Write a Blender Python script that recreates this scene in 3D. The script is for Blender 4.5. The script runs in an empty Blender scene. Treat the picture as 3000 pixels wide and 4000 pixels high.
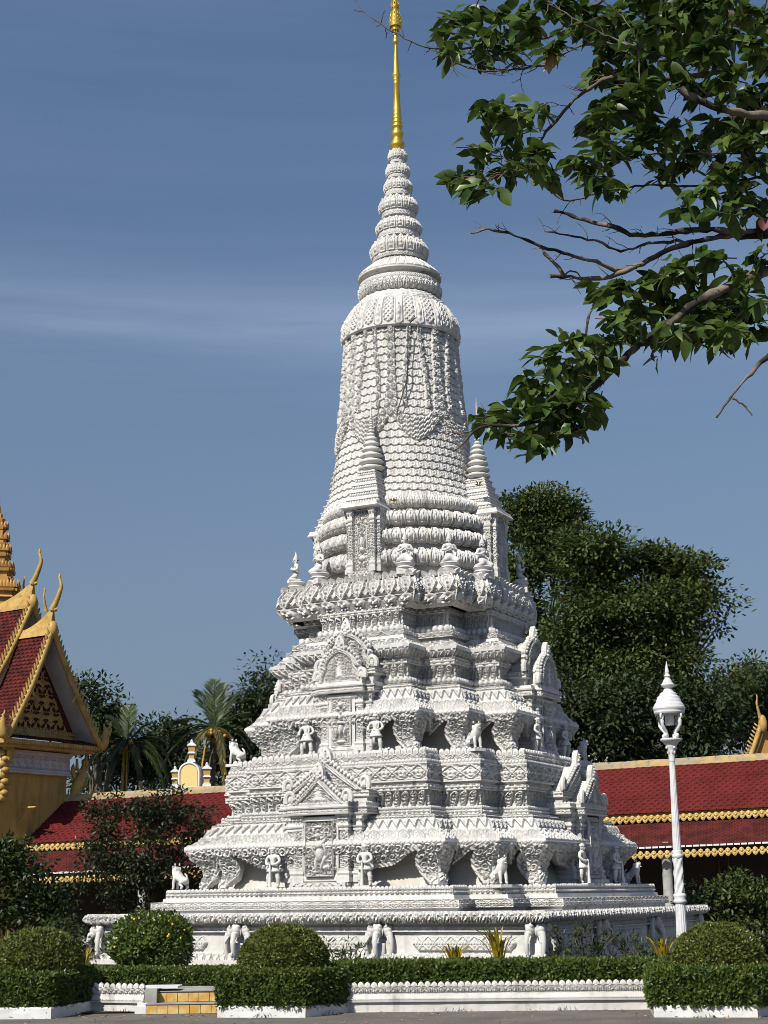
import bpy, math, random
import numpy as np
from mathutils import Matrix, Vector
R_ = math.radians
SC = bpy.context.scene
COL = SC.collection
rng = np.random.default_rng(7)

# ------------------------------------------------------------------ camera
F_PX, W_PX, H_PX = 6057.0, 3000.0, 4000.0
PITCH = math.atan((3500.0 - 2000.0) / F_PX)
ROLL = 0.0137
CAM_O = np.array([0.0, 0.0, 1.6])
_f = np.array([0, math.cos(PITCH), math.sin(PITCH)])
_r0 = np.array([1.0, 0, 0]); _u0 = np.cross(_r0, _f)
_r = math.cos(ROLL) * _r0 - math.sin(ROLL) * _u0
_u = math.sin(ROLL) * _r0 + math.cos(ROLL) * _u0
cam_d = bpy.data.cameras.new("camera"); cam = bpy.data.objects.new("camera", cam_d); COL.objects.link(cam)
cam.matrix_world = Matrix(((_r[0], _u[0], -_f[0], CAM_O[0]), (_r[1], _u[1], -_f[1], CAM_O[1]),
                           (_r[2], _u[2], -_f[2], CAM_O[2]), (0, 0, 0, 1)))
cam_d.sensor_fit = 'VERTICAL'; cam_d.sensor_height = 24.0; cam_d.lens = F_PX / H_PX * 24.0
cam_d.clip_start = 0.1; cam_d.clip_end = 5000
SC.camera = cam
def at(px, py, Y):
    """world point seen at photo pixel (px,py) at distance Y in front of the camera"""
    d = _f + _r * (px - W_PX / 2) / F_PX - _u * (py - H_PX / 2) / F_PX
    return CAM_O + d * (Y / d[1])
def pxm(Y):                      # metres per photo pixel at distance Y
    return Y / F_PX

# ------------------------------------------------------------------ light
SUN_AZ = R_(36)      # sun stands behind the camera, this far to its left
SUN_EL = R_(44)
sd = np.array([-math.sin(SUN_AZ) * math.cos(SUN_EL), -math.cos(SUN_AZ) * math.cos(SUN_EL), math.sin(SUN_EL)])
sl = bpy.data.lights.new("sun", 'SUN'); sl.energy = 4.15; sl.angle = R_(0.53); sl.color = (1.0, 0.95, 0.87)
sun = bpy.data.objects.new("sun", sl); COL.objects.link(sun)
sun.rotation_euler = Vector(-sd).to_track_quat('-Z', 'Y').to_euler()
wd = bpy.data.worlds.new("World"); SC.world = wd; wd.use_nodes = True
nt = wd.node_tree; nt.nodes.clear()
sky = nt.nodes.new('ShaderNodeTexSky'); sky.sky_type = 'NISHITA'; sky.sun_disc = False
sky.sun_elevation = SUN_EL; sky.sun_rotation = math.atan2(sd[0], sd[1])
sky.altitude = 0; sky.air_density = 1.0; sky.dust_density = 0.6; sky.ozone_density = 4.0
bg = nt.nodes.new('ShaderNodeBackground'); bg.inputs['Strength'].default_value = 0.072
wo = nt.nodes.new('ShaderNodeOutputWorld')
# thin cirrus streaks, fixed to the sky's directions
tc = nt.nodes.new('ShaderNodeTexCoord')
mp = nt.nodes.new('ShaderNodeMapping'); mp.inputs['Scale'].default_value = (1.3, 1.3, 17.0); mp.inputs['Rotation'].default_value = (0.04, 0.10, 0.3)
ns = nt.nodes.new('ShaderNodeTexNoise'); ns.inputs['Scale'].default_value = 1.5; ns.inputs['Detail'].default_value = 9.0; ns.inputs['Roughness'].default_value = 0.58
rp = nt.nodes.new('ShaderNodeValToRGB'); rp.color_ramp.elements[0].position = 0.30; rp.color_ramp.elements[1].position = 0.70
rp.color_ramp.elements[0].color = (0, 0, 0, 1); rp.color_ramp.elements[1].color = (1, 1, 1, 1)
sx = nt.nodes.new('ShaderNodeSeparateXYZ'); zr_ = nt.nodes.new('ShaderNodeValToRGB'); els = zr_.color_ramp.elements
els[0].position = 0.29; els[0].color = (.05,) * 3 + (1,); els[1].position = 0.56; els[1].color = (.12,) * 3 + (1,)
for p_, v_ in ((.325, .14), (.352, .62), (.380, .16), (.42, .05)):
    e_ = els.new(p_); e_.color = (v_, v_, v_, 1)
ml = nt.nodes.new('ShaderNodeMath'); ml.operation = 'MULTIPLY'
mx = nt.nodes.new('ShaderNodeMix'); mx.data_type = 'RGBA'
mx.inputs[7].default_value = (4.6, 5.9, 8.2, 1)
hz = nt.nodes.new('ShaderNodeMix'); hz.data_type = 'RGBA'; hz.inputs[7].default_value = (1.70, 2.22, 2.95, 1)      # grey haze low in the sky
hr = nt.nodes.new('ShaderNodeMapRange'); hr.inputs[1].default_value = 0.0; hr.inputs[2].default_value = 0.50; hr.inputs[3].default_value = 0.95; hr.inputs[4].default_value = 0.0
for a, b in ((tc.outputs['Generated'], mp.inputs['Vector']), (mp.outputs[0], ns.inputs['Vector']), (ns.outputs['Fac'], rp.inputs[0]),
             (tc.outputs['Generated'], sx.inputs[0]), (sx.outputs[2], zr_.inputs[0]), (rp.outputs[0], ml.inputs[0]), (zr_.outputs[0], ml.inputs[1]), (ml.outputs[0], mx.inputs[0]), (sky.outputs[0], mx.inputs[6]), (sx.outputs[2], hr.inputs[0]), (hr.outputs[0], hz.inputs[0]), (mx.outputs[2], hz.inputs[6]), (hz.outputs[2], bg.inputs[0]), (bg.outputs[0], wo.inputs[0])):
    nt.links.new(a, b)
SC.view_settings.view_transform = 'Standard'; SC.view_settings.look = 'None'
SC.view_settings.exposure = 0.46; SC.view_settings.gamma = 1.0
SC.view_settings.use_curve_mapping = False
SC.cycles.filter_width = 0.9; SC.cycles.max_bounces = 6; SC.cycles.diffuse_bounces = 1; SC.cycles.transparent_max_bounces = 8

# ------------------------------------------------------------------ materials
def mat(name, color, rough=0.8,  var=None, vscale=2.0, vdetail=5.0, lo=0.4, hi=0.65, stains=None, bump=0.0, bscale=60.0,
        metallic=0.0, spec=0.3, trans=0.0):
    """principled material: base colour, a second colour mixed in by noise, optional stain layer, noise bump"""
    m = bpy.data.materials.new(name); m.use_nodes = True
    t = m.node_tree; bs = t.nodes['Principled BSDF']
    bs.inputs['Roughness'].default_value = rough; bs.inputs['Metallic'].default_value = metallic
    bs.inputs['Specular IOR Level'].default_value = spec
    co = t.nodes.new('ShaderNodeTexCoord')
    out = None
    rgb = t.nodes.new('ShaderNodeRGB'); rgb.outputs[0].default_value = (*color, 1); out = rgb.outputs[0]
    def layer(prev, c2, scale, detail, lo, hi, fac=1.0, sc3=None):
        n = t.nodes.new('ShaderNodeTexNoise'); n.inputs['Scale'].default_value = scale; n.inputs['Detail'].default_value = detail
        if sc3:
            mpn = t.nodes.new('ShaderNodeMapping'); mpn.inputs['Scale'].default_value = sc3
            t.links.new(co.outputs['Object'], mpn.inputs[0]); t.links.new(mpn.outputs[0], n.inputs['Vector'])
        else:
            t.links.new(co.outputs['Object'], n.inputs['Vector'])
        r = t.nodes.new('ShaderNodeMapRange'); r.inputs[1].default_value = lo; r.inputs[2].default_value = hi
        r.inputs[4].default_value = fac
        t.links.new(n.outputs['Fac'], r.inputs[0])
        x = t.nodes.new('ShaderNodeMix'); x.data_type = 'RGBA'; x.inputs[7].default_value = (*c2, 1)
        t.links.new(r.outputs[0], x.inputs[0]); t.links.new(prev, x.inputs[6])
        return x.outputs[2]
    if var: out = layer(out, var, vscale, vdetail, lo, hi)
    if stains:
        for (c2, scale, slo, shi, fac, sc3) in stains: out = layer(out, c2, scale, 8.0, slo, shi, fac, sc3)
    t.links.new(out, bs.inputs['Base Color'])
    if bump:
        n = t.nodes.new('ShaderNodeTexNoise'); n.inputs['Scale'].default_value = bscale; n.inputs['Detail'].default_value = 6
        t.links.new(co.outputs['Object'], n.inputs['Vector'])
        b = t.nodes.new('ShaderNodeBump'); b.inputs['Strength'].default_value = bump; b.inputs['Distance'].default_value = 0.01
        t.links.new(n.outputs['Fac'], b.inputs['Height']); t.links.new(b.outputs[0], bs.inputs['Normal'])
    if trans:
        tb = t.nodes.new('ShaderNodeBsdfTranslucent'); ms = t.nodes.new('ShaderNodeMixShader'); ms.inputs[0].default_value = trans
        t.links.new(out, tb.inputs['Color'])
        o = t.nodes['Material Output']
        t.links.new(bs.outputs[0], ms.inputs[1]); t.links.new(tb.outputs[0], ms.inputs[2]); t.links.new(ms.outputs[0], o.inputs[0])
    return m
M = {}
M['stone'] = mat('white_plaster', (0.625, 0.605, 0.57), 0.85, (0.53, 0.515, 0.48), 1.1, 6, 0.42, 0.72,
    stains=[((0.36, 0.355, 0.335), 2.6, 0.52, 0.74, 0.65, (1.6, 1.6, 0.22)), ((0.30, 0.29, 0.265), 7.0, 0.60, 0.74, 0.5, None), ((0.13, 0.125, 0.11), 2.0, 0.60, 0.74, 0.6, (2.2, 2.2, 0.4)), ((0.44, 0.37, 0.28), 1.4, 0.63, 0.80, 0.45, None)], bump=0.35, bscale=45)
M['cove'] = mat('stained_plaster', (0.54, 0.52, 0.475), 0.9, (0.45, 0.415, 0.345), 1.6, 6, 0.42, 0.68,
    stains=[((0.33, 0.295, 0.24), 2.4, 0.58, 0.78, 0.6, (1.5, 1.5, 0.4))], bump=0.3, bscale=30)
M['statue'] = mat('smooth_white_cement', (0.62, 0.605, 0.575), 0.7, (0.52, 0.51, 0.485), 5, 5, 0.45, 0.7, bump=0.15, bscale=60)
M['base_stone'] = mat('rough_laterite', (0.42, 0.36, 0.29), 0.95, (0.30, 0.20, 0.15), 3.0, 8, 0.4, 0.65, stains=[((0.5, 0.47, 0.42), 5, 0.55, 0.7, 0.8, None)], bump=0.8, bscale=14)
M['gold'] = mat('gilded_metal', (0.80, 0.53, 0.10), 0.34, (0.66, 0.42, 0.06), 3, 5, 0.4, 0.7, metallic=0.85, bump=0.1, bscale=30)
M['goldpaint'] = mat('gold_paint', (0.48, 0.31, 0.09), 0.5, (0.36, 0.215, 0.055), 2.5, 6, 0.4, 0.7, stains=[((0.20, 0.14, 0.06), 5, 0.54, 0.72, 0.7, None), ((0.12, 0.09, 0.05), 17, 0.60, 0.70, 0.5, None)], bump=0.5, bscale=25)
M['yellow'] = mat('ochre_wall_paint', (0.48, 0.31, 0.085), 0.8, (0.38, 0.24, 0.065), 1.2, 5, 0.4, 0.7, stains=[((0.46, 0.43, 0.38), 0.9, 0.66, 0.69, 0.9, None), ((0.17, 0.115, 0.05), 1.6, 0.5, 0.75, 0.7, (2, 2, .35))], bump=0.15)
M['trim'] = mat('gold_eave_trim', (0.58, 0.40, 0.13), 0.5, (0.46, 0.30, 0.08), 3, 5, 0.4, 0.7)
M['roof'] = mat('red_clay_tile', (0.140, 0.022, 0.020), 0.85, (0.095, 0.017, 0.015), 1.1, 7, 0.38, 0.66,
    stains=[((0.09, 0.03, 0.027), 9, 0.58, 0.72, 0.75, None), ((0.30, 0.11, 0.07), 26, 0.74, 0.80, 0.6, None)], spec=0.08, bump=0.3, bscale=30)
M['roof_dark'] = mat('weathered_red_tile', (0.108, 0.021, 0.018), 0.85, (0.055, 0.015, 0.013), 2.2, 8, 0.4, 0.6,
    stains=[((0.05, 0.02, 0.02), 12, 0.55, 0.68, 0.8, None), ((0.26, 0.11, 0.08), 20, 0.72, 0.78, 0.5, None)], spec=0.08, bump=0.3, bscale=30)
M['ridge'] = mat('mouldy_ridge_plaster', (0.44, 0.30, 0.12), 0.85, (0.30, 0.25, 0.17), 2.4, 6, 0.42, 0.6, stains=[((0.22, 0.18, 0.13), 3.5, 0.56, 0.7, 0.7, None)], bump=0.3)
M['white'] = mat('white_paint', (0.66, 0.66, 0.65), 0.6, (0.58, 0.58, 0.56), 3, 5, 0.45, 0.7, bump=0.1)
M['lampwhite'] = mat('painted_iron', (0.62, 0.62, 0.62), 0.45, (0.52, 0.515, 0.50), 6, 6, 0.48, 0.72, stains=[((0.30, 0.24, 0.18), 14, 0.70, 0.76, 0.7, None)], bump=0.1)
M['kerb'] = mat('whitewashed_kerb', (0.68, 0.68, 0.66), 0.85, (0.58, 0.57, 0.54), 3, 6, 0.45, 0.7,
    stains=[((0.10, 0.09, 0.08), 9, 0.66, 0.70, 0.85, (1, 1, 2.2))], bump=0.4, bscale=30)
M['grey'] = mat('grey_cement', (0.36, 0.35, 0.33), 0.9, (0.26, 0.25, 0.23), 4, 6, 0.4, 0.65, bump=0.3)
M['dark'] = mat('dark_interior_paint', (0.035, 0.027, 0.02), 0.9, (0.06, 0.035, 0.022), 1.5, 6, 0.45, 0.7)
M['maroon'] = mat('maroon_gable_board', (0.085, 0.018, 0.015), 0.6, (0.05, 0.012, 0.012), 2, 5, 0.4, 0.7)
M['palegable'] = mat('pale_bargeboard', (0.54, 0.515, 0.49), 0.8, (0.42, 0.39, 0.375), 1.4, 5, 0.4, 0.7, bump=0.15)
M['bark'] = mat('brown_bark', (0.15, 0.115, 0.085), 0.9, (0.07, 0.055, 0.042), 7, 6, 0.4, 0.65, bump=0.7, bscale=24)
M['palebark'] = mat('pale_grey_bark', (0.20, 0.165, 0.135), 0.9, (0.028, 0.023, 0.018), 7, 7, 0.38, 0.56, bump=0.6, bscale=40)
def leafmat(name, c, c2, trans=0.3, vs=3.0, rough=0.5, stains=None):
    return mat(name, c, rough, c2, vs, 3, 0.35, 0.65, stains=stains, spec=0.35, trans=trans)
M['hedge'] = leafmat('clipped_hedge_leaf', (0.110, 0.150, 0.026), (0.038, 0.068, 0.012), 0.2, 9.0, 0.36)
M['hedgetop'] = leafmat('dome_hedge_leaf', (0.140, 0.160, 0.032), (0.060, 0.080, 0.015), 0.2, 9.0, 0.38)
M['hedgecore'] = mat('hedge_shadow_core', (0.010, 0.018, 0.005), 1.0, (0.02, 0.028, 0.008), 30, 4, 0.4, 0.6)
M['tree'] = leafmat('broad_tree_leaf', (0.092, 0.122, 0.028), (0.040, 0.064, 0.015), 0.30, 0.5, 0.5)
M['treedark'] = leafmat('dark_tree_leaf', (0.048, 0.070, 0.020), (0.022, 0.036, 0.011), 0.25, 0.8, 0.55)
M['palm'] = leafmat('palm_frond', (0.055, 0.085, 0.022), (0.024, 0.040, 0.012), 0.2, 1.2, 0.45)
M['palmold'] = leafmat('yellowing_frond', (0.14, 0.115, 0.03), (0.05, 0.055, 0.014), 0.2, 1.2, 0.5)
M['stalk'] = leafmat('yellow_stalk', (0.65, 0.40, 0.06), (0.45, 0.25, 0.03), 0.05, 3, 0.5)
M['croton'] = leafmat('yellow_blade_leaf', (0.55, 0.36, 0.02), (0.16, 0.16, 0.015), 0.25, 6, 0.4)
M['shrub'] = leafmat('shrub_leaf', (0.048, 0.076, 0.018), (0.020, 0.034, 0.009), 0.25, 4, 0.45, stains=[((0.16, 0.055, 0.02), 5, 0.68, 0.74, 0.8, None)])
M['shrubdark'] = leafmat('dark_reddish_shrub_leaf', (0.034, 0.046, 0.014), (0.016, 0.024, 0.008), 0.2, 4, 0.45, stains=[((0.085, 0.034, 0.016), 5, 0.60, 0.72, 0.8, None)])
M['bigleaf'] = leafmat('glossy_broad_leaf', (0.105, 0.165, 0.028), (0.026, 0.058, 0.012), 0.32, 7, 0.38)
M['deadleaf'] = leafmat('dry_leaf', (0.42, 0.28, 0.15), (0.30, 0.18, 0.09), 0.15, 5, 0.7)
M['redleaf'] = leafmat('red_leaf', (0.12, 0.015, 0.02), (0.09, 0.012, 0.016), 0.15, 5, 0.5)
M['flower'] = mat('yellow_flower', (0.75, 0.50, 0.04), 0.6)
M['coconut'] = mat('orange_coconut', (0.45, 0.20, 0.04), 0.5)
M['glass'] = mat('lamp_glass', (0.72, 0.72, 0.70), 0.15, spec=0.5)
M['cable'] = mat('black_cable', (0.02, 0.02, 0.02), 0.6)
M['sign'] = mat('green_board', (0.02, 0.10, 0.06), 0.5)
M['soil'] = mat('garden_soil', (0.10, 0.075, 0.05), 0.95, (0.05, 0.045, 0.025), 6, 6, 0.4, 0.65, bump=0.6, bscale=20)
M['pave'] = mat('worn_paving', (0.150, 0.132, 0.112), 0.92, (0.105, 0.092, 0.080), 1.3, 8, 0.40, 0.66,
    stains=[((0.10, 0.09, 0.08), 3.2, 0.60, 0.72, 0.65, (0.5, 1.6, 1)), ((0.32, 0.27, 0.2), 7, 0.62, 0.72, 0.5, None)], bump=0.5, bscale=16)

# ------------------------------------------------------------------ objects
def tag(o, label=None, cat=None, group=None, kind=None):
    if label: o['label'] = label
    if cat: o['category'] = cat
    if group: o['group'] = group
    if kind: o['kind'] = kind
    return o
def thing(name, label, cat, loc=(0, 0, 0), rz=0.0, group=None):
    o = bpy.data.objects.new(name, None); COL.objects.link(o); o.empty_display_size = 0.2
    o.location = loc; o.rotation_euler = (0, 0, rz)
    return tag(o, label, cat, group)
def place(name, me, parent=None, loc=(0, 0, 0), rz=0.0, scale=1.0):
    o = bpy.data.objects.new(name, me); COL.objects.link(o)
    if parent is not None: o.parent = parent
    o.location = loc; o.rotation_euler = (0, 0, rz); o.scale = (scale,) * 3 if not hasattr(scale, '__len__') else scale
    return o
def dup(root, loc=None, rz=None, label=None):
    r = root.copy(); COL.objects.link(r)
    if loc is not None: r.location = loc
    if rz is not None: r.rotation_euler = (0, 0, rz)
    if label: r['label'] = label
    for ch in list(root.children):
        c = ch.copy(); COL.objects.link(c); c.parent = r
        for g in list(ch.children):
            d = g.copy(); COL.objects.link(d); d.parent = c
    return r

class MB:
    """collects vertices and faces, then links them as ONE mesh object"""
    def __init__(s): s.V = []; s.Q = []; s.T = []; s.n = 0
    def add(s, v, quads=None, tris=None):
        v = np.asarray(v, float).reshape(-1, 3)
        if quads is not None and len(quads): s.Q.append(np.asarray(quads, np.int64).reshape(-1, 4) + s.n)
        if tris is not None and len(tris): s.T.append(np.asarray(tris, np.int64).reshape(-1, 3) + s.n)
        s.V.append(v); s.n += len(v); return s
    def grid(s, P, wrap=False, mask=None):
        nu, nv = P.shape[:2]
        idx = np.arange(nu * nv).reshape(nu, nv)
        a = idx if wrap else idx[:-1]
        b = np.roll(idx, -1, 0) if wrap else idx[1:]
        q = np.stack([a[:, :-1], b[:, :-1], b[:, 1:], a[:, 1:]], -1)
        if mask is not None: q = q[mask]
        return s.add(P.reshape(-1, 3), q.reshape(-1, 4))
    def box(s, c, d, rz=0.0, taper=1.0):
        """c centre, d full size; taper scales the top in x,y"""
        x, y, z = np.array(d) / 2
        v = np.array([[-x, -y, -z], [x, -y, -z], [x, y, -z], [-x, y, -z], [-x * taper, -y * taper, z], [x * taper, -y * taper, z], [x * taper, y * taper, z], [-x * taper, y * taper, z]])
        cs, sn = math.cos(rz), math.sin(rz)
        v = np.stack([v[:, 0] * cs - v[:, 1] * sn, v[:, 0] * sn + v[:, 1] * cs, v[:, 2]], -1) + np.array(c)
        return s.add(v, [[0, 3, 2, 1], [4, 5, 6, 7], [0, 1, 5, 4], [1, 2, 6, 5], [2, 3, 7, 6], [3, 0, 4, 7]])
    def prism(s, poly, O, EX, EZ, N, th):
        """2-D outline (x,z list, counter-clockwise seen from the front) extruded backwards by th; front at O"""
        p = np.array(poly, float); n = len(p)
        O, EX, EZ, N = map(np.asarray, (O, EX, EZ, N))
        f = O + p[:, :1] * EX + p[:, 1:] * EZ
        b = f - N * th
        c = np.array([f.mean(0), b.mean(0)])
        k = np.arange(n); k2 = (k + 1) % n
        base = np.concatenate([f, b, c])
        tr = np.concatenate([np.stack([k, k2, np.full(n, 2 * n)], -1), np.stack([k2 + n, k + n, np.full(n, 2 * n + 1)], -1)])
        q = np.stack([k2, k, k + n, k2 + n], -1)
        return s.add(base, q, tr)
    def tube(s, pts, rad, sides=8, cap=True):
        pts = np.asarray(pts, float); rad = np.broadcast_to(np.asarray(rad, float), (len(pts),))
        tg = np.gradient(pts, axis=0); tg /= np.linalg.norm(tg, axis=1, keepdims=True) + 1e-9
        ref = np.array([0.31, 0.22, 0.93]) if abs(tg[0, 2]) < 0.9 else np.array([1.0, 0.1, 0])
        x = np.cross(tg, ref); x /= np.linalg.norm(x, axis=1, keepdims=True) + 1e-9
        y = np.cross(tg, x)
        a = np.linspace(0, 2 * np.pi, sides, endpoint=False)
        P = pts[None] + (np.cos(a)[:, None, None] * x[None] + np.sin(a)[:, None, None] * y[None]) * rad[None, :, None]
        P = P[::-1]
        n0 = s.n; s.grid(P, wrap=True)
        if cap and len(pts) > 1:
            m = len(pts); k = np.arange(sides)
            for e, rev in ((0, False), (m - 1, True)):
                c = pts[e]; ring = P[:, e]
                tr = np.stack([k, (k + 1) % sides, np.full(sides, sides)], -1)
                if rev: tr = tr[:, ::-1]
                s.add(np.vstack([ring, c]), None, tr[:, ::-1])
        return s
    def lathe(s, prof, c=(0, 0, 0), n=32, H=None, amp_t=None):
        """prof list of (r,z)"""
        p = np.array(prof, float); a = np.linspace(0, 2 * np.pi, n, endpoint=False)
        P = np.stack([np.cos(a)[:, None] * p[:, 0], np.sin(a)[:, None] * p[:, 0], np.broadcast_to(p[:, 1], (n, len(p)))], -1) + np.array(c)
        return s.grid(P, wrap=True)
    def ball(s, c, r, n=10, m=7):
        th = np.linspace(-np.pi / 2, np.pi / 2, m)
        r = np.broadcast_to(np.asarray(r, float), (3,))
        a = np.linspace(0, 2 * np.pi, n, endpoint=False)
        P = np.stack([np.cos(a)[:, None] * np.cos(th) * r[0], np.sin(a)[:, None] * np.cos(th) * r[1], np.broadcast_to(np.sin(th), (n, m)) * r[2]], -1) + np.array(c)
        return s.grid(P, wrap=True)
    def mesh(s, name, m, smooth=False, angle=None):
        me = bpy.data.meshes.new(name)
        V = np.concatenate(s.V) if s.V else np.zeros((0, 3))
        Q = np.concatenate(s.Q) if s.Q else np.zeros((0, 4), np.int64)
        T = np.concatenate(s.T) if s.T else np.zeros((0, 3), np.int64)
        me.vertices.add(len(V)); me.vertices.foreach_set('co', V.astype(np.float32).ravel())
        nl = Q.size + T.size; me.loops.add(nl)
        me.loops.foreach_set('vertex_index', np.concatenate([Q.ravel(), T.ravel()]).astype(np.int32))
        nf = len(Q) + len(T); me.polygons.add(nf)
        st = np.concatenate([np.arange(len(Q)) * 4, Q.size + np.arange(len(T)) * 3]).astype(np.int32)
        me.polygons.foreach_set('loop_start', st)
        me.polygons.foreach_set('use_smooth', np.full(nf, bool(smooth)))
        me.update(calc_edges=True)
        me.materials.append(M[m] if isinstance(m, str) else m)
        return me
    def build(s, name, m, parent=None, smooth=False, **k):
        return place(name, s.mesh(name, m, smooth), parent, **k)
    def move(s, off):
        for v in s.V: v += np.asarray(off)
        return s
    def xf(s, Mx):
        Mx = np.array(Mx); s.V = [v @ Mx[:3, :3].T + Mx[:3, 3] for v in s.V]; return s
# ------------------------------------------------------------------ carved relief
def sm(a, b, x):
    t = np.clip((x - a) / (b - a), 0, 1); return t * t * (3 - 2 * t)
_NG = np.random.default_rng(3).random((257, 257))
def vnoise(x, y):
    x = np.asarray(x, float) % 256; y = np.asarray(y, float) % 256
    i = np.floor(x).astype(int); j = np.floor(y).astype(int); fx = x - i; fy = y - j
    fx = fx * fx * (3 - 2 * fx); fy = fy * fy * (3 - 2 * fy)
    return (_NG[i, j] * (1 - fx) + _NG[i + 1, j] * fx) * (1 - fy) + (_NG[i, j + 1] * (1 - fx) + _NG[i + 1, j + 1] * fx) * fy
def cell(s, L, p):
    n = max(1, int(round(L / p))); q = s / L * n; i = np.minimum(np.floor(q), n - 1)
    return (q - i) * 2 - 1, i, L / n
def chips(s, t, sc=40.0, a=0.004):
    return a * (vnoise(s * sc + 11, t * sc + 5) - 0.5)
def spiral(x, y, turn=1, arms=1, k=2.0):
    r = np.sqrt(x * x + y * y) + 1e-6; th = np.arctan2(y, x)
    v = np.cos(arms * th * turn + 2 * np.pi * k * r)
    return sm(-0.2, 0.5, v) * (1 - sm(0.85, 1.0, r)), r, th
def h_petal(p, amp, down=False, boss=True):
    def H(s, t, L, W):
        y = t / W
        if down: y = 1 - y
        x, i, c = cell(s, L, p)
        def pet(x, y, fig):
            w = np.where(y < 0.5, 0.80 + 0.28 * y, 0.94 * np.clip((1.0 - y) / 0.5, 0, 1) ** 0.62)
            d = np.minimum(w - np.abs(x), (y - 0.01) * 4)
            rim = sm(0.0, 0.10, d) * sm(0.34, 0.22, d)
            inn = sm(0.24, 0.34, d) * 0.42
            g = lambda cx, cy, rx, ry: np.exp(-(((np.abs(x) - cx) / rx) ** 2 + ((y - cy) / ry) ** 2))
            if fig: inn = inn + sm(0.2, 0.3, d) * np.maximum.reduce([0.75 * g(0, .24, .42, .07), 0.8 * g(0, .40, .20, .10), 0.8 * g(0, .58, .13, .06), 0.5 * g(.34, .44, .09, .12), .6 * g(0, .74, .10, .07)])
            return np.maximum(rim, inn)
        f = pet(x, y, boss)
        x2 = np.where(x > 0, x - 1, x + 1)
        b = pet(x2 * 1.1, y * 1.12, False) * 0.55
        h = np.maximum(f, b * (f < 0.05))
        return amp * h + chips(s, t)
    return H
def h_beads(p, amp):
    def H(s, t, L, W):
        x, i, c = cell(s, L, p); y = t / W * 2 - 1
        return amp * np.sqrt(np.clip(1 - x * x * 1.05 - y * y * 0.9, 0, 1)) + chips(s, t, a=0.002)
    return H
def h_vine(p, amp):
    def H(s, t, L, W):
        x, i, c = cell(s, L, p); y = t / W * 2 - 1
        sg = np.where(i % 2 == 0, 1, -1)
        yy = (y - 0.12 * sg) * sg
        sp, r, th = spiral(x * 1.08, yy * 1.05, 1, 1, 1.6)
        lv = sm(0.2, 0.8, np.cos(th * 5 + r * 3)) * sm(0.75, 0.95, r)
        st = np.exp(-((y - 0.75 * np.cos(np.pi * (x + 1) / 2 + np.where(i % 2 == 0, 0, np.pi))) / 0.14) ** 2)
        h = np.maximum(np.maximum(sp, lv * 0.8), st)
        fr = sm(0.80, 0.9, np.abs(y)); h = h * (1 - fr) + fr * 1.0
        return amp * h + chips(s, t)
    return H
def h_lozenge(p, amp, frame=True):
    def H(s, t, L, W):
        x, i, c = cell(s, L, p); y = t / W * 2 - 1
        def ros(x, y, R):
            r = np.sqrt(x * x + y * y) / R; th = np.arctan2(y, x)
            return (0.6 + 0.4 * np.cos(4 * th)) * (1 - sm(0.7, 1.0, r)) * (0.5 + 0.5 * sm(0.2, 0.45, np.abs(r - 0.3))) + np.exp(-(r / 0.2) ** 2)
        d = np.abs(x) + np.abs(y)
        ridge = np.exp(-((d - 1) / 0.085) ** 2)
        q = ros(x, y, 0.62)
        sx = np.abs(x) - 1; sy = np.abs(y)
        q = q + ros(sx, sy, 0.60)
        leaf = sm(0.1, 0.6, np.cos(9 * (np.abs(x) - 0.2)) * np.cos(7 * (np.abs(y) - 0.1))) * 0.45
        h = np.maximum(np.maximum(ridge, q * 0.85), leaf)
        if frame:
            fr = np.maximum(sm(0.86, 0.93, np.abs(y)), 0); h = h * (1 - fr) + fr * 0.9
        return amp * h + chips(s, t)
    return H
def h_flowers(p, amp):
    def H(s, t, L, W):
        x, i, c = cell(s, L, p); y = t / W * 2 - 1
        asp = W / c; yy = y * asp
        r = np.sqrt(x * x + yy * yy); th = np.arctan2(yy, x)
        f = sm(0.05, 0.3, 0.72 + 0.18 * np.cos(6 * th) - r) * (0.55 + 0.45 * np.abs(np.sin(3 * th))) + np.exp(-(r / 0.22) ** 2)
        g = np.exp(-(((np.abs(x) - 1) / 0.16) ** 2)) * (0.5 + 0.5 * np.cos(y * 7))
        fr = sm(0.78, 0.9, np.abs(y))
        h = np.maximum(f, g * 0.8) * (1 - fr) + fr * 0.8
        return amp * h + chips(s, t)
    return H
def h_archleaf(p, amp):
    def H(s, t, L, W):
        x, i, c = cell(s, L, p); y = t / W
        w = np.clip(0.30 + 0.62 * np.sqrt(np.clip(y, 0, 1)), 0, 1) * np.where(y > 0.72, np.sqrt(np.clip((1.0 - y) / 0.28, 0, 1)), 1)
        d = w - np.abs(x)
        rim = sm(0.0, 0.08, d) * sm(0.30, 0.20, d)
        leaf = sm(0.26, 0.36, d) * (0.30 + 0.5 * sm(-0.2, 0.6, np.cos(2 * np.pi * (y * 5.2 - np.abs(x) * 1.1))))
        side = sm(0.0, -0.2, d) * 0.18
        return amp * (rim + leaf + side) + chips(s, t)
    return H
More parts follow.
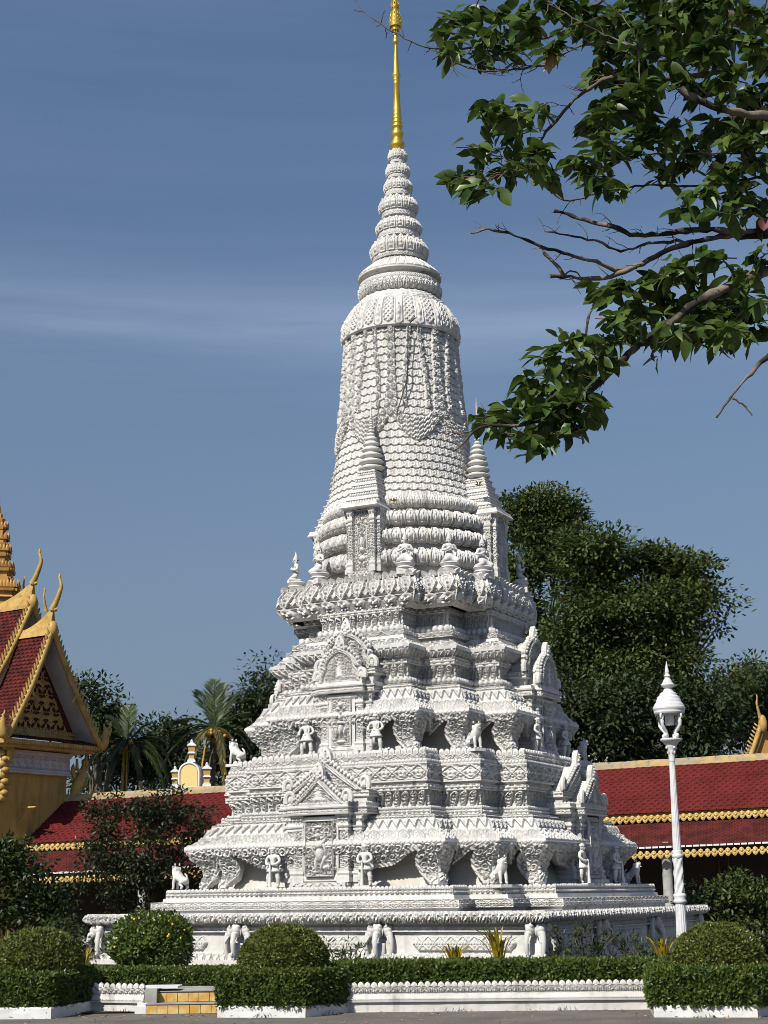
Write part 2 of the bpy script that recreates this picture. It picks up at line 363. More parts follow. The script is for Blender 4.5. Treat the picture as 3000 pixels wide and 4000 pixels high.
def h_roofleaf(p, amp, top=True):
    def H(s, t, L, W):
        y = t / W; yy = y / 0.64
        x, i, c = cell(s, L, p)
        g = lambda cx, cy, rx, ry: np.exp(-(((np.abs(x) - cx) / rx) ** 2 + ((yy - cy) / ry) ** 2))
        d = np.sqrt((x / 0.80) ** 2 + ((yy - 0.46) / 0.46) ** 2)
        rim = np.exp(-((d - 0.95) / 0.10) ** 2) * 0.75
        inn = np.maximum.reduce([g(0, .20, .16, .10), g(.30, .36, .17, .10), g(0, .46, .13, .11), g(.26, .60, .15, .09), g(0, .74, .14, .10)])
        out = np.maximum(g(.95, .16, .17, .13), np.maximum(g(.98, .5, .10, .08), g(.9, .84, .20, .12)))
        h = np.maximum.reduce([rim, inn, out])
        if top:
            x3, i3, c3 = cell(s, L, p * 0.66)
            yt = (1 - y) / 0.34
            d3 = np.clip(1.05 - yt, 0, 1.1) - np.abs(x3)
            tri = sm(-0.02, 0.10, d3) * (0.55 + 0.45 * sm(0.30, 0.12, d3) + 0.55 * np.exp(-((x3 / 0.22) ** 2 + ((yt - 0.30) / 0.18) ** 2)))
            h = np.where(y > 0.64, tri, h)
        return amp * h + chips(s, t)
    return H
def h_faces(p, amp):
    def H(s, t, L, W):
        x, i, c = cell(s, L, p); y = t / W * 2 - 1
        d = 1 - np.sqrt((x / 0.92) ** 2 + ((y + 0.15 * np.abs(x)) / 0.95) ** 2)
        g = lambda cx, cy, rx, ry: np.exp(-(((np.abs(x) - cx) / rx) ** 2 + ((y - cy) / ry) ** 2))
        face = 0.55 * sm(0, 0.25, d) + 0.5 * g(0.34, 0.15, 0.16, 0.14) + 0.5 * g(0, -0.12, 0.17, 0.2) + 0.4 * g(0.25, -0.5, 0.2, 0.10) - 0.45 * g(0, -0.36, 0.45, 0.07) + 0.35 * g(0.0, 0.62, 0.22, 0.25)
        return amp * face + chips(s, t)
    return H
def h_foliage(sc, amp):
    def H(s, t, L, W):
        a = s * sc; b = t * sc
        i = np.floor(a + 0.5 * (np.floor(b) % 2)); x = (a + 0.5 * (np.floor(b) % 2) - i) * 2 - 1; y = (b - np.floor(b)) * 2 - 1
        sg = np.where((i + np.floor(b)) % 2 == 0, 1, -1)
        sp, r, th = spiral(x * sg, y + 0.1 * sg, 1, 1, 1.7)
        lv = sm(0.1, 0.7, np.cos(th * 6 - r * 4)) * sm(0.7, 1.0, r)
        h = np.maximum(sp, lv * 0.9) * (0.7 + 0.6 * vnoise(a * 1.7, b * 1.7))
        return amp * h + chips(s, t)
    return H
def h_scale(rowh, colw, amp):
    """overlapping scales with a zigzag lower edge and a knob in each"""
    def H(s, t, L, W):
        nr = max(1, int(round(W / rowh))); n = max(1, int(round(L / colw)))
        q = s / L * n; v = t / W * nr
        tri = lambda z: np.abs((z % 1.0) * 2 - 1)
        # zigzag: row boundary dips at cell centres; alternate rows shift by half a cell
        row = np.floor(v)
        def bound(row): return 0.30 * tri(q + 0.5 * (row % 2)) - 0.15
        f0 = v - row - bound(row)
        row2 = np.where(f0 < 0, row - 1, row)
        f = v - row2 - bound(row2)
        x = ((q + 0.5 * (row2 % 2) + 0.5) % 1.0) * 2 - 1
        gap = row2 + 1 + bound(row2 + 1) - v
        base = 0.80 - 0.22 * f - 1.0 * sm(0.15, 0.03, gap)
        rim = 0.20 * sm(0.10, 0.04, np.abs(f - 0.10))
        side = -0.20 * sm(0.86, 0.96, np.abs(x))
        knob = 0.45 * np.exp(-((x / 0.26) ** 2 + ((f - 0.50) / 0.15) ** 2)) + 0.35 * np.exp(-((x / 0.12) ** 2 + ((f - 0.85) / 0.10) ** 2))
        ring = 0.3 * np.exp(-((np.sqrt((x / 0.62) ** 2 + ((f - 0.52) / 0.36) ** 2) - 1) / 0.16) ** 2)
        return amp * (base + rim + side + knob + ring) + chips(s, t, a=0.003)
    return H
def h_blobs(items, amp, frame=0.08, back=0.0):
    """items (cx, cy, rx, ry, rot, h) in a panel with x in -1..1 and y in 0..1; plus foliage behind"""
    def H(s, t, L, W):
        x = s / L * 2 - 1; y = t / W; asp = W / L * 2
        h = np.zeros(np.broadcast(s, t).shape)
        for (cx, cy, rx, ry, rot, k) in items:
            dx = x - cx; dy = (y - cy) * asp
            c, sn = math.cos(rot), math.sin(rot)
            a = (dx * c + dy * sn) / rx; b = (-dx * sn + dy * c) / (ry * asp)
            h = np.maximum(h, k * np.sqrt(np.clip(1 - a * a - b * b, 0, 1)))
        if back:
            fo = h_foliage(7.0 / L * 0.5, back)(s, t, L, W) / max(amp, 1e-6)
            h = np.maximum(h, fo * (1 - sm(0.0, 0.15, h)))
        if frame:
            e = np.minimum(1 - np.abs(x), np.minimum(y, 1 - y) * asp)
            fr = sm(frame, frame * 0.7, e); h = h * (1 - fr) + fr * 0.75
        return amp * h + chips(s, t)
    return H
def flat(s, t, L, W): return np.zeros(np.broadcast(s, t).shape) + chips(s, t, 14, 0.004)

KA = 1.7          # depth of all carved relief
CAM_L = None       # camera in the carved thing's own axes; faces turned away from it stay plain
def carve(mb, rings, H=None, res=0.015, closed=True, side=0.018, keep_all=False):
    R = np.asarray(rings, float); K, N = R.shape[:2]
    for e in range(N if closed else N - 1):
        a = R[:, e]; b = R[:, (e + 1) % N]
        mid = (a + b) / 2; seg = np.linalg.norm(np.diff(mid, axis=0), axis=1); T = np.concatenate([[0], np.cumsum(seg)]); W = T[-1]
        L = np.linalg.norm(b - a, axis=1).mean()
        nrm = np.cross((b - a).mean(0), mid[-1] - mid[0] + 1e-6)
        vis = keep_all or CAM_L is None or (nrm @ (CAM_L - mid.mean(0))) > -0.15 * np.linalg.norm(nrm) * np.linalg.norm(CAM_L - mid.mean(0))
        if H is None or not vis or L < 0.03 or W < 0.02:
            mb.grid(np.stack([a, b], 0)); continue
        nu = max(2, int(math.ceil(L / res))); nv = max(K - 1, int(math.ceil(W / res)))
        t = np.linspace(0, W, nv + 1)
        A = np.stack([np.interp(t, T, a[:, k]) for k in range(3)], -1); B = np.stack([np.interp(t, T, b[:, k]) for k in range(3)], -1)
        u = np.linspace(0, 1, nu + 1)[:, None, None]
        P = A[None] * (1 - u) + B[None] * u
        dv = np.gradient(P, axis=1); du = (B - A)[None] + 0 * P
        n = np.cross(du, dv); n /= np.linalg.norm(n, axis=-1, keepdims=True) + 1e-9
        s = (np.linspace(0, 1, nu + 1) * L)[:, None]
        h = KA * H(s, t[None, :], L, W); h = h - .35 * max(0, h.max())
        h = h * sm(0, side, np.minimum(s, L - s)) * sm(0, side * 0.6, np.minimum(t, W - t))[None, :]
        mb.grid(P + n * h[..., None])
def carve_round(mb, prof, H=None, res=0.015, c=(0, 0, 0), sub=None):
    """surface of revolution with relief; seams lie at the back"""
    p = np.array(prof, float); seg = np.linalg.norm(np.diff(p, axis=0), axis=1); T = np.concatenate([[0], np.cumsum(seg)]); W = T[-1]
    r = p[:, 0].max(); L = 2 * np.pi * r
    nu = max(24, int(L / res)) if H else 64; nv = max(len(p) - 1, int(W / res)) if H else len(p) - 1
    t = np.linspace(0, W, nv + 1) if H else T
    rr = np.interp(t, T, p[:, 0]); zz = np.interp(t, T, p[:, 1])
    if H and len(p) > 3:
        k = np.array([1, 2, 3, 2, 1.]); k /= k.sum()
    a = np.linspace(0, 2 * np.pi, nu + 1)[:, None]
    dr = np.gradient(rr); dz = np.gradient(zz); l = np.hypot(dr, dz) + 1e-9
    nr, nz = dz / l, -dr / l
    h = H((a / (2 * np.pi) * L), t[None, :], L, W) * sm(0, 0.012, np.minimum(t, W - t))[None, :] if H else np.zeros((nu + 1, nv + 1))
    P = np.stack([np.cos(a) * (rr + nr * h), np.sin(a) * (rr + nr * h), zz + nz * h], -1) + np.array(c)
    mb.grid(P)
def leafcap(w, h, th, lean=0.0):
    """small pointed antefix, standing on z=0, facing +x, width along y"""
    ys = np.array([-.5, -.5, -.42, -.25, 0, .25, .42, .5, .5]) * w; zs = np.array([0, .45, .66, .84, 1.0, .84, .66, .45, 0]) * h
    n = len(ys); lx = lean * (zs / h) ** 2
    f = np.stack([lx + th * 0.5, ys, zs], -1); b = np.stack([lx - th * 0.5, ys, zs], -1); c = np.array([[th * 0.95 + lean * 0.2, 0, h * 0.48]])
    k = np.arange(n - 1)
    v = np.vstack([f, b, c])
    tr = np.concatenate([np.stack([k, k + 1, np.full(n - 1, 2 * n)], -1), [[n - 1, 0, 2 * n]]])
    q = np.concatenate([np.stack([k + 1, k, k + n, k + 1 + n], -1), [[2 * n - 1, n, 0, n - 1]]])
    qb = np.stack([k + n, k + n, k + n, k + n], -1)
    return v, q, tr
def antefixes(mb, ring, p, h, th=0.03, lean=0.0, gap=0.92, shift=0.0, jit=0.06):
    R = np.asarray(ring, float); N = len(R)
    for e in range(N):
        a, b = R[e], R[(e + 1) % N]; d = b - a; L = np.linalg.norm(d)
        if L < 0.05: continue
        d = d / L; nrm = np.array([d[1], -d[0], 0])
        if CAM_L is not None and (CAM_L - a) @ nrm < -2.0: continue
        n = max(1, int(round(L / p))); c = L / n
        for k in range(n):
            v, q, tr = leafcap(c * gap, h * (1 + rng.uniform(-jit, jit)), th, lean)
            o = a + d * (c * (k + 0.5)) - nrm * (th * 0.6 + shift)
            mb.add(o + v[:, :1] * nrm + v[:, 1:2] * d + v[:, 2:] * np.array([0, 0, 1.0]), q, tr)
# ------------------------------------------------------------------ stupa
ALPHA = 0.47704
ST_C = np.array([0.529, 33.0, 0.0])
ST_RZ = math.atan2(-math.cos(ALPHA), -math.sin(ALPHA))
def st_local(P):
    d = np.asarray(P, float) - ST_C; c, s = math.cos(-ST_RZ), math.sin(-ST_RZ)
    return np.array([d[0] * c - d[1] * s, d[0] * s + d[1] * c, d[2]])
def st_world(p):
    c, s = math.cos(ST_RZ), math.sin(ST_RZ)
    return ST_C + np.array([p[0] * c - p[1] * s, p[0] * s + p[1] * c, p[2]])
CAM_L = st_local(CAM_O)
stupa = thing('stupa', 'tall white carved stupa with stepped tiers, bell and golden spire', 'stupa', ST_C, ST_RZ)
def red(z, h, a, m, d=0.0):
    """redented square: three corners on every quarter"""
    h, a, m = h - d, a - d, m - d
    q = [(h, a), (m, a), (m, m), (a, m), (a, h)]
    out = []
    for k in range(4):
        c, s = [(1, 0), (0, 1), (-1, 0), (0, -1)][k]
        out += [(x * c - y * s, x * s + y * c, z) for x, y in q]
    return out
def sq(z, p): return [(p, p, z), (-p, p, z), (-p, -p, z), (p, -p, z)]
def bands(mb, spec, fn):
    """spec: list of (levels, pattern or None); each levels a list of fn arguments"""
    for lv, H in spec: carve(mb, [fn(*l) for l in lv], H)
def cap(mb, ring):
    r = np.array(ring); n = len(r); c = r.mean(0); k = np.arange(n)
    mb.add(np.vstack([r, c]), None, np.stack([k, (k + 1) % n, np.full(n, n)], -1))

# platform
mb = MB(); bands(mb, [([(-0.3, 4.47), (0.41, 4.47), (0.41, 4.6)], None)], sq)
nb = 18
mb2 = MB()
for k in range(4):
    c, s = [(1, 0), (0, 1), (-1, 0), (0, -1)][k]
    for i in range(nb):
        for row in range(2):
            w = 9.0 / nb; y = -4.5 + w * (i + 0.5) + (w / 2 if row else 0)
            if abs(y) > 4.3: continue
            x = 4.48 + rng.uniform(-0.03, 0.05)
            mb2.box((x * c - y * s, x * s + y * c, 0.1 + row * 0.2), (0.3 if c else w * 0.95, w * 0.95 if c else 0.3, 0.185))
mb.V += mb2.V; mb.Q += [q + mb.n for q in mb2.Q]; mb.n += mb2.n
mb.build('stone_footing', 'base_stone', stupa)
mb = MB()
bands(mb, [([(0.41, 4.60), (0.41, 4.80), (0.50, 4.80), (0.50, 4.75)], None),
           ([(0.50, 4.75), (0.56, 4.735), (0.61, 4.67)], h_petal(0.16, 0.025, boss=False)),
           ([(0.61, 4.67), (0.625, 4.58)], None), ([(0.625, 4.58), (0.985, 4.58)], flat),
           ([(0.985, 4.58), (0.99, 4.64), (1.01, 4.64), (1.015, 4.59)], None),
           ([(1.015, 4.59), (1.12, 4.59)], h_flowers(0.075, 0.016)), ([(1.12, 4.59), (1.13, 4.63), (1.15, 4.63)], None),
           ([(1.15, 4.63), (1.175, 4.75), (1.23, 4.80), (1.285, 4.775), (1.31, 4.72)], h_vine(0.17, 0.03)),
           ([(1.31, 4.72), (1.31, 4.2)], None)], sq)
# carved lozenge cartouches between the elephants
for k, ys in ((0, (-3.0, 0.23, 3.2)), (1, (-3.2, -0.2, 3.0))):
    for y0 in ys:
        c, s = [(1, 0), (0, 1)][k]
        hw = 0.98; hh = 0.125
        res = 0.018; nu = int(2 * hw / res); nv = int(2 * hh / res)
        yy = np.linspace(-hw, hw, nu + 1)[:, None] + 0 * np.zeros((1, nv + 1)); zz = np.linspace(-hh, hh, nv + 1)[None] + 0 * yy
        e = np.minimum(hh - np.abs(zz), hw - np.abs(yy) - np.abs(zz) * 0.9)
        h = 0.055 * sm(-0.005, 0.022, e) + sm(0.0, 0.03, e) * h_lozenge(0.22, 0.035, False)(yy + hw, zz + hh, 2 * hw, 2 * hh)
        X = 4.575 + h; Y = y0 + yy; Z = 0.80 + zz
        mb.grid(np.stack([X * c - Y * s, X * s + Y * c, Z], -1))
mb.build('platform', 'stone', stupa)

# lower terrace slabs
S1 = (4.445, 3.06, 3.80); S2 = (4.228, 2.85, 3.60)
mb = MB()
bands(mb, [([(1.30, *S1, .06), (1.375, *S1, .06), (1.385, *S1, 0)], None),
           ([(1.385, *S1, 0.0), (1.53, *S1, 0.0)], h_lozenge(0.24, 0.026)), ([(1.53, *S1, 0.0), (1.535, *S1, .17), (1.60, *S1, .18), (1.605, *S1, 0.215)], None),
           ([(1.605, *S2), (1.715, *S2)], h_flowers(0.105, 0.03)), ([(1.715, *S2), (1.72, *S2, 1.6)], None)], red)
antefixes(mb, red(1.71, *S2), 0.085, 0.065, 0.03)
mb.build('terrace', 'stone', stupa)

# bracket tier: plain cove wall behind, carved curved brackets in front
def cove(mb, z0, z1, E, k):
    carve(mb, [red(z0, *E, .40 * k), red(z0 + .14 * k, *E, .45 * k), red(z0 + .34 * k, *E, .56 * k), red(z0 + .55 * k, *E, .63 * k), red(z1, *E, .66 * k)], flat, 0.06)
    carve(mb, [red(z1, *E, .66 * k), red(z1, *E, .04)], None)
def brackets(mb, z0, z1, E, k):
    """pierced valance: z0 foot, z1 lip; E lip plan; k size factor"""
    Hh = z1 - z0
    prof = [(0.0, 0.30), (0.10, 0.20), (0.20, 0.215), (0.34, 0.265), (0.50, 0.255), (0.66, 0.185), (0.80, 0.09), (0.92, 0.02), (1.0, 0.0)]
    R = np.array([red(z0 + f * Hh, *E, d * k + 0.015) for f, d in prof]); K, N = R.shape[:2]
    for e in range(N):
        a, b = R[:, e], R[:, (e + 1) % N]; L = np.linalg.norm(b - a, axis=1).mean()
        nrm = np.cross((b - a)[4], [0, 0, 1.0]); nrm /= np.linalg.norm(nrm)
        if (CAM_L - a[0]) @ nrm < 0: continue
        j = e % 5            # 0 concave step after A, 1 edge to B, 2 from B, 3 edge to C, 4 long edge
        res = 0.018
        mid = (a + b) / 2; seg = np.linalg.norm(np.diff(mid, axis=0), axis=1); T = np.concatenate([[0], np.cumsum(seg)]); W = T[-1]
        nu = int(L / res) + 1; nv = int(W / res) + 1
        t = np.linspace(0, W, nv + 1)
        A = np.stack([np.interp(t, T, a[:, c]) for c in range(3)], -1); B = np.stack([np.interp(t, T, b[:, c]) for c in range(3)], -1)
        u = np.linspace(0, 1, nu + 1)[:, None, None]; P = A * (1 - u) + B * u
        s = (np.linspace(0, 1, nu + 1) * L)[:, None]; y = 1 - (t / W)[None] + 0 * s      # y from lip (0) to foot (1)
        d = {0: s, 1: L - s, 2: s, 3: L - s, 4: np.minimum(s, L - s)}[j] / k + 0 * y
        wb = np.interp(y, [0, .25, .33, .5, .7, .85, .95, 1], [.50, .50, .52, .47, .37, .25, .13, .06])
        if j != 4: wb = wb * 0.9
        vb = np.interp(d, [0, .5, .58, .66, .76, .9, 1.1, 1.35, 1.6, 3], [.10, .15, .16, .23, .36, .47, .53, .55, .63, .66]) if j == 4 else np.interp(d, [0, .45, .52, .58, .66, .78, .95, 3], [.12, .15, .16, .24, .38, .50, .56, .58])
        inside = (d < wb) | (y < vb)
        edge = np.minimum(np.abs(d - wb) + 10 * (y < 0.2), np.abs(y - vb) * 0.8 + 10 * (d < 0.45))
        Hm = h_foliage(5.2 / k, 0.05 * k)(s, t[None], L, W)
        Hm = np.where((edge < 0.085), 0.03 * k + 0.018 * k * np.cos((y + d) * 60), Hm)
        Hm = Hm * sm(0, 0.02, np.minimum(s, L - s)) + 0
        dv = np.gradient(P, axis=1); du = (B - A)[None] + 0 * P; n = np.cross(du, dv); n /= np.linalg.norm(n, axis=-1, keepdims=True) + 1e-9
        cm = inside[:-1, :-1] & inside[1:, :-1] & inside[1:, 1:] & inside[:-1, 1:]
        Fp = P + n * Hm[..., None]; th = np.where(y > 0.6, .13, .10) * k
        Bp = P - n * th[..., None] - 0 * n
        mb.grid(Fp, mask=cm); mb.grid(Bp[::-1], mask=cm[::-1])
        # rims where the mask ends
        cmp_ = np.pad(cm, 1)
        I, J = np.nonzero(cm)
        for di, dj, c0, c1 in ((-1, 0, (0, 1), (0, 0)), (1, 0, (1, 0), (1, 1)), (0, -1, (0, 0), (1, 0)), (0, 1, (1, 1), (0, 1))):
            k_ = ~cmp_[I + 1 + di, J + 1 + dj]; i, jj = I[k_], J[k_]
            p0f = Fp[i + c0[0], jj + c0[1]]; p1f = Fp[i + c1[0], jj + c1[1]]; p0b = Bp[i + c0[0], jj + c0[1]]; p1b = Bp[i + c1[0], jj + c1[1]]
            m_ = len(i)
            if m_: mb.add(np.concatenate([p1f, p0f, p0b, p1b]), np.stack([np.arange(m_), np.arange(m_) + m_, np.arange(m_) + 2 * m_, np.arange(m_) + 3 * m_], -1))
E1 = (3.963, 2.591, 3.40)
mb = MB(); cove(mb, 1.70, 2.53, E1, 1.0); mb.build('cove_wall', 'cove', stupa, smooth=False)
mb = MB(); brackets(mb, 1.735, 2.525, E1, 1.0); mb.build('bracket_frieze', 'stone', stupa)
L1a = (3.57, 2.20, 2.95); L1b = (3.431, 2.06, 2.81); W1 = (3.287, 1.90, 2.68); BK = (3.39, 1.976, 2.80)
mb = MB()
bands(mb, [([(2.515, *E1, .10), (2.515, *E1)], None), ([(2.515, *E1), (2.555, *E1, -.012)], h_beads(0.09, 0.014)), ([(2.555, *E1, -.012), (2.59, *E1, -.006)], None),
           ([(2.59, *E1, -.006), (2.61, 3.915, 2.545, 3.35), (2.70, 3.80, 2.43, 3.225), (2.82, 3.70, 2.33, 3.10), (2.965, 3.63, 2.26, 3.02)], h_roofleaf(0.30, 0.035)),
           ([(2.965, *L1a, -.02), (2.98, *L1a, 0)], None), ([(2.98, *L1a), (3.055, *L1a)], h_lozenge(0.15, 0.022)), ([(3.055, *L1a), (3.06, *L1b, .02)], None),
           ([(3.06, *L1b), (3.17, *L1b)], h_flowers(0.10, 0.026)), ([(3.17, *L1b), (3.175, *L1b, .22)], None)], red)
antefixes(mb, red(3.165, *L1b), 0.08, 0.05, 0.026)
mb.build('tier_roof', 'stone', stupa)
mb = MB()
bands(mb, [([(3.17, *W1, -.03), (3.215, *W1, -.02), (3.22, *W1, 0.02)], None), ([(3.22, *W1, .03), (3.34, *W1, .02), (3.44, *W1, -.01), (3.51, *W1, -.065)], h_archleaf(0.175, 0.05)),
           ([(3.51, *W1, -.085), (3.525, *W1, -.09)], None), ([(3.525, *W1, -.09), (3.62, *W1, -.095)], h_flowers(0.14, 0.02)), ([(3.62, *W1, -.095), (3.625, *BK, .05), (3.665, *BK, .04), (3.67, *BK, -.015), (3.70, *BK, -.015)], None),
           ([(3.70, *BK), (3.985, *BK)], h_lozenge(0.36, 0.034)), ([(3.985, *BK, -.012), (4.01, *BK, -.012), (4.015, *BK, .01)], None),
           ([(4.015, *BK, .012), (4.085, *BK, .012)], h_beads(0.075, 0.018)), ([(4.085, *BK, .012), (4.09, *BK, .05)], None),
           ([(4.09, *BK, .05), (4.19, *BK, .05)], h_vine(0.16, 0.022)), ([(4.19, *BK, .05), (4.195, *BK, .95)], None)], red)
antefixes(mb, red(4.19, *BK, .07), 0.125, 0.115, 0.05)
mb.build('upper_terrace', 'stone', stupa)

E2 = (3.10, 1.69, 2.43); L2a = (2.73, 1.363, 2.10); L2b = (2.58, 1.22, 1.98); W2 = (2.50, 1.13, 1.85)
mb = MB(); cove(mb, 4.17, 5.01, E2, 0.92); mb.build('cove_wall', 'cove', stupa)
mb = MB(); brackets(mb, 4.22, 5.005, E2, 0.92); mb.build('bracket_frieze', 'stone', stupa)
mb = MB()
bands(mb, [([(5.0, *E2, .10), (5.0, *E2)], None), ([(5.0, *E2), (5.04, *E2, -.012)], h_beads(0.09, 0.014)), ([(5.04, *E2, -.012), (5.075, *E2, -.006)], None),
           ([(5.075, *E2, -.006), (5.10, 3.06, 1.655, 2.385), (5.20, 2.96, 1.56, 2.285), (5.34, 2.87, 1.48, 2.205), (5.50, 2.80, 1.42, 2.15)], h_roofleaf(0.26, 0.032)),
           ([(5.50, *L2a, -.02), (5.515, *L2a)], None), ([(5.515, *L2a), (5.60, *L2a)], h_lozenge(0.14, 0.02)), ([(5.60, *L2a), (5.605, *L2b, .03)], None),
           ([(5.605, *L2b, .02), (5.65, *L2b, .02)], None), ([(5.65, *L2b), (5.765, *L2b)], h_beads(0.11, 0.04)), ([(5.765, *L2b), (5.77, *L2b, .2)], None)], red)
mb.build('tier_roof', 'stone', stupa)
mb = MB()
L3a = (2.472, 1.071, 1.85); L3b = (2.341, .952, 1.74); EB = (2.737, 1.32, 1.99)
bands(mb, [([(5.77, *W2, .04), (5.90, *W2, .03), (5.98, *W2, 0), (6.03, *W2, -.04)], h_archleaf(0.17, 0.045)), ([(6.03, *W2, -.05), (6.05, *W2, -.06)], None),
           ([(6.05, *W2, -.06), (6.16, *W2, -.065)], h_flowers(0.2, 0.022)), ([(6.16, *W2, -.07), (6.175, *W2, -.08)], None),
           ([(6.175, *EB, .15), (6.21, *EB, .09), (6.27, *EB, .03), (6.33, *EB, .0)], h_petal(0.15, 0.035, boss=False)), ([(6.33, *EB), (6.36, *EB, -.005)], None),
           ([(6.36, *EB, -.005), (6.40, *EB, .07), (6.47, *EB, .14), (6.53, *EB, .18)], h_vine(0.2, 0.03)), ([(6.53, *EB, .2), (6.60, *EB, .22), (6.605, *L3a, -.01), (6.615, *L3a)], None),
           ([(6.615, *L3a), (6.715, *L3a)], h_vine(0.16, 0.024)), ([(6.715, *L3a), (6.72, *L3b, .02)], None),
           ([(6.72, *L3b), (6.86, *L3b)], h_beads(0.13, 0.04)), ([(6.86, *L3b), (6.865, *L3b, .12)], None),
           ([(6.86, 2.26, .90, 1.60), (7.0, 2.25, .89, 1.59), (7.08, 2.28, .92, 1.62), (7.12, 2.32, .96, 1.66)], h_archleaf(0.17, 0.045)),
           ([(7.12, 2.33, .97, 1.67), (7.135, 2.34, .98, 1.68)], None), ([(7.135, 2.33, .97, 1.67), (7.23, 2.33, .97, 1.67)], h_flowers(0.16, 0.02)), ([(7.23, 2.30, .95, 1.68), (7.235, 2.15, .9, 1.6)], None)], red)
mb.build('upper_tier', 'stone', stupa)

# great lotus cornice
LT = (2.37, 1.28, 2.08)
mb = MB()
carve(mb, [red(7.20, *LT, .20), red(7.26, *LT, .10), red(7.34, *LT, .04)], None)
carve(mb, [red(7.24, *LT, .13), red(7.30, *LT, .06), red(7.42, *LT, -.01), red(7.50, *LT, -.02)], h_faces(0.36, 0.065))
carve(mb, [red(7.44, *LT, 0.0), red(7.54, *LT, -.02), red(7.66, *LT, 0), red(7.78, *LT, .06), red(7.88, *LT, .11)], h_petal(0.36, 0.050, down=True))
carve(mb, [red(7.88, *LT, .11), red(7.865, *LT, .9)], None)
antefixes(mb, red(7.82, *LT, .05), 0.18, 0.125, 0.05, lean=0.07)
mb.build('lotus_cornice', 'stone', stupa)

# round rings and bell
mb = MB()
carve_round(mb, [(2.0, 7.80), (2.0, 7.95), (1.88, 7.97), (1.87, 8.22)], None)
def torus_prof(z0, z1, r, dep, n=7):
    a = np.linspace(-np.pi / 2, np.pi / 2, n)
    return [(r - dep + dep * math.cos(x), (z0 + z1) / 2 + (z1 - z0) / 2 * math.sin(x)) for x in a]
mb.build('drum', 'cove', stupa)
for (z0, z1, r) in ((8.20, 8.50, 2.08), (8.68, 8.94, 2.03), (9.08, 9.34, 1.97)):
    mb = MB(); carve_round(mb, torus_prof(z0, z1, r, 0.17), h_petal(0.27, 0.050)); carve_round(mb, [(r - .30, z0 - .2), (r - .30, z0 + .02), (r - .17, z0)], None); carve_round(mb, [(r - .17, z1), (r - .30, z1 + .02), (r - .31, z1 + .2)], None)
    mb.build('lotus_ring', 'stone', stupa)
mb = MB(); carve_round(mb, torus_prof(9.45, 9.70, 1.86, 0.13), h_petal(0.16, 0.024)); mb.build('lotus_ring', 'stone', stupa)
BELL = [(9.66, 1.80), (9.9, 1.725), (10.14, 1.643), (10.64, 1.575), (11.15, 1.508), (11.82, 1.452), (12.25, 1.405), (12.89, 1.36), (13.45, 1.33), (13.70, 1.322)]
BELL = [(z, r - .085 - .03 * max(0, z - 10) / 3.7) for z, r in BELL]
UP = (.046, -.089, 0)        # the bell stands a little off the centre of the tiers
def bell_r(z): return np.interp(z, [b[0] for b in BELL], [b[1] for b in BELL])
def h_bell(s, t, L, W):
    z = 9.66 + t / W * (13.7 - 9.66)
    base = h_scale(0.178, 0.205, 0.036)(s, t, L, W)
    n = 8.0; ph = (s / L * n + 0.62) % 1.0; x = ph * 2 - 1                       # garlands hang n times round the bell
    low = 11.62 - 0.62 * (1 - np.abs(x) ** 1.7)
    up = low + 0.30 + 0.22 * (1 - np.abs(x))
    band = (z > low) & (z < up)
    vert = (np.abs(np.abs(x) - 1) < 0.20 * sm(14.2, 11.6, z) ** 0 * np.interp(z, [11.5, 12.4, 13.7], [1.5, 0.9, 0.72])) & (z > 11.55)
    vert2 = (np.abs(np.abs(x) - 0.36 - 0.12 * np.sin(z * 2.2)) < 0.085) & (z > 11.75)
    a = s * 5.2; b = t * 5.2
    i = np.floor(a + 0.5 * (np.floor(b) % 2)); xx = (a + 0.5 * (np.floor(b) % 2) - i) * 2 - 1; yy = (b - np.floor(b)) * 2 - 1
    r = np.hypot(xx, yy); th = np.arctan2(yy, xx)
    fl = 0.065 * (sm(1.0, 0.75, r) * (0.55 + 0.45 * np.cos(6 * th) ** 2) * (0.6 + 0.4 * np.abs(np.sin(r * 6)))) + 0.028 + 0.03 * vnoise(a * 2, b * 2)
    tass = 0.07 + 0.032 * np.cos((z - low) * 62 + np.cos(x * 34)) * np.cos(x * 34)
    h = np.where(band, np.where(np.abs(x) < 0.55, tass, fl), np.where(vert | vert2, fl, base))
    return h
mb = MB(); carve_round(mb, [(b[1], b[0]) for b in BELL], h_bell, 0.014); mb.build('bell', 'stone', stupa, loc=UP)
COLR = [(r - .06, z) for r, z in [(1.345, 13.62), (1.385, 13.66), (1.37, 13.80), (1.345, 13.98), (1.27, 14.17), (1.17, 14.34), (1.05, 14.50), (0.97, 14.585), (0.93, 14.63), (0.90, 14.64)]]
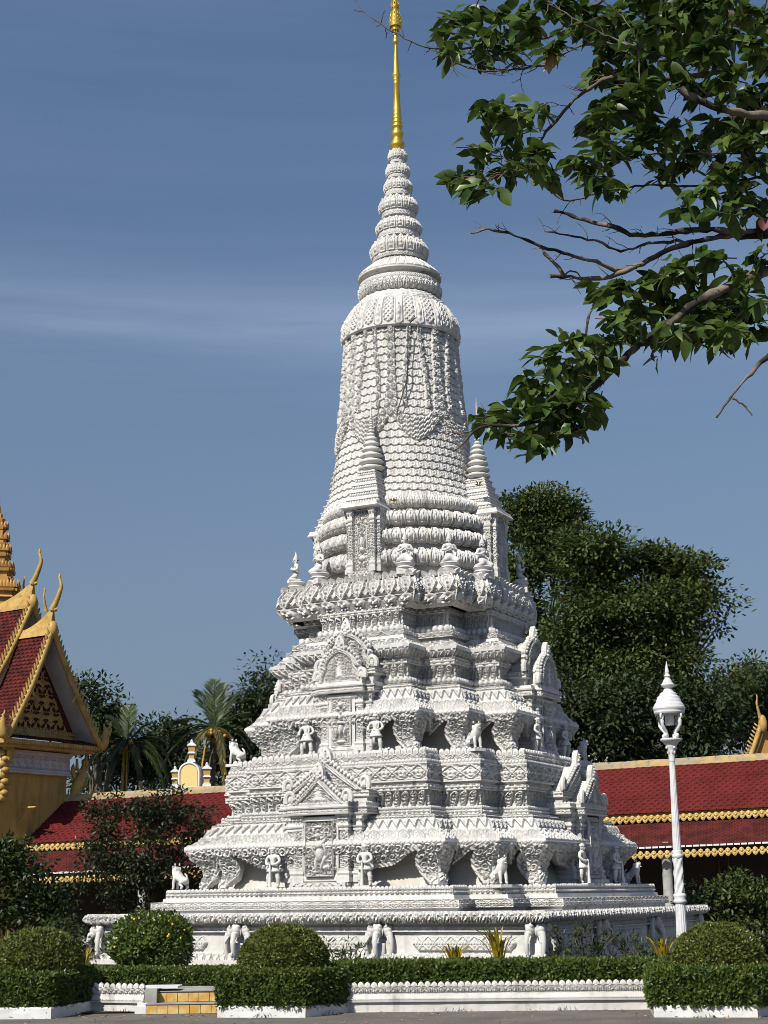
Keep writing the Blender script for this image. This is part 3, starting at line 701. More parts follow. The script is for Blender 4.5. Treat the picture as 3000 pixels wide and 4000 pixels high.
def h_collar(s, t, L, W):
    y = t / W; n = 36
    q = s / L * n; i = np.floor(q); x = (q - i) * 2 - 1; big = (i % 2 == 0)
    lim = np.where(big, 0.03, 0.085) + 0.075 * np.abs(x) ** 2
    ins = sm(lim, lim + 0.03, y)
    fr = sm(0.80, 0.9, np.abs(x)) * 0.0 - 0.5 * sm(0.88, 0.97, np.abs(x))
    ring = 0.4 * sm(0.10, 0.03, np.abs(np.abs(x) - 0.68))
    g = lambda cx, cy, rx, ry: np.exp(-(((np.abs(x) - cx) / rx) ** 2 + ((y - cy) / ry) ** 2))
    fig = 0.9 * g(0, .27, .40, .05) + 0.9 * g(0, .37, .22, .06) + 0.9 * g(0, .46, .13, .028) + 0.5 * g(.36, .36, .1, .06) + 0.6 * g(0, .16, .3, .045)
    orn = 0.5 * sm(0.2, 0.8, np.cos(x * 7) * np.cos(y * 60))
    body = 0.45 + ring + np.where(big, fig, orn) + fr
    top = sm(0.66, 0.7, y)
    x2 = ((s / L * 18) % 1) * 2 - 1
    tp = 0.35 + 0.5 * np.exp(-((x2 / .5) ** 2 + ((y - .76) / .05) ** 2)) + 0.3 * np.cos(y * 90) * np.cos(x2 * 5)
    return 0.05 * ins * (body * (1 - top) + tp * top)
mb = MB(); carve_round(mb, COLR, h_collar, 0.014); mb.build('petal_collar', 'stone', stupa, loc=UP)
# white ringed spire
mb = MB()
carve_round(mb, [(0.86, 14.60), (0.80, 14.66), (0.76, 14.70)], None)
carve_round(mb, [(0.76, 14.69), (0.86, 14.73), (0.925, 14.82), (0.93, 14.90), (0.92, 14.94)], h_petal(0.165, 0.035))
carve_round(mb, [(0.92, 14.94), (0.905, 14.95)], None); carve_round(mb, [(0.915, 14.95), (0.915, 15.035)], h_lozenge(0.09, 0.015)); carve_round(mb, [(0.91, 15.035), (0.80, 15.05), (0.80, 15.12), (0.90, 15.155), (0.945, 15.165), (0.945, 15.20)], None)
carve_round(mb, [(0.945, 15.20), (0.90, 15.27), (0.78, 15.38), (0.64, 15.50), (0.585, 15.55)], h_petal(0.19, 0.022, boss=False))
LOT = [(15.55, 15.59, 15.69, 16.09, 0.60, 0.665), (16.10, 16.16, 16.31, 16.60, 0.46, 0.525), (16.61, 16.69, 16.82, 17.16, 0.38, 0.452), (17.17, 17.23, 17.36, 17.63, 0.29, 0.330), (17.64, 17.68, 17.76, 18.03, 0.235, 0.278), (18.04, 18.08, 18.16, 18.40, 0.175, 0.220)]
for (zn, zb0, zb1, zt, rb, rp_) in LOT:
    rp_ *= .965
    carve_round(mb, [(rb * 0.86, zn - .06), (rb * 0.86, zb0 - .01), (rb, zb0)], None)
    carve_round(mb, [(rb, zb0), (rb * 1.02, zb1)], h_lozenge(0.08 if rb > .3 else .05, 0.012 * min(1, rb * 2 + .2)))
    d = (zt - zb1)
    carve_round(mb, [(rb * 1.0, zb1), (rp_ * 0.98, zb1 + d * .18), (rp_ * 1.02, zb1 + d * .45), (rp_ * .95, zb1 + d * .72), (rp_ * .80, zt - d * .06), (rp_ * .72, zt)], h_petal(max(0.1, rp_ * 0.36), 0.034 * (rp_ / .66) ** .5), 0.012)
    nf = max(9, int(2 * np.pi * rp_ / 0.17))
    ring = [(rp_ * .86 * math.cos(a), rp_ * .86 * math.sin(a), zt - d * .16) for a in np.linspace(0, 2 * np.pi, nf, endpoint=False)]
    for a in np.linspace(0, 2 * np.pi, nf, endpoint=False):
        v, q, tr = leafcap(2 * np.pi * rp_ / nf * .62, d * .30, d * .12, d * .05)
        o = np.array([rp_ * .84 * math.cos(a), rp_ * .84 * math.sin(a), zt - d * .26]); nn = np.array([math.cos(a), math.sin(a), 0]); dd = np.array([-math.sin(a), math.cos(a), 0])
        mb.add(o + v[:, :1] * nn + v[:, 1:2] * dd + v[:, 2:] * np.array([0, 0, 1.]), q, tr)
mb.build('ringed_spire', 'stone', stupa, loc=UP)
GP = [(0.17, 18.38), (.12, 18.40), (.115, 18.43), (.165, 18.52), (.175, 18.56), (.165, 18.61), (.115, 18.70), (.11, 18.74), (.14, 18.79), (.148, 18.835), (.14, 18.88), (.105, 18.94), (.10, 18.97),
      (.13, 19.01), (.138, 19.03), (.125, 19.06), (.098, 19.09), (.12, 19.125), (.125, 19.14), (.098, 19.18), (.115, 19.235), (.117, 19.25), (.092, 19.29), (.108, 19.325), (.108, 19.34), (.088, 19.38), (.098, 19.43), (.095, 19.46), (.093, 19.5), (.068, 20.12),
      (.078, 20.14), (.078, 20.16), (.068, 20.19), (.082, 20.225), (.082, 20.245), (.075, 20.27), (.105, 20.34), (.106, 20.37), (.08, 20.42), (.07, 20.46), (.074, 20.48), (.066, 20.5), (.040, 21.14), (.05, 21.19), (.072, 21.21), (.075, 21.25), (.07, 21.29), (.05, 21.32), (.04, 21.40), (.03, 21.5), (.03, 24.2), (.002, 24.6)]
mb = MB(); mb.lathe(GP, n=28); gs = mb.build('golden_finial', 'gold', stupa, smooth=True, loc=UP)
mb = MB()
for z, r, n, h in ((21.45, .055, 8, .12), (21.58, .10, 10, .15), (21.68, .155, 12, .17), (21.80, .145, 12, .16), (21.92, .11, 10, .16), (22.06, .065, 8, .14), (22.18, .09, 10, .15), (22.32, .07, 8, .14), (22.44, .055, 8, .2), (22.62, .05, 7, .2), (22.85, .045, 7, .2)):
    for a in np.linspace(0, 2 * np.pi, n, endpoint=False):
        v, q, tr = leafcap(2 * np.pi * r / n * .9, h, .014, 0.025)
        nn = np.array([math.cos(a), math.sin(a), 0]); dd = np.array([-math.sin(a), math.cos(a), 0])
        mb.add(np.array([r * .85 * math.cos(a), r * .85 * math.sin(a), z - h * .3]) + v[:, :1] * nn + v[:, 1:2] * dd + v[:, 2:] * np.array([0, 0, 1.]), q, tr)
    mb.lathe([(0.01, z - .06), (r * .7, z - .03), (r * .8, z + .02), (.03, z + .08)], n=14)
mb.build('golden_crown', 'gold', gs)
# lightning cable lying down the bell
pts = []
a0 = ST_RZ
for z in np.linspace(21.2, 9.8, 90):
    r = float(np.interp(z, [9.66, 10.14, 10.64, 11.15, 11.82, 12.89, 13.7, 14.34, 14.64, 15.16, 15.5, 16.4, 17.4, 18.3, 21.2], [1.84, 1.70, 1.64, 1.58, 1.53, 1.44, 1.45, 1.23, .96, .98, .66, .56, .36, .25, .09]))
    th = math.atan2(CAM_L[1], CAM_L[0]) + float(np.interp(z, [9.8, 11.6, 12.4, 13.6, 14.6, 15.2, 18.3, 21.2], [-.14, -.06, .10, .12, .9, 1.05, 1.15, 1.25]))
    pts.append((r * math.cos(th), r * math.sin(th), z))
mb = MB(); mb.tube([(p[0] * 0.985, p[1] * 0.985, p[2]) for p in pts[58:77]], 0.012, 5); mb.build('cable', 'cable', stupa, loc=UP)
# ------------------------------------------------------------------ niches on the faces, corner spirelets, elephants, statues
def cb(mb, x0, spec, H=None):
    """box-like course seen from the front (+x): spec list of ([(z, front x, half width)...], pattern)"""
    for lv, Hh in spec:
        carve(mb, [[(x, -w, z), (x, w, z), (x0, w, z), (x0, -w, z)] for z, x, w in lv], Hh, 0.02, keep_all=True)
def capbox(mb, x0, x1, y0, y1, z0, z1):
    mb.box(((x0 + x1) / 2, (y0 + y1) / 2, (z0 + z1) / 2), (x1 - x0, y1 - y0, z1 - z0))
def pilaster(mb, x0, x1, yc, w, z0, z1, k=1.0):
    """carved shaft with stepped base and flared capital"""
    hw = w / 2
    def ring(z, d): return [(x1 + d, yc - hw - d, z), (x1 + d, yc + hw + d, z), (x0, yc + hw + d, z), (x0, yc - hw - d, z)]
    Hh = z1 - z0
    lv = [(0, .05), (.07, .05), (.075, .03), (.10, .028), (.13, .045), (.155, .035), (.165, .012), (.20, .018), (.205, .0)]
    carve(mb, [ring(z0 + f * Hh, d * k) for f, d in lv], None, keep_all=True)
    carve(mb, [ring(z0 + .205 * Hh, 0), ring(z0 + .76 * Hh, 0)], h_foliage(7.5, 0.022 * k), 0.018, keep_all=True)
    lv = [(.76, 0), (.765, .018), (.785, .018), (.79, .004), (.80, .004), (.815, .03), (.835, .038), (.86, .03), (.865, .012)]
    carve(mb, [ring(z0 + f * Hh, d * k) for f, d in lv], None, keep_all=True)
    carve(mb, [ring(z0 + .865 * Hh, .014 * k), ring(z0 + 1.0 * Hh, .07 * k)], h_flowers(0.09, 0.02), 0.018, keep_all=True)
    carve(mb, [ring(z1, .07 * k), ring(z1 + .001, -.02)], None, keep_all=True)
def outline(kind, hw, h, n=26):
    t = np.linspace(0, 1, n)
    if kind == 'tri':
        y = hw * (1 - t); z = h * (t * 0.93 + 0.07 * t ** 3)
    else:                      # horseshoe arch rising to a point
        a = np.pi / 2 * t
        y = hw * np.where(t < .35, 0.90 + 0.10 * np.cos((t - .1) * 7), 1) * np.cos(a) ** 0.75; z = h * (0.88 * np.sin(a) ** 1.0 + 0.12 * t ** 4)
    L = np.stack([y, z], -1); Rr = np.stack([-y[::-1], z[::-1]], -1)[1:]
    return np.vstack([L, Rr])          # right base -> apex -> left base
def gable(mb, x, depth, zb, hw, h, kind, border=0.075, crest=0.11, back_drop=0.0, rib=0.0, face=True, ends=0.16):
    o = outline(kind, hw, h)
    poly = [(p[0], p[1]) for p in o]
    mb.prism(poly, (x, 0, zb), (0, 1, 0), (0, 0, 1), (1, 0, 0), 0.12)
    sc = 0.94
    poly2 = [(p[0] * sc, p[1] * sc) for p in o]
    if rib:
        m = len(poly2); nx = 9
        for k in range(nx):      # ribbed roof behind the gable, running into the body
            d0 = depth * k / nx
            s2 = sc * (1 - (0.012 if k % 2 else 0))
            mb.prism([(p[0] * s2, p[1] * s2) for p in o], (x - .11 - d0, 0, zb), (0, 1, 0), (0, 0, 1), (1, 0, 0), depth / nx)
    else:
        mb.prism(poly2, (x - .11, 0, zb), (0, 1, 0), (0, 0, 1), (1, 0, 0), depth)
    # carved face
    res = 0.016; ny = int(2 * hw / res); nz = int(h / res)
    Y = np.linspace(-hw, hw, ny + 1)[:, None] + np.zeros((1, nz + 1)); Z = np.linspace(0.002, h, nz + 1)[None] + 0 * Y
    seg = o
    d = np.full(Y.shape, 9.0)
    for i in range(len(seg) - 1):
        p, q = seg[i], seg[i + 1]; v = q - p; l2 = v @ v + 1e-12
        t = np.clip(((Y - p[0]) * v[0] + (Z - p[1]) * v[1]) / l2, 0, 1)
        d = np.minimum(d, np.hypot(Y - p[0] - t * v[0], Z - p[1] - t * v[1]))
    zs = np.interp(np.abs(Y), o[:len(o) // 2 + 1, 0][::-1], o[:len(o) // 2 + 1, 1][::-1])
    ins = Z < zs if kind == 'tri' else (np.abs(Y) < np.interp(Z, o[:len(o) // 2 + 1, 1], o[:len(o) // 2 + 1, 0]))
    fo = h_foliage(8.5, 0.045)(Y + hw, Z, 2 * hw, h)
    bd = 0.05 + 0.014 * np.cos(d * 160) + 0.01 * np.cos((Y + Z) * 75)
    fig = 0.05 * np.exp(-((Y / (hw * .13)) ** 2 + ((Z - h * .33) / (h * .2)) ** 2)) + 0.04 * np.exp(-((Y / (hw * .22)) ** 2 + ((Z - h * .16) / (h * .07)) ** 2)) + 0.045 * np.exp(-((Y / (hw * .09)) ** 2 + ((Z - h * .55) / (h * .06)) ** 2))
    X = x + np.where(d < border, bd, np.where(d < border * 1.35, -0.012, np.maximum(fo, fig)))
    cm = ins[:-1, :-1] & ins[1:, :-1] & ins[1:, 1:] & ins[:-1, 1:]
    if face: mb.grid(np.stack([X, Y, Z + zb], -1), mask=cm)
    # crest leaves along the rakes
    P = np.array([(p[0], p[1]) for p in o]); sl = np.linalg.norm(np.diff(P, axis=0), axis=1); S = np.concatenate([[0], np.cumsum(sl)])
    nl = int(S[-1] / (crest * 0.75)); 
    for i in range(nl):
        s = (i + .5) / nl * S[-1]
        q = np.array([np.interp(s, S, P[:, 0]), np.interp(s, S, P[:, 1])]); q2 = np.array([np.interp(s + .01, S, P[:, 0]), np.interp(s + .01, S, P[:, 1])])
        tg = q2 - q; tg /= np.linalg.norm(tg) + 1e-9; up = np.array([tg[1], -tg[0]])
        up = up * .8 + np.array([0, .45]); up /= np.linalg.norm(up)
        v, qd, tr = leafcap(crest * .85, crest * rng.uniform(.9, 1.15), .07)
        O = np.array([x - .04, q[0], q[1] + zb]) - .01 * np.array([0, up[0], up[1]])
        mb.add(O + v[:, :1] * np.array([1., 0, 0]) + v[:, 1:2] * np.array([0, up[1], -up[0]]) + v[:, 2:] * np.array([0, up[0], up[1]]), qd, tr)
        mb.ball((x + .015, q[0] + up[0] * crest * .35, q[1] + zb + up[1] * crest * .35), (.035, crest * .3, crest * .3), 8, 5)
    # scrolled ends
    for sg in (1, -1):
        c = np.array([x - .02, sg * hw * .97, zb + .09]); a = np.linspace(-.6, 4.6, 26); r = np.linspace(1, .25, 26) * ends
        mb.tube(np.stack([np.full(26, c[0]) + .03, c[1] + sg * (.03 + np.cos(a) * r * .75), c[2] + .03 + np.sin(a) * r], -1), np.linspace(.055, .025, 26), 7)
        mb.ball((x, sg * (hw + .02), zb + .10), (.06, .06, .075), 8, 6)
    # masked finial at the apex
    zt = zb + h
    v, qd, tr = leafcap(.22, .36, .10); mb.add(np.array([x - .03, 0, zt - .08]) + v, qd, tr)
    for (yy, zz, r) in ((0, .06, .055), (.05, .10, .032), (-.05, .10, .032), (0, .0, .05), (.06, .02, .03), (-.06, .02, .03), (0, .16, .035), (.0, .22, .022)): mb.ball((x + .03, yy, zt + zz - .03), (.045, r, r), 8, 6)

def niche_lower():
    mb = MB()
    cb(mb, 3.2, [([(1.70, 4.05, .60), (1.785, 4.05, .60)], None), ([(1.785, 4.03, .585), (1.86, 4.03, .585)], h_petal(.09, .02, boss=False)), ([(1.86, 4.03, .585), (1.865, 3.8, .4)], None)])
    cb(mb, 3.1, [([(1.70, 3.80, .84), (1.86, 3.80, .84), (1.87, 3.72, .78), (3.05, 3.70, .78)], flat)])
    for sg in (1, -1):
        pilaster(mb, 3.6, 3.90, sg * .49, .17, 1.86, 3.09)
        pilaster(mb, 3.4, 3.78, sg * .72, .15, 1.86, 3.09)
    body = mb.mesh('niche_body', 'stone')
    mb = MB()
    cb(mb, 3.3, [([(3.085, 3.97, .60), (3.09, 4.03, .66), (3.115, 4.04, .67)], None), ([(3.115, 4.02, .65), (3.20, 4.02, .65)], h_lozenge(.14, .022)), ([(3.20, 4.04, .67), (3.225, 4.05, .68), (3.23, 4.02, .64), (3.27, 4.02, .64), (3.275, 3.6, .3)], None)])
    cb(mb, 3.1, [([(3.085, 3.80, .90), (3.09, 3.85, .95), (3.115, 3.86, .96)], None), ([(3.115, 3.84, .94), (3.20, 3.84, .94)], h_lozenge(.14, .022)), ([(3.20, 3.86, .96), (3.225, 3.87, .97), (3.235, 3.84, .93), (3.275, 3.84, .93), (3.28, 3.4, .3)], None)])
    cb(mb, 3.1, [([(3.28, 3.66, .86), (3.40, 3.66, .86)], flat), ([(3.40, 3.66, .86), (3.42, 3.70, .92), (3.44, 3.70, .92)], None), ([(3.44, 3.69, .91), (3.54, 3.69, .91)], h_flowers(.1, .02)), ([(3.54, 3.69, .91), (3.545, 3.4, .3)], None)])
    R = [(4.02, -.64, 3.265), (4.02, .64, 3.265), (3.3, .64, 3.265), (3.3, -.64, 3.265)]
    save = globals()['CAM_L']; globals()['CAM_L'] = None
    antefixes(mb, R, .075, .055, .025); antefixes(mb, [(p[0] - .18, p[1] * 1.45, 3.27) for p in R], .075, .055, .025)
    globals()['CAM_L'] = save
    corn = mb.mesh('niche_cornice', 'stone')
    mb = MB(); gable(mb, 3.98, .5, 3.28, .58, .52, 'tri', .085, .10)
    gable(mb, 3.68, .62, 3.54, .80, .56, 'tri', .085, .115)
    ped = mb.mesh('niche_pediment', 'stone')
    mb = MB()
    figs = [(0, .40, .30, .14, 0, .9), (-.05, .56, .34, .08, .2, 1.0), (-.12, .72, .18, .055, 0, 1.0), (-.12, .80, .10, .05, 0, .8), (.30, .60, .14, .10, -.5, .9), (.40, .52, .12, .13, .3, .9), (-.45, .50, .10, .12, .2, .8), (-.22, .22, .13, .15, .05, .9), (.28, .24, .14, .15, -.35, .9), (.45, .16, .22, .05, .3, .9), (-.28, .085, .2, .03, 0, .8), (.52, .66, .07, .05, 0, .9), (.38, .70, .05, .13, 0, .7), (-.12, .88, .4, .03, 0, .6)]
    for yy, w, x, H, z0, z1 in ((0, .39, 3.925, h_flowers(.11, .03), 1.875, 3.06), (0, .30, 3.955, h_blobs(figs, .07, .07, .035), 1.96, 2.99)):
        carve(mb, [[(x, -w, z0), (x, w, z0), (3.6, w, z0), (3.6, -w, z0)], [(x, -w, z1), (x, w, z1), (3.6, w, z1), (3.6, -w, z1)]], H, .014, keep_all=True)
        carve(mb, [[(x, -w, z1), (x, w, z1), (3.6, w, z1), (3.6, -w, z1)], [(x - .1, -w * .5, z1), (x - .1, w * .5, z1), (3.65, w * .5, z1), (3.65, -w * .5, z1)]], None, keep_all=True)
    pan = mb.mesh('relief_panel', 'stone')
    return body, corn, ped, pan
def niche_upper():
    mb = MB()
    cb(mb, 2.3, [([(4.15, 3.20, .44), (4.26, 3.20, .44)], h_petal(.1, .02, boss=False)), ([(4.26, 3.17, .42), (4.33, 3.17, .42), (4.335, 2.9, .3)], None)])
    cb(mb, 2.3, [([(4.15, 3.00, .60), (4.30, 3.00, .60), (4.31, 2.92, .56), (5.45, 2.92, .56)], flat)])
    for sg in (1, -1):
        pilaster(mb, 2.8, 3.06, sg * .385, .135, 4.32, 5.46, .85)
        pilaster(mb, 2.7, 2.97, sg * .54, .12, 4.32, 5.46, .85)
    body = mb.mesh('niche_body', 'stone')
    mb = MB()
    cb(mb, 2.3, [([(5.455, 3.13, .49), (5.46, 3.18, .53), (5.48, 3.19, .54)], None), ([(5.48, 3.17, .52), (5.57, 3.17, .52)], h_lozenge(.13, .02)), ([(5.57, 3.19, .54), (5.60, 3.20, .55), (5.605, 3.16, .51), (5.67, 3.15, .50), (5.675, 2.8, .3)], None)])
    cb(mb, 2.3, [([(5.455, 3.0, .66), (5.46, 3.05, .71), (5.48, 3.06, .72)], None), ([(5.48, 3.04, .70), (5.57, 3.04, .70)], h_lozenge(.13, .02)), ([(5.57, 3.06, .72), (5.60, 3.07, .73), (5.605, 3.02, .68), (5.67, 3.02, .68), (5.675, 2.7, .3)], None)])
    cb(mb, 2.2, [([(5.675, 2.86, .60), (5.80, 2.86, .60)], flat), ([(5.80, 2.86, .60), (5.83, 2.92, .68), (5.85, 2.92, .68)], None), ([(5.85, 2.90, .66), (5.95, 2.90, .66)], h_flowers(.1, .02)), ([(5.95, 2.9, .66), (5.955, 2.6, .3)], None)])
    save = globals()['CAM_L']; globals()['CAM_L'] = None
    antefixes(mb, [(3.15, -.5, 5.665), (3.15, .5, 5.665), (2.6, .5, 5.665), (2.6, -.5, 5.665)], .07, .05, .025)
    globals()['CAM_L'] = save
    corn = mb.mesh('niche_cornice', 'stone')
    mb = MB(); gable(mb, 3.12, .55, 5.68, .46, .66, 'arch', .08, .105, rib=1, ends=.13); gable(mb, 2.86, .62, 5.93, .56, .76, 'arch', .08, .11, rib=1, ends=.15)
    ped = mb.mesh('niche_pediment', 'stone')
    mb = MB()
    figs = [(0, .36, .26, .11, 0, .9), (0, .30, .14, .13, 0, 1.0), (-.42, .30, .12, .10, .2, .9), (.42, .30, .14, .11, -.2, .9), (-.45, .18, .07, .05, 0, .8), (.45, .18, .07, .05, 0, .8), (0, .49, .36, .035, 0, .9), (0, .60, .20, .07, 0, 1.0), (0, .69, .13, .04, 0, .9), (-.4, .62, .2, .02, .7, .7), (.4, .62, .2, .02, -.7, .7), (0, .86, .26, .05, 0, .9), (-.3, .78, .2, .03, -.3, .7), (.3, .78, .2, .03, .3, .7), (0, .10, .5, .04, 0, .7)]
    for yy, w, x, H, z0, z1 in ((0, .31, 3.09, h_flowers(.10, .028), 4.34, 5.44), (0, .22, 3.11, h_blobs(figs, .065, .06, .018), 4.42, 5.36)):
        carve(mb, [[(x, -w, z0), (x, w, z0), (2.8, w, z0), (2.8, -w, z0)], [(x, -w, z1), (x, w, z1), (2.8, w, z1), (2.8, -w, z1)]], H, .014, keep_all=True)
        carve(mb, [[(x, -w, z1), (x, w, z1), (2.8, w, z1), (2.8, -w, z1)], [(x - .1, -w * .5, z1), (x - .1, w * .5, z1), (2.85, w * .5, z1), (2.85, -w * .5, z1)]], None, keep_all=True)
    return body, corn, ped, mb.mesh('relief_panel', 'stone')
for maker, nm in ((niche_lower, 'lower'), (niche_upper, 'upper')):
    meshes = maker()
    for k in (0, 1, -1):
        body = place('niche', meshes[0], stupa, rz=k * math.pi / 2)
        place('cornice', meshes[1], body); place('pediment', meshes[2], body); place('relief_panel', meshes[3], body)

def spirelet():
    mb = MB(); XC = 1.70
    cb(mb, 1.0, [([(7.85, 2.30, .42), (8.06, 2.30, .42)], h_petal(.12, .02, boss=False)), ([(8.06, 2.30, .42), (8.07, 2.0, .3)], None), ([(7.85, 2.18, .50), (8.02, 2.18, .50), (8.03, 2.12, .46), (9.36, 2.12, .46)], flat)])
    for sg in (1, -1):
        pilaster(mb, 1.5, 2.26, sg * .365, .13, 8.03, 9.37, .8)
        pilaster(mb, 1.3, 2.17, sg * .50, .11, 8.03, 9.37, .8)
    fig = [(0, .34, .34, .05, 0, .9), (0, .46, .22, .10, 0, 1.0), (0, .60, .11, .045, 0, 1.), (0, .66, .05, .05, 0, .8), (-.3, .44, .09, .1, .3, .9), (.3, .44, .09, .1, -.3, .9), (0, .20, .4, .05, 0, .8), (-.25, .11, .15, .04, 0, .8), (.25, .11, .15, .04, 0, .8), (0, .84, .12, .04, 0, .6), (.45, .78, .2, .03, -.6, .6), (-.45, .78, .2, .03, .6, .6), (.55, .5, .07, .25, 0, .5), (-.55, .5, .07, .25, 0, .5)]
    carve(mb, [[(2.22, -.29, 8.07), (2.22, .29, 8.07), (1.7, .29, 8.07), (1.7, -.29, 8.07)], [(2.22, -.29, 9.36), (2.22, .29, 9.36), (1.7, .29, 9.36), (1.7, -.29, 9.36)]], h_blobs(fig, .06, .10, .018), .014, keep_all=True)
    cb(mb, .8, [([(9.36, 2.26, .52), (9.375, 2.36, .60), (9.40, 2.38, .62), (9.44, 2.35, .59), (9.50, 2.33, .57), (9.505, 2.30, .54)], None)])
    def sqr(z, r, n=1): return [(XC + r, -r, z), (XC + r, r, z), (XC - r, r, z), (XC - r, -r, z)]
    z = 9.50; r = .53
    for i in range(5):
        dz = .165 - .008 * i
        carve(mb, [sqr(z, r), sqr(z + dz * .45, r)], h_beads(.085, .025), .016, keep_all=True)
        carve(mb, [sqr(z + dz * .45, r), sqr(z + dz * .5, r + .025), sqr(z + dz * .62, r + .025), sqr(z + dz * .68, r - .03), sqr(z + dz, r - .06)], None, keep_all=True)
        z += dz; r -= .062
    prof = []; R = [.285, .27, .245, .215, .18, .14]; zz = z - .01
    for q in R:
        h = .135 * (q / .29) ** .35
        prof += [(q * .72, zz), (q * .85, zz + h * .18), (q * 1.0, zz + h * .34), (q * 1.02, zz + h * .52), (q * .92, zz + h * .68), (q * .74, zz + h * .80), (q * .66, zz + h)]
        zz += h
    q = .095
    while q > .03:
        h = q * .85
        prof += [(q * .55, zz), (q * .9, zz + h * .3), (q * .95, zz + h * .5), (q * .55, zz + h * .9)]; zz += h; q *= .86
    prof += [(.022, zz), (.018, zz + .05), (.024, zz + .07), (.017, zz + .09), (.014, 11.80), (0.001, 12.02)]
    sub = MB(); sub.lathe([(r_ * 1.12, z_) for r_, z_ in prof], (XC, 0, 0), 26); sub.V[-1][:, 1] /= .80; mb.V += sub.V; mb.Q += [q_ + mb.n for q_ in sub.Q]; mb.n += sub.n
    for v in mb.V: v[:, 1] *= .70; v[:, 0] = np.where(v[:, 2] > 9.5, XC + (v[:, 0] - XC) * .80, v[:, 0] - .07); v[:, 2] = np.where(v[:, 2] > 9.5, 9.5 + (v[:, 2] - 9.5) * 1.05, v[:, 2])
    return mb.mesh('corner_spirelet', 'stone')
sp_me = spirelet()
for k in range(4): place('spirelet', sp_me, stupa, rz=k * math.pi / 2)
# small ferns rooted in the joints
for (px, py, x_, y_) in ((0, 0, 1.95, .62), (0, 0, .62, 1.98)):
    mb = MB()
    for i in range(16):
        a = rng.uniform(0, 6.28); l = rng.uniform(.08, .17); b = np.array([x_, y_, 9.50 if y_ < 1 else 9.95])
        d = np.array([math.cos(a), math.sin(a), rng.uniform(.3, 1.2)]); d /= np.linalg.norm(d); w = np.cross(d, [0, 0, 1]); w = w / np.linalg.norm(w) * .02
        mb.add([b, b + d * l * .5 + w, b + d * l - [0, 0, .03], b + d * l * .5 - w], [[0, 1, 2, 3]])
    f = mb.build('fern', 'croton'); f.location = ST_C; f.rotation_euler = (0, 0, ST_RZ)
    tag(f, 'tiny fern rooted in a joint beside the ' + ('front' if y_ < 1 else 'right') + ' spirelet of the stupa', 'plant', 'ferns rooted on the stupa')

def elephant():
    mb = MB()
    mb.box((.05, 0, .60), (.16, .17, .40)); mb.box((.07, 0, .435), (.24, .30, .05))
    for a, r in ((0, 0.145), (1.05, 0.125), (-1.05, 0.125)):
        k = 1.0 if a == 0 else .88
        c, s = math.cos(a), math.sin(a)
        def T(x, y, z): return (x * c - y * s, x * s + y * c + (0 if a == 0 else math.copysign(.055, a)), z)
        sub = MB()
        sub.ball((.11 * k, 0, 1.03), (.13 * k, .088 * k, .11), 12, 8); sub.ball((.15 * k, .04 * k, 1.085), (.055, .048, .05), 8, 6); sub.ball((.15 * k, -.04 * k, 1.085), (.055, .048, .05), 8, 6)
        sub.ball((.16 * k, 0, .965), (.085 * k, .07 * k, .085), 10, 7)
        t = np.linspace(0, 1, 16)
        zx = .205 * k + .045 * np.sin(t * 2.6); zz = .97 - .36 * t
        tr = np.stack([zx, 0 * t, zz], -1)
        cu = np.linspace(0, 4.2, 12)[1:]; rr = np.linspace(.045, .018, 11)
        tr = np.vstack([tr, np.stack([zx[-1] + .045 - np.cos(cu) * rr, 0 * cu, zz[-1] - np.sin(cu) * rr], -1)])
        sub.tube(tr, np.concatenate([np.linspace(.062, .036, 16), np.linspace(.034, .016, 11)]) * k, 9)
        for sg in (1, -1):
            sub.ball((.03, sg * .10 * k, 1.0), (.075, .022, .105), 9, 6)
            sub.tube([(.19 * k, sg * .045, .92), (.235 * k, sg * .055, .85), (.265 * k, sg * .05, .80)], [.020, .015, .005], 6)
        sub.V = [np.array([T(*p) for p in v]) for v in sub.V]
        mb.V += sub.V; mb.Q += [q + mb.n for q in sub.Q]; mb.T += [q + mb.n for q in sub.T]; mb.n += sub.n
    return mb.mesh('elephant_heads', 'statue', True)
el = elephant(); P_ = 4.565
for y in (-1.33, 1.60): place('elephant_bracket', el, stupa, (P_, y, 0), 0)
for x in (1.68, -1.40): place('elephant_bracket', el, stupa, (x, P_, 0), math.pi / 2)
for (x, y, a) in ((P_ - .04, P_ - .04, math.pi / 4), (P_ - .04, -P_ + .04, -math.pi / 4), (-P_ + .04, P_ - .04, 3 * math.pi / 4)): place('elephant_bracket', el, stupa, (x, y, 0), a)

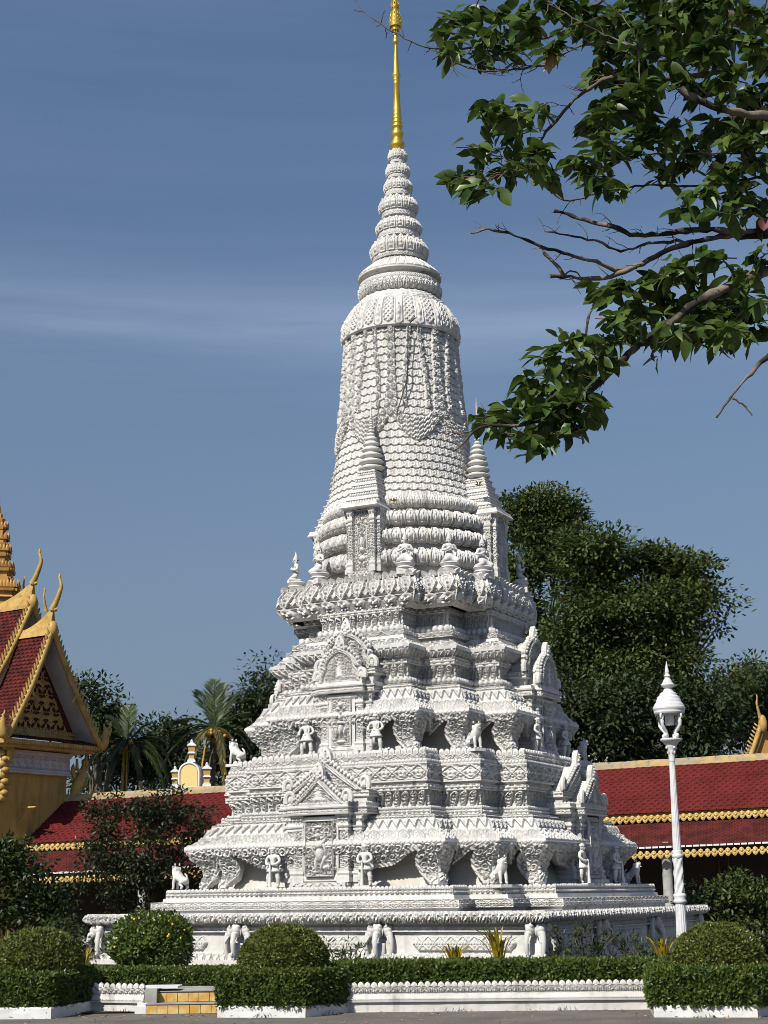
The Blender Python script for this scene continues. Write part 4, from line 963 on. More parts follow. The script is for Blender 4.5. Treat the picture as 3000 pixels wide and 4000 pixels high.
def skin_mesh(name, m, verts, edges, radii, sub=2, root=0):
    me = bpy.data.meshes.new(name); me.from_pydata(verts, edges, []); o = bpy.data.objects.new(name, me); COL.objects.link(o)
    sk = o.modifiers.new('skin', 'SKIN'); sk.use_smooth_shade = True; sk.branch_smoothing = 0.3
    for i, r in enumerate(radii):
        v = me.skin_vertices[0].data[i]; v.radius = (r, r) if not hasattr(r, '__len__') else r; v.use_root = (i == root)
    ss = o.modifiers.new('sub', 'SUBSURF'); ss.levels = sub; ss.render_levels = sub
    dg = bpy.context.evaluated_depsgraph_get(); dg.update()
    res = bpy.data.meshes.new_from_object(o.evaluated_get(dg)); res.name = name
    bpy.data.objects.remove(o); bpy.data.meshes.remove(me)
    res.materials.clear(); res.materials.append(M[m])
    for p in res.polygons: p.use_smooth = True
    return res
def join_into(me, mb, m):
    """adds the collected faces to a copy of a mesh"""
    V = np.empty(len(me.vertices) * 3, np.float32); me.vertices.foreach_get('co', V)
    q = [list(p.vertices) for p in me.polygons]
    b = MB(); b.add(V.reshape(-1, 3), [f for f in q if len(f) == 4], [f for f in q if len(f) == 3])
    b.V += mb.V; b.Q += [x + b.n for x in mb.Q]; b.T += [x + b.n for x in mb.T]; b.n += mb.n
    return b.mesh(me.name, m, True)
def guardian(var):
    V = [(0, 0, .33), (0, 0, .40), (.005, 0, .48), (0, 0, .55), (.0, 0, .585), (.012, 0, .635), (.012, 0, .685)]
    R = [(.068, .06), (.06, .055), (.072, .062), (.075, .05), (.03, .03), (.05, .05), (.042, .045)]
    E = [(0, 1), (1, 2), (2, 3), (3, 4), (4, 5), (5, 6)]
    for s in (1, -1):
        n = len(V)
        V += [(0, s * .065, .30), (.01, s * .10, .18), (.0, s * .105, .07), (0, s * .105, .025), (.06, s * .115, .018)]
        R += [.056, .043, .036, .028, .022]; E += [(0, n), (n, n + 1), (n + 1, n + 2), (n + 2, n + 3), (n + 3, n + 4)]
        n = len(V)
        if var == 0: V += [(0, s * .105, .545), (.01, s * .145, .46), (.07, s * .10, .405), (.115, s * .02, .40)]
        else: V += [(0, s * .105, .545), (.0, s * .165, .46), (.06, s * .14, .405), (.09, s * .11, .40)]
        R += [.036, .031, .027, .024]; E += [(3, n), (n, n + 1), (n + 1, n + 2), (n + 2, n + 3)]
    me = skin_mesh('figure', 'statue', V, E, R, 2)
    mb = MB()
    mb.lathe([(.06, .42), (.07, .395), (.085, .36), (.115, .30), (.125, .27), (.10, .275), (.05, .30)], n=16)        # short flared skirt
    mb.V[-1][:, 1] *= 1.12; mb.V[-1][:, 0] *= .92
    mb.box((.085, 0, .22), (.02, .05, .20)); mb.tube([(.0, -.075, .405), (.07, 0, .40), (.0, .075, .405)], [.02] * 3, 6)
    mb.ball((.058, 0, .637), (.016, .012, .014), 7, 5); mb.ball((.052, 0, .614), (.018, .026, .010), 8, 5)
    for s in (1, -1):
        mb.ball((.047, s * .02, .652), (.014, .014, .009), 7, 5); mb.ball((.01, s * .053, .64), (.016, .010, .03), 7, 5)
        mb.lathe([(.045, .095), (.045, .108)], (.0, s * .105, 0), 10); mb.lathe([(.043, .15), (.046, .165), (.043, .175)], (.005, s * .104, 0), 10)
    mb.lathe([(.056, .668), (.06, .678), (.055, .69), (.04, .712), (.015, .722), (.001, .724)], (.008, 0, 0), 14)     # cap
    me = join_into(me, mb, 'statue')
    mb = MB()
    if var == 0: mb.tube([(.125, 0, .0), (.122, 0, .12), (.12, 0, .42)], [.036, .028, .018], 8)                        # club
    else: mb.tube([(.09, .10, .42), (.07, .105, .56)], [.018, .016], 7)
    club = mb.mesh('club', 'statue', True)
    mb = MB(); mb.box((.02, 0, -.03), (.28, .34, .06)); ped = mb.mesh('pedestal', 'statue')
    return me, club, ped
def lion():
    V = [(-.12, 0, .17), (0, 0, .22), (.085, 0, .26), (.105, 0, .35), (.12, 0, .425), (.18, 0, .415), (.205, 0, .405), (.11, 0, .47)]
    R = [.078, .075, .095, .082, .080, .050, .036, .045]; E = [(0, 1), (1, 2), (2, 3), (3, 4), (4, 5), (5, 6), (4, 7)]
    for s in (1, -1):
        n = len(V); V += [(.105, s * .058, .21), (.125, s * .06, .11), (.125, s * .06, .03), (.16, s * .062, .018)]; R += [.042, .030, .025, .022]; E += [(2, n), (n, n + 1), (n + 1, n + 2), (n + 2, n + 3)]
        n = len(V); V += [(-.10, s * .075, .14), (-.045, s * .085, .115), (-.14, s * .08, .055), (-.075, s * .08, .018)]; R += [.058, .036, .026, .024]; E += [(0, n), (n, n + 1), (n + 1, n + 2), (n + 2, n + 3)]
    n = len(V); V += [(-.185, 0, .20), (-.165, 0, .26), (-.11, 0, .31)]; R += [.022, .02, .014]; E += [(0, n), (n, n + 1), (n + 1, n + 2)]
    me = skin_mesh('body', 'statue', V, E, R, 2)
    mb = MB()
    for s in (1, -1):
        mb.ball((.09, s * .062, .48), (.02, .014, .026), 7, 5); mb.ball((.172, s * .034, .45), (.016, .014, .013), 7, 5)
        mb.ball((.075, s * .06, .38), (.035, .02, .055), 8, 6)
    mb.ball((.20, 0, .365), (.026, .03, .012), 7, 5); mb.ball((.09, 0, .30), (.07, .085, .06), 10, 6)
    me = join_into(me, mb, 'statue')
    mb = MB(); mb.box((.0, 0, -.025), (.42, .24, .05)); return me, mb.mesh('pedestal', 'statue')
def kneeler():
    V = [(0, 0, .085), (-.01, 0, .16), (.0, 0, .25), (-.005, 0, .305), (0, 0, .335), (.008, 0, .385), (.006, 0, .42)]
    R = [(.085, .08), (.058, .055), (.065, .05), (.055, .045), (.026, .026), (.046, .043), (.038, .038)]
    E = [(i, i + 1) for i in range(6)]
    for s in (1, -1):
        n = len(V); V += [(.06, s * .075, .07), (.13, s * .10, .045), (.04, s * .115, .03), (-.08, s * .10, .03)]; R += [.056, .045, .036, .03]; E += [(0, n), (n, n + 1), (n + 1, n + 2), (n + 2, n + 3)]
        n = len(V); V += [(0, s * .088, .30), (.0, s * .12, .215), (.07, s * .06, .225), (.085, s * .012, .265)]; R += [.032, .027, .023, .018]; E += [(3, n), (n, n + 1), (n + 1, n + 2), (n + 2, n + 3)]
    me = skin_mesh('figure', 'statue', V, E, R, 2)
    mb = MB(); mb.lathe([(.05, .40), (.054, .41), (.045, .425), (.05, .432), (.032, .455), (.034, .462), (.020, .485), (.012, .52), (.001, .56)], (.004, 0, 0), 14)
    for s in (1, -1): mb.ball((.006, s * .05, .375), (.014, .010, .028), 7, 5); mb.ball((.044, s * .017, .395), (.01, .012, .007), 6, 5)
    mb.ball((.053, 0, .383), (.012, .009, .012), 6, 5); mb.ball((.047, 0, .365), (.01, .016, .006), 6, 5)
    me = join_into(me, mb, 'statue')
    mb = MB(); mb.lathe([(.14, -.09), (.16, -.07), (.13, -.045), (.15, -.02), (.165, .0), (.15, .02), (.10, .025), (0.001, .026)], n=22); mb.box((0, 0, -.135), (.26, .28, .09))
    return me, mb.mesh('pedestal', 'statue')
def statue(name, meshes, parts, label, cat, group, p, face, sc=1.0):
    t = thing(name, label, cat, st_world(p), ST_RZ + face, group); t.scale = (sc,) * 3
    for me, n in zip(meshes, parts): place(n, me, t)
    return t
G0, G1, LI, KN = guardian(0), guardian(1), lion(), kneeler()
zt = 1.79
for (p, f, txt) in (((4.07, -.93, zt), 0, 'left of the lower niche on the sunlit face'), ((4.07, 1.02, zt), 0, 'right of the lower niche on the sunlit face'),
                    ((1.02, 4.07, zt), math.pi / 2, 'nearer side of the shaded lower niche'), ((-.93, 4.07, zt), math.pi / 2, 'farther side of the shaded lower niche')):
    statue('guardian_statue', G0, ('figure', 'club', 'pedestal'), 'white guardian statue leaning on a club, ' + txt, 'statue', 'guardian statues on the lower terrace', p, f, 1.02)
zt = 4.29
for (p, f, txt) in (((3.17, -.73, zt), 0, 'left of the upper niche on the sunlit face'), ((3.17, .80, zt), 0, 'right of the upper niche on the sunlit face'),
                    ((.80, 3.17, zt), math.pi / 2, 'nearer side of the shaded upper niche'), ((-.73, 3.17, zt), math.pi / 2, 'farther side of the shaded upper niche')):
    statue('guardian_statue', G1, ('figure', 'sword', 'pedestal'), 'white guardian statue holding a sword, ' + txt, 'statue', 'guardian statues on the upper terrace', p, f, .98)
for (p, f, txt) in (((3.42, -3.48, 1.77), -math.pi / 2 - .15, 'at the left end of the lower terrace'), ((3.53, 3.43, 1.77), math.pi / 4 + .25, 'on the near corner of the lower terrace'), ((-3.2, 3.62, 1.77), math.pi / 2, 'at the right end of the lower terrace'),
                    ((2.62, -2.68, 4.25), -math.pi / 2 - .1, 'at the left end of the upper terrace'), ((2.62, 2.60, 4.27), math.pi / 4 + .25, 'on the near corner of the upper terrace'), ((-1.9, 3.02, 4.30), math.pi / 2, 'at the right end of the upper terrace')):
    statue('lion_statue', LI, ('body', 'pedestal'), 'white stone lion ' + txt, 'statue', 'lion statues on the terraces', p, f, 1.02)
for (p, txt) in (((1.60, -1.90, 8.09), 'farthest left on the lotus ledge'), ((2.18, -1.0, 8.09), 'between the left ledge end and the front spirelet'), ((2.18, 1.0, 8.09), 'just right of the front spirelet'),
                 ((1.74, 1.78, 8.09), 'midway between the front and right spirelets'), ((1.0, 2.18, 8.09), 'just left of the right spirelet'), ((-.9, 2.2, 8.09), 'on the right edge, beyond the right spirelet')):
    statue('kneeling_statue', KN, ('figure', 'pedestal'), 'white kneeling figure in pointed crown, ' + txt, 'statue', 'kneeling figures round the lotus ledge', p, math.atan2(p[1], p[0]), 1.26)
# ------------------------------------------------------------------ ground, low walls, steps, planters
def sheet(name, pts, z, m, kind='structure'):
    mb = MB(); p = np.array([(x, y, z) for x, y in pts]); n = len(p); k = np.arange(n)
    mb.add(np.vstack([p, p.mean(0)]), None, np.stack([k, (k + 1) % n, np.full(n, n)], -1))
    return tag(mb.build(name, m), kind=kind)
sheet('ground', [(-400, -60), (400, -60), (400, 600), (-400, 600)], 0.0, 'pave')
sheet('garden_bed', [(-9, 23.6), (9, 23.3), (9.5, 45), (-12, 45)], 0.02, 'soil')
CAM_L = None
EXX, EZZ = np.array([1., 0, 0]), np.array([0, 0, 1.])
def low_wall(x0, x1, y0, y1, label):
    """white garden wall with moulding and pointed cresting; runs x0,y0 -> x1,y1"""
    t = thing('garden_wall', label, 'wall', (0, 0, 0))
    d = np.array([x1 - x0, y1 - y0, 0]); L = np.linalg.norm(d); d /= L; b = np.array([-d[1], d[0], 0])
    A = np.array([x0, y0, 0.]); B = np.array([x1, y1, 0.])
    def lv(z, off): return [A - b * off + EZZ * z, B - b * off + EZZ * z, B + b * (.2 + off) + EZZ * z, A + b * (.2 + off) + EZZ * z]
    mb = MB()
    carve(mb, [lv(0, 0), lv(.135, 0)], flat, .04, keep_all=True)
    carve(mb, [lv(.135, 0), lv(.137, .035), lv(.160, .04), lv(.163, .02)], None)
    carve(mb, [lv(.163, .02), lv(.185, .03)], h_beads(.035, .012), .01, keep_all=True)
    carve(mb, [lv(.185, .025), lv(.262, .0)], flat, .04, keep_all=True)
    carve(mb, [lv(.262, .0), lv(.35, .015)], h_petal(.095, .03, boss=True), .009, keep_all=True)
    carve(mb, [lv(.35, .015), lv(.352, -.1)], None)
    mb.build('wall_body', 'stone', t)
    mb = MB()
    n = int(L / .095)
    for k in range(n):
        v, q, tr = leafcap(.086, .08 * rng.uniform(.93, 1.05), .028)
        o = A + d * ((k + .5) * L / n) + EZZ * .335 + b * .02
        mb.add(o - v[:, :1] * b + v[:, 1:2] * d + v[:, 2:] * EZZ, q, tr)
    mb.build('cresting', 'stone', t)
    return t
low_wall(-.95, 4.1, 23.12, 22.86, 'long white garden wall with pointed cresting before the right hedge')
low_wall(-4.6, -3.58, 24.0, 23.55, 'short white garden wall with pointed cresting left of the yellow tiled steps')
t = thing('wall_end_block', 'grey cement block ending the short wall beside the steps', 'block', (0, 0, 0))
mb = MB(); mb.box((-3.47, 23.72, .17), (.17, .55, .34)); mb.build('block', 'grey', t)
mb = MB(); mb.box((-3.36, 23.85, .35), (.52, .5, .025)); mb.build('coping', 'white', t)
mb = MB(); mb.box((-3.58, 23.5, .05), (.22, .2, .10)); mb.box((-3.58, 23.5, .12), (.16, .15, .05)); mb.build('plinth', 'white', t)
t = thing('garden_steps', 'two low steps faced with yellow tiles between wall and centre planter', 'steps', (0, 0, 0))
mb = MB(); mb.box((-2.75, 23.75, .068), (1.52, 1.0, .136)); mb.box((-2.72, 24.15, .145), (1.40, 1.1, .29)); mb.box((-2.7, 26.0, .15), (1.5, 2.8, .292)); mb.build('step_body', 'grey', t)
tl = bpy.data.materials.new('glazed_yellow_tile'); M['tile'] = mat('glazed_tile', (0.52, 0.30, 0.07), .35, (0.60, 0.45, 0.20), 7, 3, .4, .62, stains=[((.30, .13, .03), 9, .6, .7, .7, None)]); bpy.data.materials.remove(tl)
for (x0, x1, y, z0, z1) in ((-3.50, -2.0, 23.243, .006, .130), (-3.41, -2.03, 23.592, .150, .270)):
    mb = MB(); w = .155; n = int((x1 - x0) / w)
    for k in range(n): mb.box((x0 + (k + .5) * w, y, (z0 + z1) / 2), (w - .008, .02 + rng.uniform(0, .004), z1 - z0))
    mb.build('riser_tiles', 'tile', t)
mb = MB(); mb.box((-2.75, 23.42, .1395), (1.53, .40, .008)); mb.box((-2.72, 23.95, .2945), (1.41, .75, .008)); mb.build('treads', 'grey', t)

def planter(poly, label, h=.155, w=.13):
    t = thing('planter', label, 'planter', (0, 0, 0), 0, 'whitewashed planters')
    p = np.array(poly, float); n = len(p); c = p.mean(0)
    q = c + (p - c) * (1 - w / np.linalg.norm(p - c, axis=1, keepdims=True))
    mb = MB(); bev = .02
    for k in range(n):
        a, b = p[k], p[(k + 1) % n]; ai, bi = q[k], q[(k + 1) % n]
        L = np.linalg.norm(b - a); m = max(3, int(L / .05))
        t_ = np.linspace(0, 1, m + 1)[:, None]
        P = []
        for f, z in ((0, 0), (0, h * .5), (0, h - bev), (bev / w, h), (1 - bev / w, h), (1, h - bev), (1, 0)):
            o = a + (b - a) * t_; i = ai + (bi - ai) * t_
            g = o + (i - o) * f
            P.append(np.concatenate([g, np.full((m + 1, 1), z)], 1))
        P = np.stack(P, 1); P += (vnoise(P[..., 0] * 9, P[..., 1] * 9 + P[..., 2] * 20)[..., None] - .5) * .012 * np.array([1, 1, .6])
        P[:, 0, 2] = 0; mb.grid(P[:, :])
    mb.build('kerb', 'kerb', t)
    mb = MB(); k = np.arange(n); mb.add(np.vstack([np.c_[q, np.full(n, h - .05)], [*c, h - .05]]), None, np.stack([k, (k + 1) % n, np.full(n, n)], -1)); mb.build('soil', 'soil', t)
    return t
PM = [(-2.40, 22.47), (-1.17, 22.23), (-.60, 23.1), (-.72, 24.0), (-2.30, 24.1)]
PL = [(-6.6, 22.75), (-4.74, 22.66), (-4.36, 24.05), (-4.5, 25), (-6.6, 25)]
PR = [(3.47, 21.45), (4.78, 21.2), (5.4, 22.1), (5.2, 23.2), (3.7, 23.3)]
planter(PM, 'whitewashed kerb of the middle planter, right of the yellow steps')
planter(PL, 'whitewashed kerb of the left planter at the edge of the photo')
planter(PR, 'whitewashed kerb of the right planter, below the lamp')

# ------------------------------------------------------------------ foliage
def leaves(mb, C, D, N, L, Wd, fold=.12):
    D = D / (np.linalg.norm(D, axis=1, keepdims=True) + 1e-9)
    S = np.cross(D, N); S /= np.linalg.norm(S, axis=1, keepdims=True) + 1e-9
    Nn = np.cross(S, D)
    L = np.broadcast_to(L, (len(C),))[:, None]; Wd = np.broadcast_to(Wd, (len(C),))[:, None]
    v = np.stack([C, C + D * L * .45 + S * Wd * .5 + Nn * Wd * fold, C + D * L, C + D * L * .45 - S * Wd * .5 + Nn * Wd * fold], 1)
    n = len(C); mb.add(v.reshape(-1, 3), np.arange(4 * n).reshape(n, 4))
def rdir(n, up=0.0):
    d = rng.normal(size=(n, 3)); d[:, 2] += up; return d / np.linalg.norm(d, axis=1, keepdims=True)
def clipped(name, label, cat, pts, nrm, m, core, size=.058, group=None, rough=.022):
    """hedge: leaf-sized faces in a shell over a dark core"""
    t = thing(name, label, cat, (0, 0, 0), 0, group)
    n = len(pts); off = (vnoise(pts[:, 0] * 6 + 3, pts[:, 1] * 6 + pts[:, 2] * 7) - .5) * .045
    P = pts + nrm * (off + rng.uniform(-rough * 1.6, rough * .7, n))[:, None]
    D = rdir(n) + nrm * .55 + np.array([0, 0, .25]); N = nrm + rng.normal(size=(n, 3)) * .55
    mb = MB(); leaves(mb, P, D, N, size * rng.uniform(.7, 1.3, n), size * .55 * rng.uniform(.8, 1.2, n), .15)
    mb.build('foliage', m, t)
    core.build('shadow_core', 'hedgecore', t)  # solid near-black core, its colour stands in for shade among the leaves
    return t
def hedge_box(poly, z0, z1, dens, label, m='hedge', group='clipped box hedges', taper=.0):
    p = np.array(poly, float); n = len(p); c = p.mean(0)
    pts, nrm = [], []
    for k in range(n):
        a, b = p[k], p[(k + 1) % n]; d = b - a; L = np.linalg.norm(d)
        nn = np.array([d[1], -d[0], 0]) / L
        q = max(1, int(L * (z1 - z0) * dens)); u = rng.random(q); v = rng.random(q)
        z = z0 + v * (z1 - z0)
        pts.append(np.stack([a[0] + d[0] * u, a[1] + d[1] * u, z], -1) + nn * (.03 * np.sin(v * 3.1))[:, None]); nrm.append(np.repeat(nn[None], q, 0))
    lo, hi = p.min(0), p.max(0); q = int((hi - lo).prod() * dens * .8); g = lo + rng.random((q, 2)) * (hi - lo)
    ins = np.ones(q, bool)
    for k in range(n):
        a, b = p[k], p[(k + 1) % n]; d = b - a; ins &= ((g[:, 0] - a[0]) * d[1] - (g[:, 1] - a[1]) * d[0]) < 0
    g = g[ins]; pts.append(np.c_[g, np.full(len(g), z1)]); nrm.append(np.repeat([[0, 0, 1.]], len(g), 0))
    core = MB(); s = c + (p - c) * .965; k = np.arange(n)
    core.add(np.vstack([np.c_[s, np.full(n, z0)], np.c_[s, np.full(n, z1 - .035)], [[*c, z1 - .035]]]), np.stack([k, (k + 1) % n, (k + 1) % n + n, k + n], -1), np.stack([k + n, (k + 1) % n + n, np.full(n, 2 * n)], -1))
    return clipped('box_hedge', label, 'hedge', np.concatenate(pts), np.concatenate(nrm), m, core, group=group)
def dome(c, r, h, zb, dens, label):
    """round-topped clipped shrub: short drum under a dome"""
    q = int(2 * np.pi * r * (r + h) * dens); a = rng.random(q) * 2 * np.pi; f = rng.random(q)
    th = np.where(f < .25, 0, np.arcsin(np.clip((f - .25) / .75, 0, 1)))
    hz = h - r * .80
    z = np.where(f < .25, f / .25 * hz, hz + np.sin(th) * r * .80)
    nx = np.stack([np.cos(a) * np.cos(th), np.sin(a) * np.cos(th), np.sin(th)], -1)
    pts = np.stack([np.cos(a) * np.cos(th) ** .9 * r, np.sin(a) * np.cos(th) ** .9 * r, z], -1) + np.array([*c, zb])
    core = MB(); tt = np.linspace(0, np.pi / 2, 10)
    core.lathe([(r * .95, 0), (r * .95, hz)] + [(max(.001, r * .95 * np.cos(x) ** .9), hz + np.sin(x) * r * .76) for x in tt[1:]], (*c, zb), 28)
    return clipped('dome_topiary', label, 'topiary', pts, nx, 'hedgetop', core, .050, 'dome topiaries')
def inset(poly, d):
    p = np.array(poly, float); c = p.mean(0); return c + (p - c) * (1 - d / np.linalg.norm(p - c, axis=1, keepdims=True))
DEN = 3600
hedge_box(inset(PM, .02), .12, .60, DEN, 'low clipped hedge in the middle planter, right of the steps')
hedge_box(inset(PL, .06), .12, .585, DEN, 'low clipped hedge in the left planter at the photo edge')
hedge_box(inset(PR, .0), .12, .60, DEN, 'low clipped hedge in the right planter below the lamp')
pc = at(1108, 3800, 23.15); dome((pc[0], 23.2), .62, .70, .50, DEN, 'clipped green dome rising from the middle planter')
pc = at(140, 3800, 23.7); dome((pc[0], 23.75), .66, .68, .50, DEN, 'clipped green dome rising from the left planter')
pc = at(2815, 3800, 22.2); dome((pc[0], 22.25), .60, .66, .50, DEN, 'clipped green dome rising from the right planter')
a, b = at(1290, 3755, 24.3), at(2700, 3748, 23.9)
hedge_box([(a[0], 24.3), (b[0], 23.9), (b[0], 25.0), (a[0], 25.4)], .02, .60, DEN, 'long clipped hedge behind the cresting wall, before the platform')
a, b = at(300, 3775, 25.2), at(846, 3772, 24.9)
hedge_box([(a[0], 25.2), (b[0], 24.9), (b[0] + .1, 25.8), (a[0], 26.1)], .02, .515, DEN, 'clipped hedge left of the steps, under the round bush')

def bush(name, label, cat, blobs, m, leaf, n, stems=None, flowers=0, group=None, up=.3, shell=.6, wl=.45):
    """blobs: (centre, radii); leaves fill the outer part of each"""
    t = thing(name, label, cat, (float(blobs[0][0][0]), float(blobs[0][0][1]), 0), 0, group); O = np.array([blobs[0][0][0], blobs[0][0][1], 0])
    mb = MB(); vol = np.array([np.prod(b[1]) ** (2 / 3) for b in blobs]); vol /= vol.sum()
    for (c, r), f in zip(blobs, vol):
        k = int(n * f); d = rdir(k); q = shell + (1 - shell) * rng.random(k) ** .6
        q = q * (0.86 + .28 * vnoise(d[:, 0] * 3 + c[0] * 7 + 20, d[:, 1] * 3 + d[:, 2] * 4 + 30))
        P = np.array(c) + d * q[:, None] * np.array(r) - O
        leaves(mb, P, rdir(k) + d * .7 + np.array([0, 0, up]), d + rng.normal(size=(k, 3)) * .5 + np.array([0, 0, .3]), leaf * rng.uniform(.7, 1.3, k), leaf * wl * rng.uniform(.8, 1.2, k), .12)
    mb.build('foliage', m, t)
    sb = MB()
    for (c, r) in blobs:
        for _ in range(stems or 5):
            e = np.array(c) + rdir(1)[0] * np.array(r) * .75; s0 = np.array([blobs[0][0][0] + rng.normal() * .06, blobs[0][0][1] + rng.normal() * .06, 0])
            mid = (s0 + e) / 2 + rng.normal(size=3) * .08; tt = np.linspace(0, 1, 7)[:, None]
            P = s0 * (1 - tt) ** 2 + 2 * mid * tt * (1 - tt) + e * tt ** 2 - O
            sb.tube(P, np.linspace(.016, .005, 7) * max(1, leaf / .08), 5)
    sb.build('stems', 'bark', t)
    if flowers:
        fb = MB()
        fb.ball((0, 0, 0), .022, 6, 4); me_ = fb.mesh('flower', 'flower', True)
        for _ in range(flowers):
            c, r = blobs[0]; d = rdir(1)[0]; d[1] = -abs(d[1]); place('flower', me_, t, tuple(np.array(c) + d * np.array(r) - O))
    return t
c = at(588, 3680, 27.3); k = pxm(27.3)
bush('round_bush', 'round leafy green bush with few yellow flowers, left of the steps', 'bush', [(c, (160 * k, .75, 108 * k)), (c + [0.05, -.1, -.12], (150 * k, .7, 90 * k))], 'hedge', .075, 9000, 8, 26, shell=.78, wl=.55)
def tuft_shrub(label, px, py, Y, w, h, nst, m='shrub', leaf=.12, dens=26):
    base = at(px, py, Y); base[2] = 0.02; t = thing('flowering_shrub', label, 'shrub', tuple(base))
    sb, lb = MB(), MB(); kk = pxm(Y)
    for _ in range(nst):
        e = np.array([rng.uniform(-1, 1) * w * kk, rng.uniform(-.4, .4), h * kk * rng.uniform(.55, 1.05)]); mid = e * np.array([.25, .25, .55]) + rng.normal(size=3) * .05
        s0 = rng.normal(size=3) * .05; s0[2] = 0; tt = np.linspace(0, 1, 8)[:, None]; P = s0 * (1 - tt) ** 2 + 2 * mid * tt * (1 - tt) + e * tt ** 2
        sb.tube(P, np.linspace(.014, .006, 8), 5)
        for q in (5, 6, 7, 7, 7):
            n = dens // 5; d = rdir(n, .5); leaves(lb, P[q] + rng.normal(size=(n, 3)) * .03, d, rdir(n, 1.5), leaf * rng.uniform(.7, 1.2, n), leaf * .24, .1)
    sb.build('stems', 'bark', t); lb.build('foliage', m, t); return t
tuft_shrub('thin shrub with dark narrow leaves, right of the middle dome', 1335, 3760, 26.5, 85, 205, 16, dens=16)
tuft_shrub('loose leafy shrub before the shaded side of the platform', 2290, 3760, 26.5, 130, 225, 30, leaf=.12, dens=24)
tuft_shrub('smaller leafy shrub beside the lamp, right of the loose shrub', 2480, 3760, 26.8, 95, 205, 18, leaf=.12, dens=24)
def blades(label, px, py, Y, h, w, n):
    base = at(px, py, Y); base[2] = .02; zb = at(px, py, Y)[2]; t = thing('blade_plant', label, 'plant', tuple(base), 0, 'yellow striped blade plants'); mb = MB(); kk = pxm(Y)
    for _ in range(n):
        a = rng.uniform(0, 6.28); le = h * kk * rng.uniform(.6, 1.1); out = w * kk * rng.uniform(.2, 1.0); tt = np.linspace(0, 1, 7)[:, None]
        d = np.array([math.cos(a), math.sin(a), 0]); s = np.array([-d[1], d[0], 0])
        c = d * out * tt ** 1.6 + EZZ * (zb * .0 + (le + zb) * np.sin(tt * 1.5) ** .9); wd = .021 * np.sin(np.pi * (tt * .9 + .1)) ** .6
        P = np.stack([c - s * wd, c + np.array([0, 0, -.008]), c + s * wd], 1); mb.grid(P)
    mb.build('leaves', 'croton', t); return t
blades('small yellow and green blade plant behind the long hedge', 1775, 3755, 25.8, 62, 95, 26)
blades('tall yellow striped blade plant standing over the long hedge', 1950, 3755, 25.8, 118, 110, 34)
blades('yellow blade plant at the foot of the lamp', 2590, 3752, 25.8, 80, 80, 24)
blades('yellow blade plant by the left corner elephant of the platform', 325, 3800, 28.5, 85, 60, 22)
blades('yellow blade plant at the far left edge behind the dome', 20, 3760, 27, 110, 60, 22)

# dry leaves and grass blades gathered along the kerbs
mb = MB(); n = 420
X = rng.uniform(-6, 6, n); Yy = np.where(rng.random(n) < .5, rng.uniform(20.5, 22.4, n), 22.75 + rng.normal(size=n) * .12)
leaves(mb, np.stack([X, Yy, np.full(n, .012)], -1), rdir(n) * [1, 1, .15], np.array([0, 0, 1.]) + rng.normal(size=(n, 3)) * .25, rng.uniform(.03, .08, n), rng.uniform(.015, .035, n), .1)
tag(mb.build('leaf_litter', 'deadleaf'), 'dry fallen leaves scattered on the paving by the kerbs', 'leaves', kind='stuff')
mb = MB()
for cx, cy in ((-1.75, 22.31), (-.9, 22.6), (-4.55, 23.3), (-3.9, 23.6), (2.4, 22.9), (4.2, 21.28), (.9, 22.98)):
    n = 26; P = np.stack([cx + rng.normal(size=n) * .12, cy - .02 + rng.normal(size=n) * .02, np.zeros(n)], -1); leaves(mb, P, rdir(n, 1.4), rng.normal(size=(n, 3)), rng.uniform(.03, .09, n), .010, 0)
tag(mb.build('weeds', 'shrub'), 'thin weeds growing at the foot of the kerbs', 'weeds', kind='stuff')

# ------------------------------------------------------------------ street lamp
lp = at(2672, 3790, 25.0); LX = lp[0]
lamp = thing('street_lamp', 'white cast iron lamp post with pagoda-shaped cap before the red roof', 'lamp post', (LX, 25.0, 0))
mb = MB(); n = 40
def flute(z0, z1, r0, r1, nf=14, dep=.09):
    a = np.linspace(0, 2 * np.pi, nf * 6, endpoint=False)[:, None]; z = np.linspace(z0, z1, 8)[None]
    r = (r0 + (r1 - r0) * (z - z0) / (z1 - z0)) * (1 - dep * np.abs(np.sin(a * nf / 2)) ** 3)
    mb.grid(np.stack([r * np.cos(a), r * np.sin(a), z + 0 * a], -1), wrap=True)
mb.lathe([(.20, 0), (.20, .12), (.16, .16), (.12, .3), (.11, .4)], n=28); flute(.4, 1.42, .100, .078)
mb.lathe([(.078, 1.42), (.10, 1.44), (.105, 1.47), (.085, 1.50), (.098, 1.53), (.10, 1.56), (.08, 1.58)], n=28)
a = np.linspace(0, 2 * np.pi, 60, endpoint=False)[:, None]; z = np.linspace(1.58, 2.12, 40)[None]; r = .074 + .010 * np.sin(3 * a + z * 12) * np.cos(z * 16 - a) + .006 * np.sin(5 * a - z * 30)
mb.grid(np.stack([r * np.cos(a), r * np.sin(a), z + 0 * a], -1), wrap=True)
mb.lathe([(.075, 2.12), (.088, 2.14), (.088, 2.17), (.07, 2.19), (.082, 2.215), (.07, 2.24)], n=28)
flute(2.24, 3.62, .066, .046); mb.lathe([(.05, 3.62), (.05, 3.72)], n=24)
mb.build('pole', 'lampwhite', lamp, smooth=True)
mb = MB(); mb.lathe([(.046, 3.70), (.055, 3.72), (.05, 3.74), (.06, 3.80), (.08, 3.84), (.085, 3.86), (.09, 3.88)], n=24)
for a_ in np.arange(4) * math.pi / 2 + .4:
    mb.ball((.085 * math.cos(a_), .085 * math.sin(a_), 3.84), (.022, .022, .026), 8, 6)
for a_ in np.arange(8) * math.pi / 4:
    mb.ball((.062 * math.cos(a_), .062 * math.sin(a_), 3.775), (.012, .012, .035), 6, 5)
